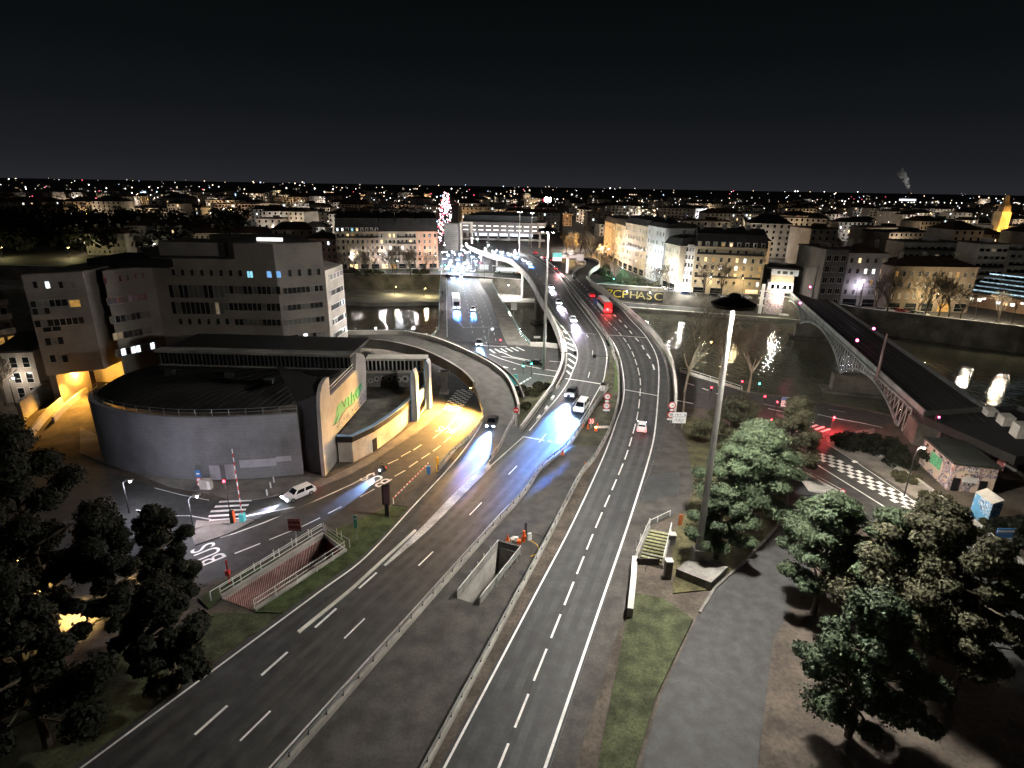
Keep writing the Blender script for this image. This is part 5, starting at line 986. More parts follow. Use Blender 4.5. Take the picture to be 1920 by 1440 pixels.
for z0_, hgt, s0_, s1_, k_ in ((h1 * .83, .62, .06, .95, 10), (h1 * .58, .75, .30, .66, 4), (h1 * .30, .5, .30, .66, 5)):
    for i_ in range(k_):
        s_ = s0_ + (s1_ - s0_) * (i_ + .5) / k_; w__ = L * (s1_ - s0_) / k_ * .8; c0 = b_ + u * L * s_ + n_ * .03 + Z(z0_)
        for dx, dz, sx, sz in ((-.4, 0, .16, 1), (.4, 0, .16, 1), (0, .45, .9, .14), (0, -.45, .9, .14), (0, 0, .9, .12)):
            if rs_.random() < .68: b.box(c0 + u * dx * w__ + Z(dz * hgt), (max(sx * w__, .08), .03, max(sz * hgt, .08)), an, rs_.choice((0, 0, 1, 2)))
b.build('graffiti', [M['black'], M['mural_b'], M['mural_a']], t)
u, L, an = fr_of(a, b_); n_ = Vector((u.y, -u.x, 0)); MB().box(a + u * L * .5 + Z(h1 * .60), (L * .36, .06, h1 * .42), an).build('painted_panel', mat('green_panel_spray', (.08, .30, .15), .7, .5, 1.5), t)
for q in (.14, .38, .62, .86): MB().box(a + u * L * q + Z(h1 * .88), (.6, .08, .45), an).build('vent', M['black'], t)
a, b_ = P(1817, 963), P(1848, 988); c_ = P(1868, 985); h1 = hz(b_, 947); t = thing('storage_box', 'blue graffitied storage container with pale sloping roof below the hut', 'container', b_); d_ = a + (c_ - b_)
MB().prism([a, b_, c_, d_], 0, h1).build('wall', graffiti('container_paint', (.07, .24, .42), 1.2, [(.08, .3, .55), (.4, .45, .5), (.06, .07, .1), (.1, .35, .6), (.5, .5, .55), (.12, .13, .12)], .5), t)
MB().add([a + Z(h1 + .02), b_ + Z(h1 + .02), c_ + Z(h1 + .35), d_ + Z(h1 + .35), a + Z(h1 + .14), b_ + Z(h1 + .14), c_ + Z(h1 + .5), d_ + Z(h1 + .5)], [(0, 1, 2, 3), (4, 5, 6, 7), (0, 1, 5, 4), (1, 2, 6, 5), (2, 3, 7, 6), (3, 0, 4, 7)]).build('roof', M['conc_light'], t)
# ------------------------------------------------------------------ high masts
def highmast(base, yt, lab, power, dr=2.2, col=(1, .955, .88), r0=.42, foot=True):
    h = hz(base, yt); t = thing('high_mast', lab, 'lamp mast', base, 0, 'high masts lighting the motorway')
    MB().tube([base + Z(h * k / 8) for k in range(9)], [r0 - (r0 - .2) * k / 8 for k in range(9)], 12).build('pole', M['mast'], t, smooth=True)
    MB().lathe([(.2, h + .9), (.55, h + .75), (.7, h + .35), (1.3, h + .28), (dr, h - .15), (dr * .98, h - .5), (dr * .55, h - .4), (.2, h - .35)], base, 28).build('crown', M['roof_metal'], t)
    n = 6
    for k in range(n):
        a = k * 2 * math.pi / n + .3; p = base + Vector((math.cos(a) * dr * .60, math.sin(a) * dr * .60, h - .53))
        MB().box(p, (.5, .36, .16), a).build('floodlight', M['lamp_w'], t)
        d = Vector((math.cos(a), math.sin(a), -.95)); q = p - Z(.5) + Vector((d.x, d.y, 0)) * .25; lamp(q - base, power / n, col, .35, t, 'bulb', 'SPOT', d, 125, 1.0)
    lamp(Vector((.9, -1.2, h - 1.1)), power * .13, col, .15, t)
    return t, h
NM = P(1305, 1062); nm, nh = highmast(NM, 566, 'near high mast with a dark disc crown on a square plinth by the stairs', 250000)
b = MB().prism([P(1266, 1082), P(1331, 1108), P(1362, 1078), P(1300, 1055)], -.1, 1.1); b.build('plinth', M['conc_dark'], nm); MB().box(NM + Z(1.35), (1.1, 1.1, 2.1)).build('mast_foot', M['conc_dark'], nm); MB().box(NM + Z(2.45), (1.15, 1.15, .12)).build('foot_cap', M['conc_light'], nm)
highmast(P(1019, 694), 430, 'second high mast with a disc crown between the slip road and the viaduct', 260000, 2.3)
highmast(PY(973, 500, 330), 396, 'far high mast left of the viaduct before the interchange', 70000, 1.8); highmast(PY(996, 470, 400), 398, 'farthest high mast beside the interchange roof', 35000, 1.6)
# ------------------------------------------------------------------ street lamps
def street_lamp(base, h, lab, power, col, m='lamp_w', arm=1.6, ang=0.0, group='street lamps', r=.22, globe=.16):
    t = thing('street_lamp', lab, 'street lamp', base, 0, group); e = base + Vector((math.cos(ang) * arm, math.sin(ang) * arm, h))
    MB().tube([base, base + Z(h * .9), base.lerp(e, .35) + Z(h * .63), e], [.11, .08, .06, .05], 6).build('pole', M['dark_steel'], t); MB().box(e - Z(.02), (.9, .34, .16), ang).build('lamp_head', M['steel'], t); MB().ball(e - Z(.24), globe, 0, 8, 4).build('lamp_glass', M[m], t)
    if power and h < 4: lamp(e - base - Z(.5 + globe), power, col, r, t, 'bulb', 'SPOT', (0, -.2, -1), 125, .5)
    elif power: lamp(e - base - Z(.5 + globe), power, col, r, t)
    return t
WHT, PNK, SOD, CLD = (1, .97, .92), (1, .88, .95), (1, .56, .16), (.82, .9, 1)
for x, y, h, lab, pw, c, m, a in (
    (660, 505, 8, 'white street lamp at the left end of the far left quay', 9000, WHT, 'lamp_w', 0), (708, 506, 8, 'white starry street lamp among the bare trees of the left quay', 9000, PNK, 'lamp_w', 0), (768, 508, 9, 'white street lamp before the balconied house on the left quay', 9000, PNK, 'lamp_w', 0), (812, 508, 8, 'pinkish street lamp at the pink corner house', 12000, (1, .7, .5), 'lamp_w', 0),
    (806, 500, 7, 'warm street lamp close to the pink facade', 9000, (1, .55, .3), 'lamp_s', 0), (740, 516, 7, 'blue white quay lamp by the far left wall', 2500, CLD, 'lamp_b', 0),
    (908, 524, 9, 'lamp over the far end of the wide bridge pavement', 26000, WHT, 'lamp_w', 3), (925, 500, 9, 'lamp at the bus stop beyond the bridge', 14000, WHT, 'lamp_w', 0), (862, 490, 9, 'lamp in the boulevard mouth beyond the bridge', 22000, CLD, 'lamp_w', 0), (835, 470, 9, 'far lamp in the boulevard under the stair tower', 26000, WHT, 'lamp_w', 0),
    (880, 507, 9, 'lamp over the crossing beyond the street bridge, right of the queue', 14000, CLD, 'lamp_w', 3), (848, 510, 9, 'lamp over the crossing beyond the street bridge at the left kerb', 14000, CLD, 'lamp_w', 0), (960, 500, 9, 'lamp under the viaduct beside the green bus', 12000, WHT, 'lamp_w', 0),
    (1133, 505, 11, 'twin white street lamp among the shrubs near the exit loop', 16000, PNK, 'lamp_w', 0), (1122, 497, 10, 'amber street lamp behind the exit loop', 15000, (1, .72, .4), 'lamp_s', 0), (1085, 482, 10, 'sodium street lamp lighting the trees left of the receding row', 26000, SOD, 'lamp_s', 0), (1068, 470, 10, 'white street lamp by the road beside the motorway', 30000, (1, .9, .8), 'lamp_w', 0), (1160, 520, 9, 'sodium street lamp before the ochre houses', 12000, (1, .80, .52), 'lamp_s', .5), (1185, 524, 9, 'warm street lamp before the long ochre house', 11000, (1, .84, .6), 'lamp_s', .5),
    (1207, 530, 11, 'tall blue-white street lamp at the blue lit porch', 24000, (.68, .82, 1), 'lamp_b', .2), (1158, 534, 8, 'green-white lamp by the traffic lights of the right quay', 9000, (.6, 1, .85), 'lamp_g', 0), (1252, 552, 9, 'white lamp at the side wall of the corner house', 26000, WHT, 'lamp_w', .5), (1228, 545, 8, 'white lamp above the parked cars of the right quay', 12000, WHT, 'lamp_w', .5),
    (1330, 556, 8, 'warm quay lamp in front of the corner house', 5200, (1, .86, .6), 'lamp_w', 1.5), (1390, 559, 8, 'warm quay lamp at the pavilion end of the corner house', 5200, (1, .76, .4), 'lamp_s', 1.5),
    (1600, 578, 9, 'violet tinged lamp at the neon bar', 1800, (.8, .75, 1), 'lamp_v', 0), (1687, 581, 9, 'tall yellow street lamp on the right quay', 9000, (1, .76, .34), 'lamp_s', 3), (1740, 590, 8, 'yellow street lamp before the brown quay house', 7000, (1, .8, .45), 'lamp_s', 0), (1825, 602, 8, 'cream street lamp by the market hall', 8000, (1, .86, .66), 'lamp_w', 0), (1895, 612, 8, 'cream street lamp at the far right of the quay', 8000, (1, .84, .6), 'lamp_w', 0), (1782, 585, 8, 'pinkish lamp over the bare quay trees at right', 5000, (1, .6, .55), 'lamp_w', 0)):
    street_lamp(P(x, y), h, lab, pw * .42 * ({862: 4, 835: 4, 925: 3, 908: 1.2, 1085: 6, 1122: 4, 1068: 4, 880: 2.2, 848: 2.2, 960: 4, 1133: 2.5, 1228: 3, 1158: 3}.get(x, 2.0 if x > 1595 else 1)), c, m, 1.6, a)
for x, y, h, lab, pw, c in ((1170, 571, 6, 'white lamp on the lower quay beneath the painted wall', 3200, WHT), (1213, 573, 6, 'dark post lamp in the middle of the lower quay', 2600, (1, .93, .8)), (1277, 576, 7, 'bright lamp at the right part of the lower quay', 4200, WHT), (1700, 612, 6, 'violet white lamp on the right lower quay', 2600, (.9, .85, 1)), (1820, 632, 6, 'pale lamp on the right lower quay nearer the edge of frame', 2600, WHT), (740, 553, 4, 'yellow lamp under the left quay wall', 2600, (1, .85, .45)), (795, 556, 4, 'second yellow lamp under the left quay wall by the bridge', 2600, (1, .85, .45)), (950, 558, 6, 'white lamp on the lower quay between the two bridges', 9000, WHT)):
    street_lamp(P(x, y, -6.3), h, lab, pw * 1.3, c, 'lamp_w' if c[2] > .6 else 'lamp_s', .8, 0, 'lower quay lamps')
for x, y, h, lab, pw, c, m, a in ((130, 484, 6, 'yellow lamp behind the left wing of the office block', 5000, (1, .85, .4), 'lamp_s', 0), (170, 476, 7, 'lamp by the pale gabled house behind the office block', 5000, (1, .8, .5), 'lamp_s', 0), (290, 480, 7, 'added lamp brightening the hipped pale house behind the office block', 6000, (1, .85, .65), 'lamp_w', 0), (430, 480, 7, 'added lamp brightening the long cream house behind the office block', 6000, (1, .85, .65), 'lamp_w', 0), (5, 484, 6, 'yellow lamp at the far left edge below the dark wood', 3000, (1, .9, .4), 'lamp_s', 0), (560, 474, 7, 'added lamp brightening the cream house beside the park trees', 5000, (1, .85, .7), 'lamp_w', 0), (243, 962, 5, 'white lamp half hidden by the dark trees at the left kerb', 1500, (.86, .86, 1), 'lamp_b', 0), (365, 1003, 5.5, 'cool street lamp beside the left zebra crossing', 2300, (.90, .86, 1), 'lamp_w', .4), (916, 656, 6, 'slim lamp post at the near corner of the street bridge', 2500, (.9, .93, 1), 'lamp_b', 0), (1060, 690, 7, 'lamp lighting the junction beside the viaduct wall', 9000, (1, .96, .92), 'lamp_w', 2.5), (30, 762, 6, 'lamp by the white annex at the left edge', 500, (1, .85, .7), 'lamp_w', 0), (14, 728, 6, 'lamp in the courtyard at the far left', 600, (1, .85, .75), 'lamp_w', 0),  # some lamps added to brighten dim houses behind the office block
    (30, 1090, 3, 'sodium lamp hidden behind the dark trees at lower left', 12000, SOD, 'lamp_s', 0), (120, 1150, 3, 'sodium lamp under the dark trees at the bottom left', 10000, SOD, 'lamp_s', 0), (270, 1080, 3, 'sodium lamp between the two dark trees', 4500, SOD, 'lamp_s', 0), (1318, 700, 8, 'lamp on the near quay beside the pale tree trunks', 700, (1, .8, .6), 'lamp_s', 0), (1690, 790, 5, 'lamp under the near end of the railway bridge', 550, (1, .75, .5), 'lamp_s', 0), (1695, 930, 8, 'lamp on the verge shining on the graffiti hut', 5200, (1, .84, .66), 'lamp_w', 0), (700, 655, 6, 'lamp on the near quay behind the slip road viaduct', 4200, WHT, 'lamp_w', 0), (770, 655, 6, 'second lamp on the near quay behind the slip road', 4200, WHT, 'lamp_w', 0)):
    street_lamp(P(x, y), h, lab, pw, c, m, 1.0, a)
def fill_lamp(p, pw, col): street_lamp(Vector((p[0], p[1], 0)), p[2], 'small added lamp brightening a facade in the city beyond the river', pw, col, 'lamp_w' if col[2] > .6 else 'lamp_s', .8, 0, 'added far facade lamps')  # unseen lamps added to brighten far facades
for a_ in FL: fill_lamp(*a_)
for i, (x, y, c, m) in enumerate(((826, 500, WHT, 'lamp_w'), (831, 484, PNK, 'lamp_w'), (828, 468, PNK, 'lamp_w'), (853, 500, CLD, 'lamp_b'), (876, 498, CLD, 'lamp_b'), (874, 480, WHT, 'lamp_w'), (898, 505, CLD, 'lamp_w'), (906, 492, WHT, 'lamp_w'), (916, 484, CLD, 'lamp_b'), (843, 466, WHT, 'lamp_w'), (930, 506, WHT, 'lamp_w'), (895, 470, CLD, 'lamp_b'))):
    street_lamp(P(x, y), 8, 'lamp among the islands of the boulevard between the bridge and the interchange', 3200, c, m, 1.4, i, 'boulevard lamps', globe=.34)
t = thing('bus_shelter', 'glass bus shelter with a pale roof beyond the street bridge', 'shelter', P(935, 508)); c = t.location.copy(); MB().box(c + Z(2.6), (7, 2, .16)).build('roof', M['conc_light'], t); MB().box(c + Vector((0, .8, 1.3)), (6.6, .06, 2.3)).build('back_panel', M['glass2'], t)
for q in (-3.2, 3.2): MB().box(c + Vector((q, -.7, 1.3)), (.1, .1, 2.6)).build('leg', M['steel'], t)
# sodium wall lamp under the slip road
c = P(884, 772) + Z(5.2); t = thing('viaduct_lamp', 'sodium floodlight fixed to the slip road bend above the bus street', 'floodlight', c); MB().box(c, (.6, .4, .3)).tube([c, P(905, 768) + Z(2)], .06, 5).build('bracket', M['dark_steel'], t); MB().box(c - Z(.2) - Vector((.1, 0, 0)), (.45, .3, .1)).build('lamp_glass', M['lamp_s'], t); lamp(Vector((-.5, -.4, -.4)), 150000, (1, .53, .12), .25, t, 'bulb', 'SPOT', (-.55, -.5, -.65), 150, 1)
# ------------------------------------------------------------------ signals and signs
def signal(base, h, lab, state, power=30, ang=0.0, face=(-.1, -1, 0), group='traffic lights'):
    t = thing('traffic_light', lab, 'traffic light', base, 0, group); MB().tube([base, base + Z(h)], .07, 6).build('pole', M['dark_steel'], t); MB().box(base + Z(h + .1), (.34, .3, 1.0), ang).build('signal_box', M['black'], t)
    f = Vector(face).normalized(); k = {'r': .4, 'g': -.2}[state]; MB().ball(base + Z(h + k) + f * .2, .17).build('signal_lamp', M['lamp_' + state], t)
    if power: lamp(Z(h + k) + f * .6, power, (1, .04, .05) if state == 'r' else (.1, 1, .7), .1, t)
    return t
for x, y, yt, lab, s, pw in ((1387, 742, 718, 'red traffic light on the near quay by the middle bare tree', 'r', 120), (1430, 765, 747, 'red traffic light left of the pair at the quay junction', 'r', 120), (1453, 776, 760, 'red traffic light next to the blue and white direction board', 'r', 160), (1558, 806, 792, 'bright red traffic light at the right zebra crossing', 'r', 3600), (1441, 815, 790, 'red traffic light rising from the brown treetops', 'r', 60), (1499, 791, 774, 'green pedestrian light on the small island', 'g', 60), (1421, 735, 720, 'green light by the third bare tree on the quay', 'g', 20), (432, 966, 906, 'red traffic light at the left zebra crossing', 'r', 120), (981, 701, 688, 'green traffic light at the junction left of the pole', 'g', 160), (996, 705, 680, 'tall green lit signal pole at the junction', 'g', 160), (938, 660, 640, 'dark signal with a red lamp on the junction zebra crossing', 'r', 60), (1331, 748, 733, 'red light by the road behind the pine trees', 'r', 40), (858, 512, 500, 'green traffic light at the far end of the street bridge', 'g', 100), (880, 508, 496, 'red traffic light at the far bridge junction', 'r', 100), (1150, 532, 522, 'green traffic light beside the right quay shrubs', 'g', 300)):
    c = P(x, y); h = max(hz(c, yt), 2.2); signal(c, h, lab, s, pw)
for i, (x, y) in enumerate(((835, 509), (846, 508), (873, 509), (893, 509), (900, 507), (868, 491), (828, 511))): signal(P(x, y), 3.4, ('red' if i % 3 else 'green') + ' traffic light in the cluster at the far bridge junction', 'r' if i % 3 else 'g', 60, group='far junction traffic lights')
def roundsign(p, r, face, t, digits=None, kind='speed'):
    f = Vector(face).normalized(); MB().disc(p, f, r, 22, 0, .03).build('red_rim', M['red'], t); MB().disc(p + f * .032, f, r * .74, 22, 0, .01).build('sign_face', M['white'], t)
    if digits:
        rz = math.atan2(f.x, -f.y); text('lettering', digits, r * .95, M['black'], p + f * .055, (math.radians(90), 0, rz), t, .005)
def gate_sign(x, y, yt, lab):
    c = P(x, y, zh(y) - .2); h = hz(c, yt); t = thing('speed_sign', lab, 'road sign', c, 0, 'double speed limit signs'); MB().tube([c, c + Z(h)], .05, 6).build('pole', M['steel'], t); f = Vector((-.05, -1, .0)); r = h * .155
    roundsign(c + Z(h - r) - Vector((0, .08, 0)), r, f, t); MB().box(c + Vector((r * .2, -.15, h - r)), (r * .5, .02, r * .16)).build('dark_symbol', M['black'], t); MB().box(c + Z(h - 2.35 * r) - Vector((0, .1, 0)), (r * .95, .04, r * .5)).build('distance_plate', M['white'], t); roundsign(c + Z(h - 3.7 * r) - Vector((0, .08, 0)), r, f, t, '70'); MB().box(c + Z(h - 5.0 * r) - Vector((0, .1, 0)), (r * 1.9, .04, r * .5)).build('distance_plate', M['white'], t)
gate_sign(1136, 778, 737, 'two red-rimmed round signs on one post, on the grass between the carriageways'); gate_sign(1256, 795, 753, 'two red-rimmed round signs on one post, right of the outgoing carriageway')
def board(name, lab, x, y, x0, x1, y0, y1, m, group=None, legs=2, z=0.0, cat='road sign', depth=.08):
    c = P(x, y, z); w = (P(x1, y, z) - P(x0, y, z)).length; zt, zb = hz(c, y0), hz(c, y1); off = (P((x0 + x1) / 2, y, z) - c).x
    cx = proj(c + Z((zt + zb) / 2))[0]; off = ((x0 + x1) / 2 - cx) * w / (x1 - x0)
    t = thing(name, lab, cat, c, 0, group); MB().box(c + Vector((off, -.1, (zt + zb) / 2)), (w, depth, zt - zb)).build('panel', M[m], t); b = MB()
    for k in range(legs): q = c + Vector((off + (0 if legs == 1 else (-.28 + .56 * k) * w), 0, 0)); MB().tube([q, q + Z(zt - .05)], .05, 6).build('leg', M['steel'], t)
    return t, c + Vector((off, -.1 - depth / 2, 0)), w, zb, zt
t, c, w, zb, zt = board('direction_sign', 'white two-panel direction board on two legs right of the outgoing carriageway', 1272, 808, 1261, 1286, 773, 793, 'white')
hh = zt - zb; MB().box(c + Vector((0, -.005, zb + hh * .60)), (w, .02, .05)).build('divider', M['black'], t); M['ink'] = mat('grey_print', (.16, .16, .17), .6, .1, 3)
for q, zz, ww, h_ in ((-.30, .80, .08, .07), (-.14, .79, .12, .10), (.06, .80, .08, .05), (-.22, .34, .07, .13), (.02, .33, .13, .09), (.27, .31, .18, .05), (.02, .20, .42, .035), (-.36, .24, .03, .04), (.2, .10, .14, .03)): MB().box(c + Vector((w * q, -.01, zb + hh * zz)), (w * ww, .02, hh * h_)).build('faint_print', M['ink'], t)
b = MB(); a = c + Vector((w * .38, -.012, zb + hh * .8)); b.slab([a + Vector((-.16, 0, .16)), a + Vector((-.09, 0, .2)), a + Vector((.10, 0, 0)), a + Vector((.17, 0, .03)), a + Vector((.15, 0, -.2)), a + Vector((-.08, 0, -.14)), a + Vector((.02, 0, -.08))], Vector((0, -.01, 0))); b.build('arrow', M['black'], t)
t, c, w, zb, zt = board('chevron_sign', 'white and red chevron board among cones at the nose of the service yard', 1108, 803, 1103.5, 1114, 784.5, 794, 'red', legs=1, z=.9)
b = MB(); hh = zt - zb
for s in (-.14, .26): b.slab([c + Vector((w * (s - .22), 0, zb + hh * .96)), c + Vector((w * s, 0, zb + hh * .96)), c + Vector((w * (s + .2), 0, zb + hh * .5)), c + Vector((w * s, 0, zb + hh * .04)), c + Vector((w * (s - .22), 0, zb + hh * .04)), c + Vector((w * (s - .02), 0, zb + hh * .5))], Vector((0, -.02, 0)))
b.build('arrow', M['white'], t)
t, c, w, zb, zt = board('back_of_sign', 'pale teal back of a large sign beside the slip road parapet', 962, 735, 951, 970, 702, 721, 'teal')
t, c, w, zb, zt = board('white_board', 'small white two-part board on a black box right of the oncoming lanes', 1128, 752, 1125.5, 1134.5, 722, 732.5, 'white', legs=1, z=2.6); MB().box(c + Z(zt + .3), (w * .9, .3, .6)).build('black_box', M['black'], t); MB().box(c + Vector((0, -.01, (zt + zb) / 2)), (.05, .02, zt - zb)).build('divider', M['black'], t)
t, c, w, zb, zt = board('direction_sign', 'blue and white striped direction board at the quay junction', 1474, 785, 1465, 1483, 745, 762, 'white', legs=1); hh = zt - zb
MB().box(c + Z(zb + hh * .85), (w, .03, hh * .3)).build('blue_panel', M['blue'], t)
for q in (.2, .42, .62): MB().box(c + Z(zb + hh * q), (w, .03, .07)).build('divider', M['black'], t)
t, c, w, zb, zt = board('direction_sign', 'dark blue direction board with white lines at the right verge', 1884, 1042, 1867, 1898, 990, 1015, 'blue', legs=1); hh = zt - zb
for q, k in ((.02, .1), (.2, .1), (.72, .14)): MB().box(c + Z(zb + hh * (q + k / 2)), (w, .03, hh * k)).build('white_line', M['white'], t)
t, c, w, zb, zt = board('route_sign', 'small teal box sign on a thin post in the grass bank', 668, 1012, 663, 670, 965, 988, 'green', legs=1); MB().box(c + Vector((0, -.01, zb + (zt - zb) * .72)), (w * .45, .02, (zt - zb) * .1)).build('white_mark', M['white'], t); MB().box(c + Vector((0, -.01, zt - .03)), (w, .03, .07)).box(c + Vector((-w * .47, -.01, (zt + zb) / 2)), (.06, .03, zt - zb)).build('pale_edge', M['rail_cyan'], t)
c = P(1572, 950); t = thing('no_entry_sign', 'round red-rimmed turn sign above the pine crown beside the river road', 'road sign', c); h = hz(c, 917); MB().tube([c, c + Z(h)], .05, 6).build('pole', M['steel'], t); roundsign(c + Z(h - .45) - Vector((0, .08, 0)), .5, (-.1, -1, .1), t); MB().box(c + Vector((0, -.16, h - .45)), (.5, .02, .1), M=Matrix.Rotation(.8, 3, 'Y')).build('symbol', M['black'], t)
c = P(967, 800, .8); t = thing('no_entry_sign', 'red no entry sign with white bar inside the slip road end', 'road sign', c); h = hz(c, 764); MB().tube([c, c + Z(h)], .05, 6).build('pole', M['steel'], t); MB().disc(c + Vector((0, -.06, h - .45)), (0, -1, 0), .52, 22).build('red_disc', M['red'], t); MB().box(c + Vector((0, -.11, h - .45)), (.72, .03, .16)).build('white_bar', M['white'], t)
t, c, w, zb, zt = board('blue_sign', 'blue panel with a white mark over red-rimmed round signs by the curved wall', 375, 917, 367, 377, 881, 894, 'blue', legs=1); MB().box(c + Vector((0, -.01, (zt + zb) / 2)), (w * .55, .02, .22)).build('white_mark', M['white'], t); roundsign(c + Z(zb - .42), .38, (0, -1, 0), t); roundsign(c + Z(zb - 1.1), .38, (0, -1, 0), t)
t, c, w, zb, zt = board('totem_panel', 'tall dark red advertising totem on a black post in the grass bank', 723, 968, 717, 731, 909, 944, 'rail_dark', legs=1, cat='totem', depth=.5); MB().box(c + Vector((.1, -.02, (zt + zb) / 2)), (w * .8, .04, (zt - zb) * .94)).build('panel_face', mat('totem_face', (.10, .055, .065), .5, .15, 2), t); MB().box(Vector((c.x, c.y + .3, zb / 2)), (.5, .4, zb)).build('post', M['black'], t)
t, c, w, zb, zt = board('grid_sign', 'faded red slatted sign on a dark post beside the sunken ramp', 557, 1021, 541, 564, 972, 994, 'pinkrust', legs=1)
for q in (.12, .5, .88): MB().box(c + Z(zb + (zt - zb) * q), (w * 1.04, .04, .16)).build('slat', mat('faded_pink', (.30, .14, .14), .7, .2, 2), t)
t, c, w, zb, zt = board('arrow_sign', 'dark arrow-shaped sign seen from behind over the stairs', 1208, 1070, 1193, 1232, 1046, 1058, 'mural_c', legs=1); b = MB(); b.slab([c + Vector((w * .5, 0, zb)), c + Vector((w * .5, 0, zt)), c + Vector((w * .62, 0, (zt + zb) / 2 + .45)), c + Vector((w * .56, 0, (zt + zb) / 2)), c + Vector((w * .62, 0, (zt + zb) / 2 - .45))], Vector((0, .06, 0))); b.build('arrow_tip', M['mural_c'], t)
# cantilever lane boxes on the oncoming carriageway
for x, y, bx, by, lab in ((1077, 658, 1046, 661, 'dark lane signal box on an arm from the left parapet'), (1112, 662, 1140, 668, 'dark lane signal box on an arm from the central barrier')):
    c = P(bx, by + 26, zh(by + 20)); d = P(x, by + 20, zh(by)) ; h = hz(c, by); t = thing('lane_signal', lab, 'signal', c); e = c + Z(h); q = Vector((P(x, y, e.z).x, e.y, e.z)); MB().tube([c, e], .09, 6).build('pole', M['dark_steel'], t); MB().tube([e, q], .07, 5).build('arm', M['dark_steel'], t); MB().box(q, (.7, .4, .8)).build('signal_box', M['black'], t)
# gantry over the exit loop
c = P(1063, 512, 6.5); t = thing('sign_gantry', 'white cantilever gantry with green and white panels at the exit loop', 'gantry', c); h = hz(c, 479); MB().box(c + Z(h / 2), (1.0, .9, h)).build('column', M['white'], t); w0, w1 = P(1036, 512, 6.5).x, P(1092, 512, 6.5).x; MB().box(Vector(((w0 + w1) / 2, c.y, c.z + h - .4)), (w1 - w0, .9, 1.0)).build('beam', M['white'], t)
for x0, x1, m, r in ((1035, 1052, 'teal', 3.4), (1079, 1092, 'white', 2.6)): a, d = P(x0, 512, 6.5).x, P(x1, 512, 6.5).x; MB().box(Vector(((a + d) / 2, c.y - .7, c.z + h - .6)), (d - a, .2, r)).build('panel', M[m], t); MB().box(Vector(((a + d) / 2, c.y - .85, c.z + h - 1.5)), (d - a, .1, r * .45)).build('panel_strip', M['white'], t)
lamp(Vector((-3, -9, 3)), 5000, (1, .96, .9), .4, t)
for x, y, x0, x1, y0, y1, z, lab in ((910, 508, 900, 916, 496, 505, 0, 'white road sign at the bus stop beyond the street bridge'), (962, 600, 958, 969, 568, 581, -8, 'white navigation board standing in the river between the bridges'), (1006, 645, 1001, 1013, 630, 634, -8, 'small white plate on the river bank by the viaduct')): board('white_sign', lab, x, y, x0, x1, y0, y1, 'white', None, 1, z)
# painted wall letters on the far quay
wA, wB = P(1137, 552, -2), P(1262, 561, -2); u, L, an = fr_of(H0(wA), H0(wB)); n_ = Vector((u.y, -u.x, 0))
FWs = [p for p in FARW if 60 < p.x < 100]
def fwall(x, z):
    for p, q in zip(FARW, FARW[1:]):
        X0, X1 = proj(p + Z(z))[0], proj(q + Z(z))[0]
        if X0 <= x <= X1: k = (x - X0) / (X1 - X0); return p.lerp(q, k), math.atan2((q - p).y, (q - p).x)
t = thing('wall_mural', 'long black and yellow letter mural on the far quay wall right of the viaduct', 'mural', fwall(1200, -3)[0])
p0, p1, p2, p3 = fwall(1135, -3)[0], fwall(1183, -3)[0], fwall(1299, -3)[0], fwall(1245, -3)[0]
off = Vector((-.15, -.62, 0)); b = MB(); q = [p + off for p in (p0, p1, p3)]; b.wall([p + Z(-5.6) for p in q], 4.9, .12); b.build('black_ground', M['black'], t)
M['mural_y'] = mat('yellow_spray', (.42, .33, .04), .7, .15, 3, stain=.2); M['mural_o'] = mat('olive_spray', (.22, .19, .08), .7, .2, 3, stain=.3)
for x, s, m in ((1144, '7', 'mural_y'), (1158, 'C', 'mural_y'), (1173, 'P', 'mural_y'), (1190, 'H', 'mural_o'), (1204, 'A', 'mural_o'), (1219, 'S', 'mural_o'), (1236, 'C', 'mural_o')):
    p, a = fwall(x, -3); o = text('letter', s, 4.6, M[m], p + off + Vector((-.02, -.12, -3.0)), (math.radians(90), 0, a), t, .03); o.scale = (1.25, 1, 1)
# barriers, cabinets, cones
def coneat(x, y, z, h, lab):
    c = P(x, y, z); t = thing('traffic_cone', lab, 'traffic cone', c, 0, 'orange traffic cones'); MB().box(c + Z(.03), (h * .62, h * .62, .06)).build('base', M['orange'], t); MB().lathe([(h * .24, .05), (h * .05, h), (.001, h)], c, 12).build('cone', M['orange'], t); MB().lathe([(h * .175, h * .36), (h * .115, h * .62)], c, 12).build('white_band', M['white'], t)
for x, y, z, h, lab in ((1093, 802, .9, .9, 'orange and white cone left of the chevron board'), (1102, 804, .9, .9, 'orange and white cone just under the chevron board'), (1120, 800, .9, .8, 'orange cone behind the amber lamp at the yard nose'), (1055, 852, .45, .9, 'lone orange cone on the oncoming guard rail kerb'), (1097, 876, .45, .9, 'orange cone leaning at the outgoing guard rail'), (952, 1013, .27, .85, 'orange cone beside the works equipment at the pit')): coneat(x, y, z, h, lab)
c = P(1117, 808, .9); t = thing('warning_lamp', 'amber warning lamp on the ground at the yard nose', 'warning lamp', c); MB().box(c + Z(.3), (.5, .4, .6)).build('housing', M['orange'], t); MB().ball(c + Z(.72), .14).build('lamp_glass', M['lamp_s'], t)
tag(MB().box(P(1128, 803, .9) + Z(.2), (2.6, .3, .4), .1).build('kerb_stone', M['conc_light']), 'pale kerb stone lying at the yard nose beside the amber lamp', 'kerb stone')
a, e = P(804, 888, 0), P(738, 946, 0); t = thing('barrier_gate', 'long red and white barrier boom lowered beside the bus street', 'barrier', a); h0, h1 = hz(a, 868), hz(e, 938); n = 26
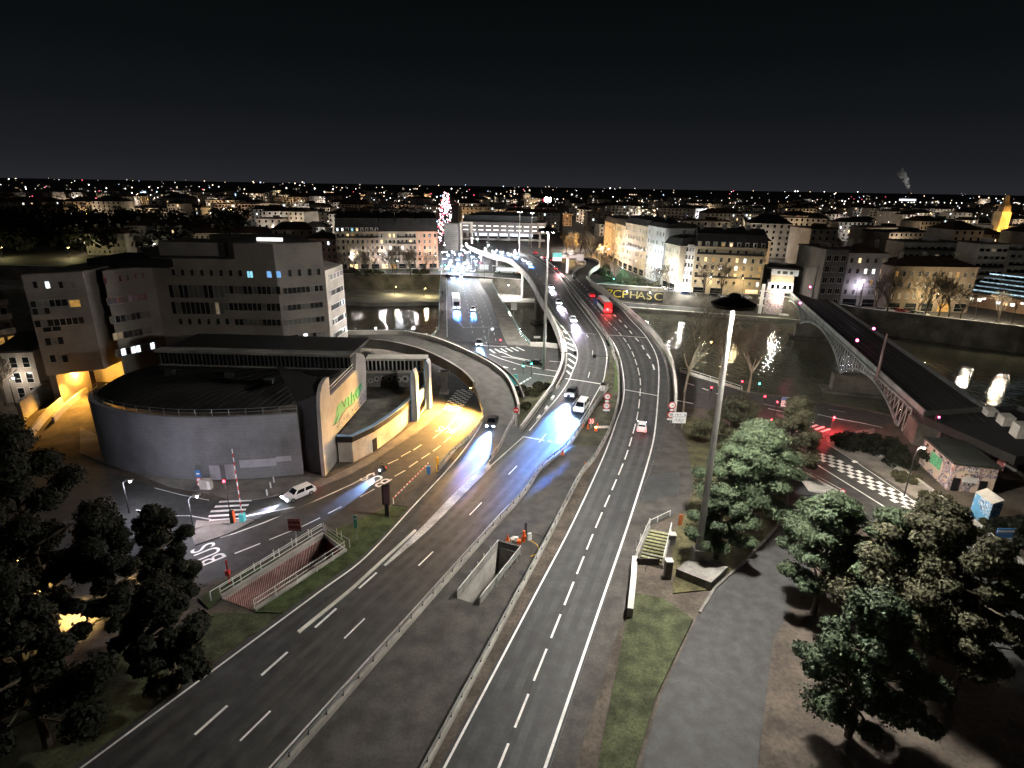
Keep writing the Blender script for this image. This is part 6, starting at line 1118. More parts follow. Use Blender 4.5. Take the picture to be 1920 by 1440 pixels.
for mi, m in ((0, 'white'), (1, 'red')):
    b = MB()
    for k in range(mi, n, 2): p, q = a.lerp(e, k / n) + Z(h0 + (1.0 - h0) * k / n), a.lerp(e, (k + 1) / n) + Z(h0 + (1.0 - h0) * (k + 1) / n); b.tube([p, q], .09, 6)
    b.build('boom_stripes', M[m], t)
MB().box(a + Z(.65), (.55, .5, 1.3)).build('cabinet', M['blue'], t); MB().tube([e, e + Z(1.05)], .06, 5).build('rest_post', M['white'], t)
c = P(821, 884); tag(MB().box(c + Z(1.2), (.34, .34, 2.4)).build('yellow_bollard', M['yellow']), 'tall yellow post next to the blue barrier cabinet', 'post')
c = P(803, 763); tag(MB().lathe([(.3, 0), (.3, .9), (.18, 1.1), (.01, 1.12)], c, 10).build('yellow_bin', M['yellow']), 'yellow bin at the end of the low wing', 'bin')
c = P(456, 978); t = thing('barrier_gate', 'raised red and white barrier pole at the left zebra crossing', 'barrier', c); h = hz(c, 842); b0, b1 = MB(), MB()
for k in range(16): (b0 if k % 2 else b1).tube([c + Z(1.2 + (h - 1.2) * k / 16), c + Z(1.2 + (h - 1.2) * (k + 1) / 16)], .07, 6)
b0.build('boom_stripes', M['white'], t); b1.build('boom_stripes', M['red'], t); MB().box(c + Z(.6), (.6, .6, 1.2)).build('cabinet', M['teal'], t)
c = P(437, 980); t = thing('ticket_post', 'orange sided ticket post at the left zebra crossing', 'post', c); MB().box(c + Z(.9), (.5, .4, 1.8)).build('housing', M['black'], t); MB().box(c + Vector((.28, -.05, .9)), (.08, .42, 1.8)).build('orange_side', M['orange'], t)
c = P(431, 1096); t = thing('barrier_gate', 'raised red barrier pole at the bottom by the sunken ramp', 'barrier', c); h = hz(c, 1050); MB().tube([c, c + Z(h + .0)], .09, 6).build('boom', M['red'], t); MB().box(c + Z(h * .5), (.4, .4, .6)).build('motor_box', M['red'], t)
for k, (x, y) in enumerate(((501, 930), (508, 916), (514, 906))):
    c = P(x, y); tag(MB().lathe([(.11, 0), (.11, .95), (.06, 1.05), (.001, 1.06)], c, 8).build('bollard', M['white']), ('white bent bollard nearest the white car', 'white bollard in the middle of three by the curved wall', 'white bollard nearest the curved wall')[k], 'bollard', 'white bollards')
c = P(388, 917); t = thing('utility_cabinet', 'beige cabinet behind the blue sign panel', 'cabinet', c); MB().box(c + Z(.8), (1.6, .8, 1.6)).build('housing', M['conc_light'], t); MB().box(c + Vector((.55, -.42, .8)), (.4, .03, 1.2)).build('door', M['white'], t)
# ------------------------------------------------------------------ sunken ramp, pit, stairs
def sunk(top_pts, depth, mw, mf, floor0=None, name='wall', root=None, order=None):
    k = len(top_pts); b = MB(); lo = [Vector((p.x, p.y, p.z - (depth if not isinstance(depth, (list, tuple)) else depth[i]))) for i, p in enumerate(top_pts)]
    for i in range(k): b.poly([top_pts[i], top_pts[(i + 1) % k], lo[(i + 1) % k], lo[i]], 0)
    b.poly(lo, 1); return b.build(name, [mw, mf], root)
t = thing('sunken_ramp', 'sunken ramp with pink ribbed walls and steel railing in the grass bank', 'ramp', PINK[0]); sunk(PINK, [3.6, 3.6, 4.4, 4.4], M['pinkclad'], M['conc_dark'], root=t)
a, e = PINK[3], PINK[0]; d = e - a; b = MB()
for k in range(60): b.box(a + d * ((k + .5) / 60) - Z(1.7) + Vector((.08, -.12, 0)), (.16, .16, 3.2))
b.build('ribs', M['pinkclad'], t); MB().poly([PINK[0] + Vector((.05, -.1, -.2)), PINK[1] + Vector((0, -.1, -.2)), PINK[1] + Vector((0, -.1, -3.5)), PINK[0] + Vector((.05, -.1, -3.5))]).build('end_wall', M['pinkrust'], t)
MB().wall([PINK[3] - Z(0), PINK[0], PINK[1], PINK[2]], .35, .4, z0=-.3).build('rim', M['conc'], t)
railing('ramp_railing', [PINK[3] + Z(.3), PINK[0] + Z(.3), PINK[1] + Z(.3), PINK[2] + Z(.3)], 'pale green railing round the sunken pink ramp', 1.1, 'rail_white', 2.4, .05, 2)
railing('ramp_railing', [P(396, 1126, .2), P(604, 996, .2), P(656, 1026, .2)], 'outer pale railing above the sunken pink ramp', 1.1, 'rail_white', 2.4, .05, 1)
t = thing('access_pit', 'dark open access pit with concrete sides between the carriageways', 'pit', PIT[0]); sunk(PIT, 4.5, M['conc'], M['conc_dark'], root=t)
railing('pit_railing', [PIT[3], PIT[0], PIT[1], PIT[2]], 'pale steel railing with mesh round the access pit', 1.1, 'rail_white', 1.6, .05, 1)
b = MB()
for p, q in ((PIT[3], PIT[0]), (PIT[0], PIT[1]), (PIT[1], PIT[2])): b.wall([p + Z(.1), q + Z(.1)], .85, .03)
tag(b.build('pit_screen', mat('screen_mesh', (.22, .22, .20), .6, .3, 6)), 'grey mesh screen fixed below the pit railing', 'screen')
t = thing('pipe_works', 'red and white pump equipment with hoses beside the access pit', 'equipment', P(982, 1016, .26)); c = t.location.copy()
MB().tube([c, c + Z(1.6)], .16, 8).box(c + Vector((0, 0, .7)), (.5, .4, .4)).box(c + Vector((-.6, -.4, .3)), (.5, .5, .5)).build('pump', M['orange'], t); MB().box(c + Vector((.7, .3, .6)), (.5, .3, .9), .4).box(c + Vector((-.9, .1, .35)), (.45, .4, .5)).build('white_box', M['white'], t)
MB().tube([c + Vector((.1, .3, 0)), c + Vector((.15, .5, 2.4))], .07, 5).tube([c + Vector((.3, .5, 0)), c + Vector((.3, .6, 2.3))], .07, 5).build('black_pipes', M['black'], t)
MB().tube(resample([c + Vector(q) for q in ((-2.2, .2, .05), (-1.2, 1.3, .05), (.5, 1.9, .05), (2.2, 1.2, .05), (2.6, -1.2, .05), (3.2, -2.4, .05))], 20), .05, 5).build('hose', M['black'], t); MB().tube(resample([c + Vector(q) for q in ((.8, .2, .1), (1.7, -.8, .05), (1.6, -2.4, .05), (.8, -3.0, .05))], 14), .05, 5).build('hose', M['yellow'], t)
tag(MB().tube(resample([P(x, y, .28) for x, y in ((1040, 880), (1034, 905), (1042, 912), (1060, 905))], 20), .04, 4).build('loose_cable', M['black']), 'loose black cable lying on the service yard', 'cable')
tag(MB().lathe([(.45, 0), (.45, .04), (.01, .05)], P(963, 1009, .26), 16).build('manhole_cover', M['conc_light']), 'pale round manhole cover beside the orange cone', 'manhole cover')
tag(MB().lathe([(.4, 0), (.4, .05), (.01, .06)], P(979, 1073, .26), 16).build('manhole_cover', M['black']), 'dark manhole cover right of the access pit', 'manhole cover')
t = thing('subway_stairs', 'descending subway stairs with mossy treads inside a railed opening', 'stairs', STAIR[0]); sunk(STAIR, [.3, .3, 3.2, 3.2], M['conc'], M['conc_dark'], root=t); b = MB(); b2 = MB()
for k in range(16):
    s = (k + .5) / 16; p, q = STAIR[0].lerp(STAIR[3], s), STAIR[1].lerp(STAIR[2], s); d = (STAIR[3] - STAIR[0]) / 16; z = -.17 * (k + 1)
    b.slab([p - d * .45 + Z(z), q - d * .45 + Z(z), q + d * .35 + Z(z), p + d * .35 + Z(z)], Z(.08)); b2.slab([p + d * .34 + Z(z - .17), q + d * .34 + Z(z - .17), q + d * .44 + Z(z - .17), p + d * .44 + Z(z - .17)], Z(.17))
b.build('treads', mat('mossy_tread', (.30, .30, .17), .9, .3, 3, .2), t); b2.build('risers', M['black'], t)
MB().wall([STAIR[0], STAIR[3], STAIR[2], STAIR[1]], .5, .3).build('kerb', M['conc'], t)
railing('stair_railing', [STAIR[0] + Z(.5), STAIR[3] + Z(.5), STAIR[2] + Z(.5), STAIR[1] + Z(.5)], 'white railing on three sides of the subway stairs', 1.0, 'rail_white', 1.8, .06, 1)
railing('stair_railing', [P(1256, 968, .2), P(1219, 986, .2), P(1216, 993, .2)], 'short pale handrail leading to the subway stairs', .9, 'rail_white', 2, .05, 1)
tag(MB().wall([P(1189, 1060), P(1186, 1104), P(1180, 1160)], 1.3, .6).build('stair_wall', M['conc_light']), 'bright thick parapet end left of the subway stairs', 'parapet')
for k, (x, y, h) in enumerate(((1251, 1082, 2.2), (1259, 1020, 1.4))):
    c = P(x, y); t2 = thing('stone_post', ('square pillar coloured with shaded sides and lit top, at the foot of the stairs', 'smaller pillar coloured with shaded sides and lit top, right of the stairs')[k], 'pillar', c); MB().box(c + Z(h / 2), (.75, .75, h)).build('shaft', M['conc_dark'], t2); MB().box(c + Z(h + .05), (.85, .85, .12)).build('lit_top', M['conc_light'], t2)  # dark shaft and pale top put the overhead light into the colours
c = P(1275, 985); t2 = thing('rust_post', 'rust orange notice post under the pine by the stairs', 'post', c); MB().box(c + Z(.8), (.5, .2, 1.6)).build('panel', mat('rusty', (.32, .10, .03), .8, .3, 4), t2)
# ------------------------------------------------------------------ vehicles
for x, y, rx, s, sz in ((705, 899, 0, 'BUS', 2.6), (838, 806, 0, 'BUS', 2.2), (393, 1037, 0, 'BUS', 2.6)):
    c = P(x, y, .014); d = {705: P(675, 932) - P(735, 899), 838: P(812, 846) - P(851, 812), 393: P(440, 1038) - P(560, 988)}[x]
    o = text('bus_lettering', s, sz, M['paint'], c, (0, 0, math.atan2(d.y, d.x) - math.radians(90)), None, .004); o.scale = (1, 1.5, 1); o.parent = street
M['plastic'] = mat('dark_plastic', (.03, .03, .03), .5, .1, 4)
_car = {}
def carmesh(kind):
    if kind in _car: return _car[kind]
    if kind == 'estate': Lh, hw, st = 2.25, .88, [(2.25, .35, .55, .55, .72), (2.1, .25, .72, .74, .84), (1.15, .25, .92, .94, .86), (.45, .25, .95, 1.46, .68), (-1.75, .25, .95, 1.45, .66), (-2.18, .28, .95, 1.0, .74), (-2.25, .35, .7, .7, .8)]; cab = (2, 3, 4, 5)
    elif kind == 'hatch': Lh, hw, st = 2.0, .86, [(2.0, .35, .55, .55, .7), (1.86, .25, .72, .74, .82), (1.0, .25, .92, .94, .84), (.35, .25, .95, 1.48, .66), (-1.35, .25, .97, 1.45, .63), (-1.9, .28, .95, 1.0, .72), (-2.0, .35, .65, .65, .78)]; cab = (2, 3, 4, 5)
    elif kind == 'suv': Lh, hw, st = 2.25, .93, [(2.25, .4, .65, .65, .78), (2.1, .3, .9, .92, .88), (1.1, .3, 1.05, 1.07, .9), (.5, .3, 1.08, 1.72, .72), (-1.8, .3, 1.08, 1.70, .70), (-2.2, .35, 1.05, 1.1, .8), (-2.25, .4, .8, .8, .85)]; cab = (2, 3, 4, 5)
    elif kind == 'van': Lh, hw, st = 2.45, .95, [(2.45, .4, .7, .7, .8), (2.3, .3, 1.0, 1.02, .9), (1.75, .3, 1.15, 1.17, .92), (1.05, .3, 1.2, 1.95, .78), (-2.3, .3, 1.2, 1.95, .78), (-2.44, .35, 1.15, 1.3, .86), (-2.45, .4, .8, .8, .9)]; cab = (2, 3, 4, 5)
    else: Lh, hw, st = 2.15, .87, [(2.15, .35, .55, .55, .7), (2.0, .25, .7, .72, .82), (.95, .25, .9, .92, .84), (.2, .25, .93, 1.40, .64), (-.95, .25, .95, 1.38, .62), (-1.6, .28, .95, .98, .74), (-2.15, .35, .8, .82, .78)]; cab = (2, 3, 4, 5)
    b = MB(); vs = []
    for x, z0, zb, zt, rt in st: vs += [(x, -hw + .08, z0), (x, -hw, (z0 + zb) / 2), (x, -hw + .04, zb), (x, -rt, zt), (x, rt, zt), (x, hw - .04, zb), (x, hw, (z0 + zb) / 2), (x, hw - .08, z0)]
    n = len(st); b.add(vs, [(i * 8 + k, (i + 1) * 8 + k, (i + 1) * 8 + k + 1, i * 8 + k + 1) for i in range(n - 1) for k in range(7)] + [tuple(range(8)), tuple(range((n - 1) * 8 + 7, (n - 1) * 8 - 1, -1))] + [(i * 8, i * 8 + 7, (i + 1) * 8 + 7, (i + 1) * 8) for i in range(n - 1)])
    V = lambda i, k: Vector(vs[i * 8 + k])
    w = []
    def pane(a, b_, c, d, o):
        m = (a + b_ + c + d) / 4; q = [m + (p - m) * .86 + o for p in (a, b_, c, d)]; return MB().slab(q, o * .6)
    w.append(('windscreen', pane(V(2, 2), V(2, 5), V(3, 4), V(3, 3), Vector((.012, 0, .012)))))
    w.append(('rear_window', pane(V(4, 3), V(4, 4), V(5, 5), V(5, 2), Vector((-.012, 0, .006)))))
    for s, ks in ((-1, (2, 3)), (1, (5, 4))):
        a0, a1 = V(2, ks[0]), V(5, ks[0]); t0, t1 = V(3, ks[1]), V(4, ks[1]); mb, mt = a0.lerp(a1, .5), t0.lerp(t1, .5); o = Vector((0, s * .012, .004))
        w.append(('side_window', pane(a0.lerp(a1, .06), mb, mt, t0, o))); w.append(('side_window', pane(mb, a0.lerp(a1, .95), t1, mt, o)))
    wh = MB(); 
    for k in range(1):
        r = .33; q = 14; vs2 = [(r * math.cos(i * 2 * math.pi / q), y, r * math.sin(i * 2 * math.pi / q)) for y in (-.1, .1) for i in range(q)]; wh.add(vs2, [(i, (i + 1) % q, q + (i + 1) % q, q + i) for i in range(q)] + [tuple(range(q)), tuple(range(2 * q - 1, q - 1, -1))])
    rim = MB(); vs3 = [(r * .62 * math.cos(i * 2 * math.pi / 10), y, r * .62 * math.sin(i * 2 * math.pi / 10)) for y in (-.115, .115) for i in range(10)]; rim.add(vs3, [(i, (i + 1) % 10, 10 + (i + 1) % 10, 10 + i) for i in range(10)] + [tuple(range(10)), tuple(range(19, 9, -1))])
    hl = MB().box((0, 0, 0), (.1, .34, .17)); tl = MB().box((0, 0, 0), (.08, .2, .28))
    _car[kind] = dict(b=b, w=[(n_, m.mesh(n_, M['glass'])) for n_, m in w], wh=wh.mesh('wheel', M['rubber']), rim=rim.mesh('rim', M['steel']), hl=hl, tl=tl, Lh=Lh, hw=hw, z=st[1][2], paint={}, lamps={})
    return _car[kind]
CARPAINT = {'white': (.74, .74, .72), 'black': (.012, .012, .014), 'grey': (.20, .20, .21), 'red': (.42, .02, .02), 'blue': (.04, .07, .2), 'silver': (.45, .45, .46)}
for k, v in CARPAINT.items(): M['car_' + k] = mat('car_paint_' + k, v, .28, .04, 2, spec=.6, stain=.05)
M['lamp_off'] = mat('unlit_lamp', (.5, .5, .5), .2, .1, 2); M['tail_off'] = mat('unlit_tail', (.25, .01, .01), .3, .1, 2)
NC = [0]
def car(kind, colour, lab, pos, d, beam=0, tail=True, group=None, head=True, btint=(.08, .28, 1), name='car', cat='car', spread=74):
    c = carmesh(kind); NC[0] += 1; d = Vector(d); t = thing(name, lab, cat, pos, math.atan2(d.y, d.x), group); ob = lambda n, me, loc=(0, 0, 0), par=t: (lambda o: (COL.objects.link(o), setattr(o, 'parent', par), setattr(o, 'location', loc), o)[-1])(bpy.data.objects.new(n, me))
    if colour not in c['paint']: c['paint'][colour] = c['b'].mesh('body', M['car_' + colour])
    bo = ob('body', c['paint'][colour])
    md = bo.modifiers.new('bevel', 'BEVEL'); md.width = .05; md.segments = 2; md.limit_method = 'ANGLE'; md.angle_limit = .5
    for n_, me in c['w']: ob(n_, me)
    for x in (c['Lh'] * .62, -c['Lh'] * .62):
        for y in (-c['hw'] + .07, c['hw'] - .07): w_ = ob('wheel', c['wh'], (x, y, .33)); ob('rim', c['rim'], (0, 0, 0), w_)
    for key, bm, mm, xx in (('hl', c['hl'], ('lamp_b' if head else 'lamp_off'), c['Lh'] - .03), ('tl', c['tl'], ('tail' if tail else 'tail_off'), -c['Lh'] + .02)):
        if (key, mm) not in c['lamps']: c['lamps'][key, mm] = bm.mesh('lamp', M[mm])
        for y in (-c['hw'] + .25, c['hw'] - .25): ob('headlight' if key == 'hl' else 'taillight', c['lamps'][key, mm], (xx, y, c['z'] - .1))
    if beam: lamp((c['Lh'] + .12, 0, .75), beam, btint, .12, t, 'beam', 'SPOT', (1, 0, -.36), 35, .3)
    if beam: lamp((c['Lh'] + .5, 0, .9), min(beam * .002, 60), btint, .1, t, 'glow')
    if tail and beam != 0 and pos.y < 270: lamp((-c['Lh'] - .3, 0, .7), 40, (1, .05, .05), .1, t, 'glow')
    return t
Hd = lambda p, q, z: P(*q, z) - P(*p, z)
BT = 170000
car('estate', 'white', 'white estate car pulling away from the left zebra crossing', P(561, 931), Hd((602, 913), (523, 946), 0), 14000, head=True, btint=(.75, .8, 1))
car('hatch', 'black', 'dark car with bright headlights coming down the slip road', P(923, 797, zh(797)), Hd((930, 780), (902, 830), .8), BT * 1.6)
car('suv', 'black', 'dark off-road car with headlights on, left of the white van', P(1071, 742, zh(742)), Hd((1078, 725), (1040, 780), 2), BT * 2.2)
car('van', 'white', 'white van next to the dark car on the oncoming lanes', P(1090, 768, zh(768)), Hd((1098, 752), (1056, 805), 1.6), BT * 2.4, name='van', cat='van')
car('hatch', 'white', 'white hatchback driving away alone on the outgoing carriageway', P(1203, 805, zh(805)), Hd((1202, 815), (1206, 760), 1), 300, btint=(1, .9, .95))
PKT = (.86, .72, 1)
car('hatch', 'white', 'pale car with headlights, nearest of three on the river viaduct', P(1074, 603, 6.2), Hd((1070, 592), (1090, 625), 6.1), 60000, btint=PKT, group=None)
car('hatch', 'grey', 'grey car with headlights, second of three on the river viaduct', P(1047, 570, 6.5), Hd((1042, 562), (1062, 592), 6.4), 60000, btint=PKT)
car('saloon', 'white', 'pale car with headlights, farthest of three on the river viaduct', P(1033, 541, 6.5), Hd((1029, 534), (1044, 560), 6.5), 60000, btint=PKT)
car('hatch', 'red', 'small red car ahead of the coach on the outgoing carriageway', P(1109, 556, 6.5), Hd((1114, 562), (1096, 543), 6.5), 500)
car('saloon', 'silver', 'car beside the white lorry on the street bridge, headlights on', P(887, 582, .1), Hd((885, 560), (889, 605), .1), BT * .35)
car('hatch', 'black', 'dark car with blazing headlights at the near end of the street bridge', P(898, 646, .1), Hd((896, 625), (899, 668), .1), BT * .8)
car('saloon', 'grey', 'grey car, left of two at the far end of the street bridge', P(849, 522, .1), Hd((848, 515), (851, 535), .1), 9000)
car('saloon', 'black', 'dark car hugging the left kerb at the far end of the street bridge', P(839, 520, .1), Hd((838, 515), (840, 535), .1), 0, head=False)
car('hatch', 'silver', 'car with dazzling headlights at the far end of the street bridge', P(865, 519, .1), Hd((864, 512), (867, 535), .1), BT * .25)
car('saloon', 'black', 'dark saloon waiting beside the second high mast', P(1004, 684), Hd((1022, 687), (985, 682), 0), 0, head=False); lamp(P(1025, 684) + Z(.7), 60, (1, .06, .05), .1)
car('hatch', 'grey', 'car with glowing brake lights on the outgoing carriageway before the exit loop', P(1041, 505, 6.5), Hd((1045, 509), (1033, 497), 6.5), 2000); lamp(P(1048, 512, 7.3), 2600, (1, .12, .16), .2)
for i, (x, y) in enumerate(((992, 497), (982, 490), (968, 484), (955, 478), (966, 477), (940, 474), (925, 474))):
    car('hatch', ('white', 'grey', 'black')[i % 3], 'approaching car with headlights far along the motorway viaduct', P(x, y, 6.5), Hd((x, y), (x + 12, y + 9), 6.5), 60000 - 6000 * i, group='cars far along the motorway viaduct')
for i, (x, y) in enumerate(((1000, 486), (985, 477), (1010, 491))):
    car('saloon', ('grey', 'red', 'black')[i], 'departing car with red tail lights far along the motorway viaduct', P(x + 18, y - 2, 6.5), Hd((x, y), (x - 14, y - 7), 6.5), 300, group='departing cars far along the motorway viaduct')
for i, (x, y) in enumerate(((838, 505), (850, 502), (866, 504), (880, 503), (845, 492), (858, 488), (872, 495), (892, 490), (840, 480), (850, 474), (838, 466), (846, 460), (900, 484), (832, 487), (853, 510), (866, 511), (843, 499), (859, 497), (886, 510), (886, 483), (862, 478), (868, 470), (836, 474), (880, 474), (856, 466), (905, 476))):
    car('hatch', ('white', 'grey', 'black', 'silver')[i % 4], 'car with headlights waiting in the street beyond the bridge', P(x, y), Hd((x, y), (x + 2, y + 14), 0), (9000, 15000, 24000)[i % 3], group='cars in the street beyond the bridge')
for i, (x, y) in enumerate(((1236, 540), (1246, 544), (1258, 547), (1286, 553), (1296, 554), (1340, 557), (1352, 558), (1376, 559), (1388, 560), (1400, 560), (1212, 535), (1196, 531), (1180, 528))):
    car(('hatch', 'saloon', 'estate')[i % 3], ('black', 'white', 'grey', 'blue', 'white')[i % 5], 'car parked along the right quay in front of the houses', P(x, y), Hd((x, y), (x + 30, y + 3.2), 0), 0, head=False, tail=False, group='cars parked along the right quay')
for i, (x, y) in enumerate(((1610, 580), (1650, 583), (1664, 584.5), (1690, 586), (1715, 590), (1728, 592))):
    car(('hatch', 'saloon', 'estate')[i % 3], ('blue', 'grey', 'white', 'red', 'black', 'white')[i], ('blue car under the violet neon bar', 'grey car by the brown quay house', 'white car by the brown quay house', 'red car before the brown quay house', 'black car among the bare trees of the right quay', 'last white car among the bare trees of the right quay')[i], P(x, y), Hd((x, y), (x + 30, y + 4), 0), 0, head=False, tail=i == 3)
for i, (x, y) in enumerate(((1156, 561), (1163, 562), (1232, 567))): car('hatch', ('red', 'white', 'grey')[i], ('red car on the lower quay under the painted wall', 'white car behind the red one on the lower quay', 'grey car on the right part of the lower quay')[i], P(x, y, -6.3), Hd((x, y), (x + 30, y + 2.5), -6), 0, head=i == 2, tail=i == 0)
# coach, bus, lorry
def boxveh(name, cat, lab, pos, d, L, Wd, H_, bm, wm_, strip=None, beam=0, round_rear=False, tint=(.08, .28, 1)):
    t = thing(name, lab, cat, pos, math.atan2(d.y, d.x)); s = [(-Wd / 2, .35), (-Wd / 2, H_ - .35), (-Wd / 2 + .25, H_), (Wd / 2 - .25, H_), (Wd / 2, H_ - .35), (Wd / 2, .35)]; b = MB(); n = 6; xs = [-L / 2, -L / 2 + .2, L / 2 - .25, L / 2]; ins = [.9, 1, 1, .9]
    vs = [(x, y * k, .35 + (z - .35) * (1 - (1 - k) * .4)) for x, k in zip(xs, ins) for y, z in s]; b.add(vs, [(i * n + k, (i + 1) * n + k, (i + 1) * n + (k + 1) % n, i * n + (k + 1) % n) for i in range(3) for k in range(n)] + [tuple(range(n)), tuple(range(4 * n - 1, 3 * n - 1, -1))]); b.build('body', M[bm], t, local=True)
    for sy in (-1, 1):
        MB().box((-.1, sy * (Wd / 2 + .01), H_ * .62), (L * .88, .04, H_ * .3)).build('side_window', M[wm_], t, local=True)
        for x in (-L * .3, L * .34): MB().tube([(x, sy * (Wd / 2 - .3), .45), (x, sy * (Wd / 2 + .02), .45)], .45, 14).build('wheel', M['rubber'], t, local=True)
        MB().box((-L / 2 - .02, sy * (Wd / 2 - .35), 1.0), (.08, .42, .36)).build('taillight', M['tail'], t, local=True); MB().box((L / 2 + .01, sy * (Wd / 2 - .4), .8), (.08, .4, .22)).build('headlight', M['lamp_b'], t, local=True)
    MB().box((L / 2 + .01, 0, H_ * .58), (.06, Wd * .84, H_ * .42)).build('windscreen', M['glass'], t, local=True)
    if round_rear: MB().disc((-L / 2 - .02, 0, H_ * .64), (-1, 0, 0), .72, 24, 0, .05).build('rear_window', M['glass'], t, local=True)
    if strip: MB().box((0, 0, H_ + .03), (L * .5, Wd * .5, .12)).build('roof_hatch', M[strip], t, local=True)
    if beam: lamp((L / 2 + .2, 0, .9), beam, tint, .15, t, 'beam', 'SPOT', (1, 0, -.36), 35, .3)
    return t
d = Hd((1146, 596), (1116, 562), 6.4); co = boxveh('coach', 'coach', 'red-backed coach with round rear window on the outgoing carriageway', P(1133, 581, 6.4), d, 11.5, 2.55, 3.4, 'car_red', 'glass', 'white', 60000); lamp((-6.4, 0, 1.1), 1100, (1, .08, .08), .2, co)
MB().box((.4, 0, 3.44), (10.4, 1.9, .06)).build('pale_roof', M['white'], co, local=True)
for sy in (-1, 1): MB().box((0.6, sy * 1.285, 1.05), (10.0, .03, 1.1)).build('side_panel', M['white'], co, local=True)
boxveh('city_bus', 'bus', 'green-white bus turning under the viaduct beyond the street bridge', P(952, 512), Vector((-1, .35, 0)), 12, 2.5, 3.1, 'white', 'lit_cool', 'dark_steel')
MB().box((0, -1.28, 2.0), (11.4, .03, 1.2)).build('lit_side', emat('bus_glow', (.35, 1, .5), 1.2), bpy.data.objects['city_bus'], local=True)
d = Hd((852, 548), (858, 592), .1); lo = boxveh('lorry', 'lorry', 'long white lorry with bright headlights on the street bridge', P(855, 573, .1), d, 15, 2.5, 3.6, 'white', 'white', None, BT * .7); 
for sy in (-1, 1): MB().box((-.5, sy * 1.15, 3.66), (13, .16, .1)).build('fill_strip', M['lit_white'], lo, local=True); lamp((-2, sy * 1.9, 4.4), 1300, (1, .9, 1), .3, lo)  # glowing roof strips and bulbs added to brighten the lorry body
# ------------------------------------------------------------------ people and the motor scooter
M['skin'] = mat('skin', (.40, .24, .17), .6, .1, 6); M['cloth_d'] = mat('dark_clothes', (.03, .03, .035), .9, .2, 6); M['cloth_b'] = mat('blue_jeans', (.05, .07, .12), .9, .2, 6); M['hair'] = mat('dark_hair', (.02, .015, .012), .7, .2, 6)
def figure(joints, edges, radii):
    me = bpy.data.meshes.new('skeleton'); me.from_pydata(joints, edges, []); o = bpy.data.objects.new('skeleton', me); COL.objects.link(o)
    o.modifiers.new('skin', 'SKIN'); sv = me.skin_vertices[0].data
    for i, r in enumerate(radii): sv[i].radius = (r, r)
    sv[0].use_root = True; sb = o.modifiers.new('sub', 'SUBSURF'); sb.levels = 1; sb.render_levels = 1
    bpy.context.view_layer.update(); m2 = bpy.data.meshes.new_from_object(o.evaluated_get(bpy.context.evaluated_depsgraph_get())); bpy.data.objects.remove(o); return m2
WALKJ = [(0, 0, .95), (0, 0, 1.15), (.02, 0, 1.38), (.03, 0, 1.50), (.05, 0, 1.60), (.07, 0, 1.70), (.02, .19, 1.42), (-.10, .24, 1.15), (.02, .25, .92), (.05, .25, .83), (.02, -.19, 1.42), (.12, -.24, 1.15), (.26, -.24, .95), (.31, -.24, .87), (0, .1, .9), (.20, .11, .52), (.12, .11, .1), (.24, .11, .05), (0, -.1, .9), (-.08, -.11, .5), (-.30, -.11, .12), (-.20, -.11, .04)]
WALKE = [(0, 1), (1, 2), (2, 3), (3, 4), (4, 5), (2, 6), (6, 7), (7, 8), (8, 9), (2, 10), (10, 11), (11, 12), (12, 13), (0, 14), (14, 15), (15, 16), (16, 17), (0, 18), (18, 19), (19, 20), (20, 21)]
WALKR = [.15, .14, .16, .06, .10, .09, .075, .05, .04, .045, .075, .05, .04, .045, .10, .065, .045, .04, .10, .065, .045, .04]
pm = figure(WALKJ, WALKE, WALKR)
SITJ = [(-.15, 0, .82), (-.1, 0, 1.02), (.02, 0, 1.26), (.05, 0, 1.38), (.08, 0, 1.48), (.10, 0, 1.58), (.02, .2, 1.28), (.2, .26, 1.08), (.44, .22, 1.02), (.52, .2, 1.0), (.02, -.2, 1.28), (.2, -.26, 1.08), (.44, -.22, 1.02), (.52, -.2, 1.0), (-.1, .12, .78), (.3, .16, .74), (.26, .16, .36), (.38, .16, .30), (-.1, -.12, .78), (.3, -.16, .74), (.26, -.16, .36), (.38, -.16, .30)]
ps = figure(SITJ, WALKE, WALKR)
def dress(me, zt, zp):
    for m in (M['cloth_b'], M['cloth_d'], M['skin']): me.materials.append(m)
    for p in me.polygons: z = p.center.z; p.material_index = 0 if z < zp else (1 if z < zt else 2); p.use_smooth = True
dress(pm, 1.50, .93); dress(ps, 1.38, .80)
def person(me, lab, pos, d, hz_=1.72, hx=.06):
    o = bpy.data.objects.new('person', me); COL.objects.link(o); o.location = pos; o.rotation_euler = (0, 0, math.atan2(d.y, d.x)); tag(o, lab, 'person'); h = MB().lathe([(.01, .11), (.07, .08), (.11, .0), (.105, -.06)], (hx - .02, 0, hz_ + .01), 10).build('hair', M['hair'], None, local=True); h.parent = o; return o
person(pm, 'person in dark clothes walking on the bridge pavement near the lorry front', P(829.5, 592, .2), Vector((0, -1, 0))); person(pm, 'person in dark clothes walking on the bridge pavement farther back', P(829.5, 553, .2), Vector((0, -1, 0)))
c = P(718, 887); d = Hd((727, 880), (708, 893), 0); t = thing('motor_scooter', 'motor scooter with a white headlight on the bus street', 'scooter', c, math.atan2(d.y, d.x))
b = MB().slab([(-.75, -.14, .45), (-.6, -.14, .75), (-.1, -.14, .72), (.1, -.14, .35), (.45, -.14, .35), (.62, -.14, .95), (.72, -.14, .9), (.62, -.14, .3), (-.5, -.14, .28)], Vector((0, .28, 0))); b.build('body', M['car_black'], t, local=True)
for x in (-.6, .68): MB().tube([(x, -.06, .25), (x, .06, .25)], .25, 14).build('wheel', M['rubber'], t, local=True)
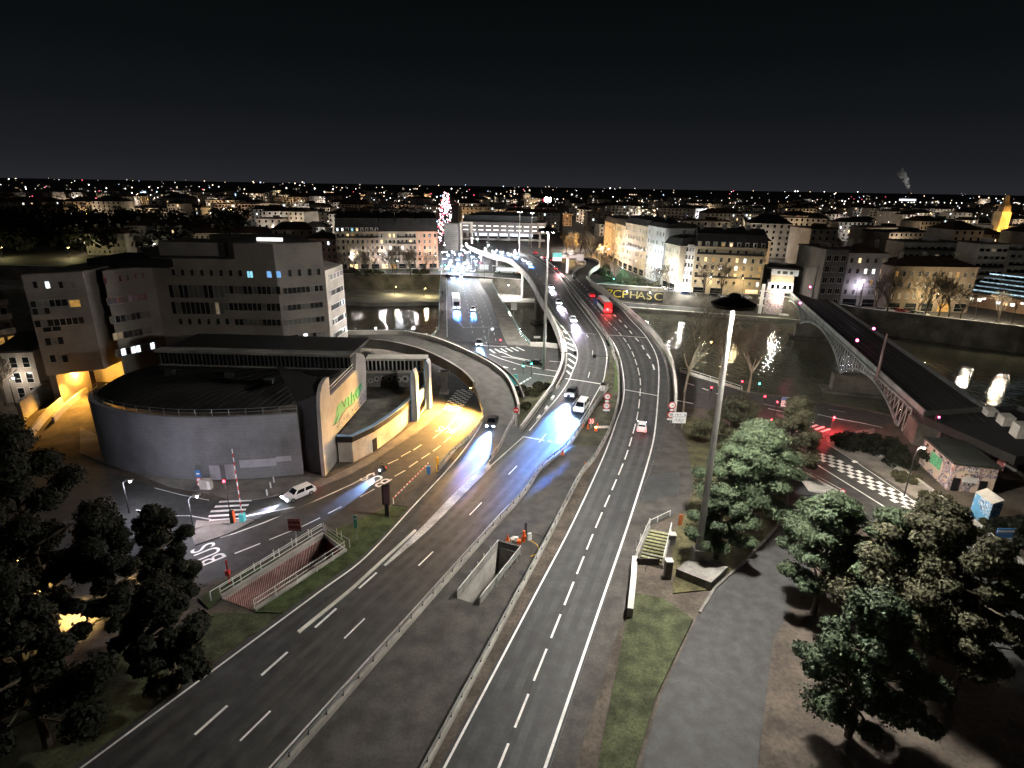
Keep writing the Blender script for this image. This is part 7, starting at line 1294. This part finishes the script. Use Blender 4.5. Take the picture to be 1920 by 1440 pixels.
MB().tube([(.5, -.32, 1.02), (.6, 0, .98), (.5, .32, 1.02)], .025, 6).build('handlebar', M['steel'], t, local=True); MB().ball((.75, 0, .82), .1).build('headlight', M['lamp_b'], t, local=True); MB().box((-.76, 0, .6), (.05, .16, .1)).build('taillight', M['tail'], t, local=True)
lamp((.95, 0, .85), 36000, (.3, .5, 1), .08, t, 'beam', 'SPOT', (1, 0, -.3), 30, .3)
r = person(ps, 'person in a dark jacket riding the motor scooter', c, d, 1.60, .09)
# ------------------------------------------------------------------ trees
def quads(cent, nrm, size, jit=.5):
    """leaf faces: numpy arrays of centres and facing directions -> MB"""
    n = len(cent); a = np.cross(nrm, rng.normal(size=(n, 3))); a /= np.linalg.norm(a, axis=1)[:, None] + 1e-9; b_ = np.cross(nrm, a); s = size * (1 - jit + 2 * jit * rng.random(n))[:, None]
    v = np.stack([cent - a * s - b_ * s * .6, cent + a * s - b_ * s * .45, cent + a * s * .9 + b_ * s * .6, cent - a * s * .8 + b_ * s * .5], 1).reshape(-1, 3)
    return LB(v, n)
class LB:
    def __init__(s, v, n): s.d = (v, n)
    def build(s, name, m, root=None, local=True, smooth=False):
        v, n = s.d; me = bpy.data.meshes.new(name); me.vertices.add(4 * n); me.vertices.foreach_set('co', v.astype(np.float32).ravel()); me.loops.add(4 * n); me.loops.foreach_set('vertex_index', np.arange(4 * n, dtype=np.int32)); me.polygons.add(n); me.polygons.foreach_set('loop_start', np.arange(0, 4 * n, 4, dtype=np.int32)); me.update(calc_edges=True); me.materials.append(m)
        o = bpy.data.objects.new(name, me); COL.objects.link(o); o.parent = root; return o
def crown_pts(clumps, per, flat=.7):
    C, N = [], []
    for c, r in clumps:
        d = rng.normal(size=(per, 3)); d /= np.linalg.norm(d, axis=1)[:, None]; rad = r * (rng.random(per) ** .42) * (1 + .35 * rng.random(per) ** 4)
        C.append(np.array(c) + d * rad[:, None] * np.array([1, 1, flat])); k = d + rng.normal(size=(per, 3)) * .5 + np.array([0, 0, .45]); N.append(k / np.linalg.norm(k, axis=1)[:, None])
    return np.concatenate(C), np.concatenate(N)
def evergreen(x, yb, yt, wpx, lab, leaf='leaf', nc=26, per=1980, size=.15, lo=.3, seed=1, group='pine trees', name='pine_tree', rc=(.15, .28), flat=.6):
    nc = int(nc * 1.7); per = int(per * .62)
    base = P(x, yb); h = hz(base, yt); dep = (base - CAM).dot(cF); rr = wpx / 2 * dep / FPX; random.seed(seed); t = thing(name, lab, 'tree', base, 0, group); cl = []
    for k in range(nc):
        f = (k + .5) / nc; a = k * 2.4 + random.uniform(-.4, .4); prof = math.sin(min(1, (1 - f) * 1.25 + .12) * math.pi * .5) * (1 if f > .18 else .75); q = rr * prof * random.uniform(.3, .95)
        cl.append(((q * math.cos(a), q * math.sin(a), h * (lo + (.97 - lo) * f) - .3 * q), rr * random.uniform(*rc)))
    C, N = crown_pts(cl, int(per * 2.0), flat); quads(C, N, size * .68).build('crown', M[leaf], t, local=True)
    b = MB(); b.tube([(0, 0, -.1), (.1, .05, h * .3), (-.05, .1, h * .62), (0, 0, h * .93)], [.32, .26, .17, .05], 8)
    for c, r in cl: b.tube([(0, 0, max(c[2] - r * .9, h * .18)), (c[0] * .6, c[1] * .6, c[2] - r * .25), c], [.11, .08, .03], 5)
    b.build('trunk', M['bark'], t, local=True); return t
evergreen(1396, 992, 790, 200, 'large bright green pine beside the near high mast', nc=30, per=1012, seed=3)
evergreen(1342, 1048, 908, 128, 'smaller pine with spreading branches right of the stairs', nc=20, per=792, seed=5, size=.16)
evergreen(1470, 905, 742, 120, 'brownish pine behind the green one near the traffic island', 'leaf2', nc=22, per=726, seed=8)
evergreen(1370, 862, 742, 140, 'dull brown leafed tree in the middle of the park lawn', 'leaf2', nc=20, per=726, seed=12)
evergreen(1425, 940, 805, 130, 'dark green pine crowding behind the bright green one', 'leaf', nc=18, per=726, seed=14)
evergreen(1525, 1150, 922, 175, 'round pine with pale needle tips beside the park path', nc=28, per=1012, seed=17)
evergreen(1625, 1190, 950, 170, 'light green pine squeezed between the round pine and the broad one', 'leaf', nc=22, per=900, seed=41, size=.16)
evergreen(1690, 1240, 942, 270, 'broad dense pine at the bottom right by the river road', 'leaf2', nc=34, per=1144, seed=21, size=.16)
evergreen(1775, 1330, 1010, 190, 'darker pine at the bottom right edge of the group', 'leaf2', nc=26, per=924, seed=23, size=.16)
evergreen(1590, 1380, 1110, 230, 'pine lowest of the group beside the park path', 'leaf', nc=28, per=924, seed=24, size=.16)
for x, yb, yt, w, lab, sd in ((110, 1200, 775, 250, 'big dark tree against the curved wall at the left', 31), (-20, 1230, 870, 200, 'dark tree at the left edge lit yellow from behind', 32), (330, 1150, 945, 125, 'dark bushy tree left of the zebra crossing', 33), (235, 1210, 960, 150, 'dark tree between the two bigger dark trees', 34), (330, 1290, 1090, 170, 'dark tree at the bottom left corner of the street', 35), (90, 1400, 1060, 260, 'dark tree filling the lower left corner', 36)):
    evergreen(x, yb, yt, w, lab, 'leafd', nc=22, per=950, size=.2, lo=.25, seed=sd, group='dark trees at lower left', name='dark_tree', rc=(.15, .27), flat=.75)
def bare_mesh(h, seed, spread=.55, levels=5, r0=.3, n0=6, trunk=.32, twr=.014):
    rd = random.Random(seed); tr, tw = MB(), MB()
    def grow(p, d, l, r, lv):
        e = p + d * l; m = (p + e) / 2 + Vector((rd.uniform(-1, 1), rd.uniform(-1, 1), 0)) * l * .05; (tr if lv <= 1 else tw).tube([p, m, e], [r, r * .85, r * .7], 6 if lv < 2 else 3, cap=False)
        if lv >= levels: return
        for k in range(rd.choice((2, 3, 3)) if lv else n0):
            a = rd.uniform(0, 6.28); s = spread * rd.uniform(.6, 1.3); nd = (d + Vector((math.cos(a), math.sin(a), 0)) * s + Vector((0, 0, .16))).normalized(); st = p.lerp(e, rd.uniform(.6, 1) if lv else rd.uniform(.75, 1)); grow(st, nd, l * rd.uniform(.58, .8) * (1 if lv else h * .40 / (h * trunk)), max(r * (.5 if lv else .45), twr), lv + 1)
    grow(Vector((0, 0, -.1)), Vector((rd.uniform(-.04, .04), rd.uniform(-.04, .04), 1)).normalized(), h * trunk, r0, 0); return tr, tw
def bare(base, h, lab, seed, m='bark', group=None, levels=5, **k):
    t = thing('bare_tree', lab, 'tree', base, 0, group); tr, tw = bare_mesh(h, seed, levels=levels, **k); tr.build('trunk', M[m], t, local=True); tw.build('crown', M['twig'], t, local=True); return t
for x, y, yt, lab, sd, tk in ((1281, 772, 588, 'bare plane tree with a long pale trunk, leftmost on the near quay', 2, .5), (1348, 724, 600, 'slender bare plane tree behind the near high mast on the quay', 4, .42), (1403, 735, 598, 'spreading bare plane tree, rightmost on the near quay', 6, .34)):
    c = P(x, y); h = hz(c, yt); bare(c, h * .95, lab, sd, 'bark_pale', 'bare plane trees on the near quay', 6, twr=.028, trunk=tk, r0=.3, spread=.6, n0=7)
PB = {}
def bare_copy(kind, c, h, rz, lab, group):
    if kind not in PB:
        sd, hh = {'a': (11, 14), 'b': (13, 14), 'c': (19, 14)}[kind]; PB[kind] = (bare(c, hh, lab, sd, 'bark', group, 5, trunk=.28, r0=.28, spread=.62, n0=7, twr=.045), hh); PB[kind][0].scale = (h / hh,) * 3; PB[kind][0].rotation_euler = (0, 0, rz); return PB[kind][0]
    o = dup(PB[kind][0], c, rz, lab, h / PB[kind][1]); return o
LQT = [(646, 509, 470), (664, 512, 462), (684, 512, 466), (702, 510, 458), (690, 516, 468), (726, 511, 464), (744, 513, 458), (737, 517, 462), (762, 511, 466), (780, 513, 462), (798, 512, 468), (770, 518, 462), (810, 509, 474)]
for i, (x, y, yt) in enumerate(LQT): c = P(x, y); bare_copy('abc'[i % 3], c, max(hz(c, yt), 7), i * 1.3, 'bare plane tree in the row on the far left quay', 'bare trees on the far left quay')
for i, (x, y, yt) in enumerate(((1062, 478, 438), (1076, 482, 430), (1088, 486, 425), (1098, 488, 440), (1108, 492, 432), (1118, 492, 448), (1128, 496, 452), (1140, 508, 470), (1070, 470, 432), (1152, 516, 482))): c = P(x, y); bare_copy('abc'[(i + 1) % 3], c, max(hz(c, yt), 7), i * .9, 'bare tree lit amber left of the receding house row', 'amber lit bare trees by the exit loop')
for i, (x, y, yt, lab) in enumerate(((1252, 551, 490, 'bare tree at the side of the corner house'), (1318, 556, 486, 'bare tree before the left part of the corner house'), (1350, 558, 484, 'bare tree before the middle of the corner house'), (1235, 545, 496, 'bare tree beside the parked cars of the right quay'))): c = P(x, y); bare_copy('abc'[i % 3], c, hz(c, yt), i * 2.1, lab, 'bare trees by the corner house')
for i, (x, y, yt, lab) in enumerate(((1661, 590, 505, 'forked bare tree left of the brown quay house'), (1735, 595, 500, 'tall bare tree before the brown quay house'), (1758, 598, 512, 'slim bare tree in the middle of the right quay'), (1776, 600, 515, 'leaning bare tree before the white modern flats'), (1720, 590, 520, 'bare tree behind the tall one on the right quay'), (1800, 600, 530, 'bare tree near the market hall'), (1870, 606, 540, 'bare tree before the market hall'), (1640, 582, 520, 'bare tree by the neon bar'))): c = P(x, y); bare_copy('abc'[i % 3], c, hz(c, yt), i * 1.7, lab, 'bare trees on the right quay')
c = P(10, 760); bare_copy('b', c, 12, .4, 'bare tree with pale twigs at the left edge beside the annex', None)
def shrub(x, y, z, r, h, leaf, lab, sd, per=500, group=None, size=.16):
    random.seed(sd); t = thing('shrub', lab, 'shrub', P(x, y, z), 0, group); cl = [((random.uniform(-r, r), random.uniform(-r * .8, r * .8), random.uniform(.2, h * .8)), random.uniform(.35, .6) * min(r, h)) for _ in range(9)]; C, N = crown_pts(cl, per, .8); C = C[C[:, 2] > 0]; N = N[:len(C)]; quads(C, N, size).build('foliage', M[leaf], t, local=True)
    b = MB()
    for c, q in cl[::2]: b.tube([(0, 0, 0), c], [.06, .02], 4)
    b.build('stems', M['bark'], t, local=True); return t
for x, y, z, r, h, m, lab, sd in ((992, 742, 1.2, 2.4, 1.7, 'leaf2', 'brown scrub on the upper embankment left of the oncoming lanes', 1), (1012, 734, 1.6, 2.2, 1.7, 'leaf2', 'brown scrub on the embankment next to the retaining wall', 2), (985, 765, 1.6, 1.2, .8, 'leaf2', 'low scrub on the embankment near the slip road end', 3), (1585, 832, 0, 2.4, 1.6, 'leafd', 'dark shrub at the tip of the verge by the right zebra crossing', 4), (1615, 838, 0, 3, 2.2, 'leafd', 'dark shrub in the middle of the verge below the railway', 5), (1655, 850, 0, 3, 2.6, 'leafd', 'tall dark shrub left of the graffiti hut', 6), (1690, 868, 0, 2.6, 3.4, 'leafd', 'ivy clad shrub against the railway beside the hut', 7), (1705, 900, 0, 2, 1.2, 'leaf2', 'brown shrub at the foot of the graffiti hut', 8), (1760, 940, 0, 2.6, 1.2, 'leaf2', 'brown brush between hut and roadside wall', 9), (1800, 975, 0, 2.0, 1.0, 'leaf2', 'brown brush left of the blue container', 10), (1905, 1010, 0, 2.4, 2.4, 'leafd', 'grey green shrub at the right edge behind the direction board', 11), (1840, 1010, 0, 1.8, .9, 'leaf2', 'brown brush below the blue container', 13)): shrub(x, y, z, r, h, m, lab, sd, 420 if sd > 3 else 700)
for i, (x, y, r, h) in enumerate(((1150, 527, 5, 5), (1165, 530, 4, 3), (1180, 532, 5, 3), (1196, 533, 4, 3), (1140, 520, 4, 4), (1128, 512, 5, 4), (1215, 538, 4, 2.5), (660, 515, 4, 3), (700, 516, 4, 2.4), (790, 516, 4, 3))): shrub(x, y, 0, r, h, 'leaf' if i in (0, 4) else 'leaf2', ('green lit shrub by the traffic lights of the right quay', 'low shrub in front of the blue porch house', 'pale shrub before the long ochre house', 'shrub before the tall grey house', 'dark conifer-like shrub beside the exit loop', 'shrub under the amber lamp behind the exit loop', 'shrub near the parked cars of the right quay', 'shrub at the left end of the left quay', 'shrub under the starry lamp of the left quay', 'shrub before the pink corner house')[i], 40 + i, 220, size=.4)
# far dark wood and riverside scrub
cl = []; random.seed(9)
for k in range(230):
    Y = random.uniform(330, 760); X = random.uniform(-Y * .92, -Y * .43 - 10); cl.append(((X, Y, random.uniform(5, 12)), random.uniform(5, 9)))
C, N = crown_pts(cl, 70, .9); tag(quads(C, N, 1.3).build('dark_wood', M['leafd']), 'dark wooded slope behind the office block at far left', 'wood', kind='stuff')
# ------------------------------------------------------------------ the city to the horizon
random.seed(77); placed = []
def free(x, y, r): return all((x - a) ** 2 + (y - b) ** 2 > (r + c) ** 2 for a, b, c in placed)
for o in list(COL.objects):
    if o.parent is None and o.location.y > 260 and o.get('category') in ('building', 'hall', 'hotel', 'interchange', 'church', 'tower', 'canopy'): placed.append((o.location.x + 14, o.location.y + 14, 24))
CW = [facade_mat(c) for c in ((.30, .26, .21), (.22, .19, .16), (.38, .34, .29), (.17, .16, .15), (.27, .22, .17))]
nb = 0; tries = 0
SK = ('pale city block', 'brown city block', 'cream city block', 'dark city block', 'ochre city block')
while nb < 250 and tries < 9000:
    tries += 1; iv = random.uniform(1 / 2600, 1 / 345); Y = 1 / iv; X = random.uniform(-.93, .93) * Y * .93
    if X < -Y * .42 and Y < 620: continue
    if abs(X + .1137 * Y + 2) < 26 + Y * .004: continue            # the boulevard
    if 800 < proj((X, Y, 0))[0] < 1125 and Y < 560: continue           # motorway and interchange
    w, d, h = random.uniform(14, 44), random.uniform(12, 26), random.choice((9, 12, 14, 16, 18, 20)) + random.uniform(0, 2)
    if not free(X, Y, (w + d) * .36): continue
    placed.append((X, Y, (w + d) * .36)); nb += 1; k = random.randrange(5); an = random.choice((.08, -.25, .3)) + random.uniform(-.05, .05); t = thing('city_block', SK[k] + ' among the night roofs between river and horizon', 'building', (X, Y, 0), an, SK[k] + 's towards the horizon')
    MB().box((0, 0, h / 2), (w, d, h)).build('wall', CW[k], t, local=True); r = MB()
    if random.random() < .65: r.add([(-w / 2 - .4, -d / 2 - .4, h), (w / 2 + .4, -d / 2 - .4, h), (w / 2 + .4, d / 2 + .4, h), (-w / 2 - .4, d / 2 + .4, h), (-w / 2 + d * .3, 0, h + d * .22), (w / 2 - d * .3, 0, h + d * .22)], [(0, 1, 5, 4), (1, 2, 5), (2, 3, 4, 5), (3, 0, 4)])
    else: r.box((0, 0, h + .3), (w + .4, d + .4, .6)).box((w * .2, 0, h + 1.5), (w * .2, d * .4, 2))
    r.build('roof', M['tile'] if random.random() < .5 else M['slate'], t, local=True)
    b = MB(); nc = max(int(w / 4), 3); nf = max(int(h / 3.2), 2)
    for i in range(nf):
        for c in range(nc):
            q = random.random(); mi = 0 if q > .07 else random.choice((1, 1, 2, 3)); b.box((-w / 2 + w * (c + .5) / nc, -d / 2 - .02, (i + .55) * h / nf), (1.3, .1, 1.7), 0, mi)
    o = b.build('windows', [M['glass'], M['lit_warm'], M['lit_white'], M['lit_cool']], t, local=True); o['kind'] = 'stuff'
    if nb % 3 == 0 or (Y < 800 and nb % 2): fill_lamp((X + random.uniform(-w, w) * .5, Y - d / 2 - 12, 9), 6500 * (1 + Y / 700), random.choice(((1, .82, .6), (1, .93, .85), (1, .66, .35))))  # lamp added so the far walls do not stay dark
def scatter(name, pts, mats, lab):
    b = MB()
    for p, r, mi in pts:
        o = [Vector(p) + Vector(q) * r for q in ((1, 0, 0), (0, 1, 0), (-1, 0, 0), (0, -1, 0), (0, 0, 1), (0, 0, -1))]; b.add(o, [(0, 1, 4), (1, 2, 4), (2, 3, 4), (3, 0, 4), (1, 0, 5), (2, 1, 5), (3, 2, 5), (0, 3, 5)], mi)
    return tag(b.build(name, mats), lab, 'lights', kind='stuff')
EM = [emat('far_lamp_white', (1, .96, .92), 6), emat('far_lamp_warm', (1, .74, .48), 4), emat('far_lamp_blue', (.5, .66, 1), 5), emat('far_lamp_red', (1, .12, .2), 4), emat('far_lamp_dim', (1, .85, .7), 1.2), emat('far_lamp_pink', (1, .55, .62), 7)]
pts = []
for k in range(640):
    off = random.uniform(2.5, 46) if random.random() < .85 else random.uniform(3, 14); Y = 28 * FPX / off; X = random.uniform(-.95, .95) * Y * .95
    if X < -Y * .40 and Y < 900: continue
    z = random.uniform(6, 20) + (Y > 5000) * random.uniform(0, 25); pts.append(((X, Y, z), Y * random.choice((.0004, .0005, .0006, .0008, .0011)), random.choices((0, 1, 2, 3, 4), (40, 30, 10, 6, 40))[0]))
for k in range(26):                                                # lit streets seen as strings of lamps
    Y0 = 1 / random.uniform(1 / 3200, 1 / 480); X0 = random.uniform(-.85, .9) * Y0 * .9; a = random.choice((.1, 1.65, -.3, .4)) + random.uniform(-.15, .15); mi = random.choice((0, 1, 1, 4)); rr = Y0 * random.choice((.0004, .0006, .0008))
    if X0 < -Y0 * .4 and Y0 < 900: continue
    for j in range(random.randint(10, 26)): pts.append(((X0 + math.cos(a) * j * 26, Y0 + math.sin(a) * j * 26, 9), rr * random.uniform(.8, 1.2), mi))
scatter('city_lights', pts, EM, 'countless small lamps and windows of the city out to the horizon')
pts = []
for k in range(230):
    Y = 1 / random.uniform(1 / 2600, 1 / 430); X = -.1137 * Y - 2 + random.uniform(-1, 1) * (6 + Y * .0022); pts.append(((X, Y, random.choice((1, 1, 7, 9, 12))), Y * random.choice((.0007, .0011, .0015)), random.choices((0, 1, 3, 2, 5), (4, 3, 4, 1, 6))[0]))
scatter('boulevard_lights', pts, EM, 'pinkish stream of lamps and car lights along the long boulevard')
pts = []
for k in range(60):
    Y = random.uniform(420, 900); X = 118 + (Y - 420) * .17 + random.uniform(-8, 8); pts.append(((X, Y, random.choice((1, 5, 8))), Y * random.choice((.0006, .0009)), random.choices((0, 1, 3), (3, 3, 2))[0]))
scatter('side_street_lights', pts, EM, 'string of pink and white lights along the side street right of the hotel')
# lit halls on the left horizon, flood tower, chimney with smoke
for x0, x1, y, hh, lab in ((264, 337, 368, 1.2, 'blue-white lit stadium hall on the left horizon'), (433, 482, 370, 1.0, 'blue-white lit arched hall right of the stadium'), (482, 530, 371, .5, 'low cyan lit hall at the end of the bright row')):
    a, b_ = P(x0, y), P(x1, y); Y = a.y; u, L, an = fr_of(a, b_); t = thing('lit_hall', lab, 'hall', a); h = Y * .0075 * hh
    MB().box(a + u * L / 2 + Z(h * .5) + Vector((0, 20, 0)), (L, 40, h), an).build('wall', M['conc_dark'], t); b = MB()
    for k in range(14):
        if random.random() < .85: b.box(a + u * L * (k + .5) / 14 + Z(h * random.uniform(.25, .7)), (L / 14 * .9, 1, h * random.uniform(.25, .6)), an)
    b.build('lit_glazing', emat('hall_glow', (.42, .6, 1), 3.2, .8), t); MB().box(a + u * L * .5 + Z(h * 1.05) + Vector((0, 20, 0)), (L * 1.02, 42, h * .12), an).build('roof', M['roof_metal'], t)
c = P(1025, 428); h = hz(c, 374); t = thing('flood_tower', 'dazzling white floodlight tower above the hotel roof', 'floodlight', c); MB().tube([c, c + Z(h)], [.5, .25], 8).build('pole', M['dark_steel'], t); MB().box(c + Z(h), (3.4, 1, 2.2)).build('frame', M['dark_steel'], t); MB().box(c + Vector((0, -.7, h)), (6.0, .3, 4.0)).build('lamp_panel', emat('tower_flood', (.8, .9, 1), 140), t); MB().ball(c + Vector((-3.2, -.8, h - .4)), 1.5).build('red_beacon', M['lamp_r'], t)
c = P(1704, 367); Yc = c.y
Yc = 3000.0; c = PY(1704, 366, Yc); c.z = 0; t = thing('factory_chimney', 'factory chimney under the smoke plume on the right horizon', 'chimney', c); MB().tube([c, c + Z(42)], [5, 3.6], 12).build('stack', M['conc_dark'], t); MB().box(c + Vector((-20, -10, 8)), (90, 40, 16)).build('hall', M['conc_dark'], t); MB().box(c + Vector((-20, -31, 8)), (80, 1, 7)).build('lit_glazing', emat('factory_glow', (.85, .9, 1), 2.6, .9), t)
sm = MB(); pl = [PY(x, y, Yc) for x, y in ((1704, 364), (1704, 355), (1701, 345), (1697, 335), (1691, 327), (1685, 321))]; pl[0].z = 40
sm.tube(resample(pl, 14), [4 + 1.25 * k + (2.5 if k % 3 == 1 else 0) for k in range(14)], 12); o = sm.build('smoke', [], None, smooth=True); tag(o, 'pale smoke plume drifting up from the factory chimney', 'smoke', kind='stuff')
m = bpy.data.materials.new('smoke_volume'); m.use_nodes = True; N = m.node_tree.nodes; L = m.node_tree.links; N.remove(N['Principled BSDF']); v = N.new('ShaderNodeVolumePrincipled'); v.inputs['Color'].default_value = (.85, .85, .85, 1); tcn = N.new('ShaderNodeTexCoord'); nz = N.new('ShaderNodeTexNoise'); nz.inputs['Scale'].default_value = .06; nz.inputs['Detail'].default_value = 5; L.new(tcn.outputs['Object'], nz.inputs['Vector']); mr = N.new('ShaderNodeMapRange'); mr.inputs['From Min'].default_value = .42; mr.inputs['From Max'].default_value = .7; mr.inputs['To Min'].default_value = .0; mr.inputs['To Max'].default_value = .16; L.new(nz.outputs['Fac'], mr.inputs['Value']); L.new(mr.outputs[0], v.inputs['Density']); L.new(v.outputs[0], N['Material Output'].inputs['Volume']); o.data.materials.append(m)
lamp(c + Vector((-12, -60, 46)), 260000, (1, .95, .9), 4, None, 'smoke_fill', 'SPOT', (0, .7, 1), 110, 1)  # unseen spot added to light the smoke plume
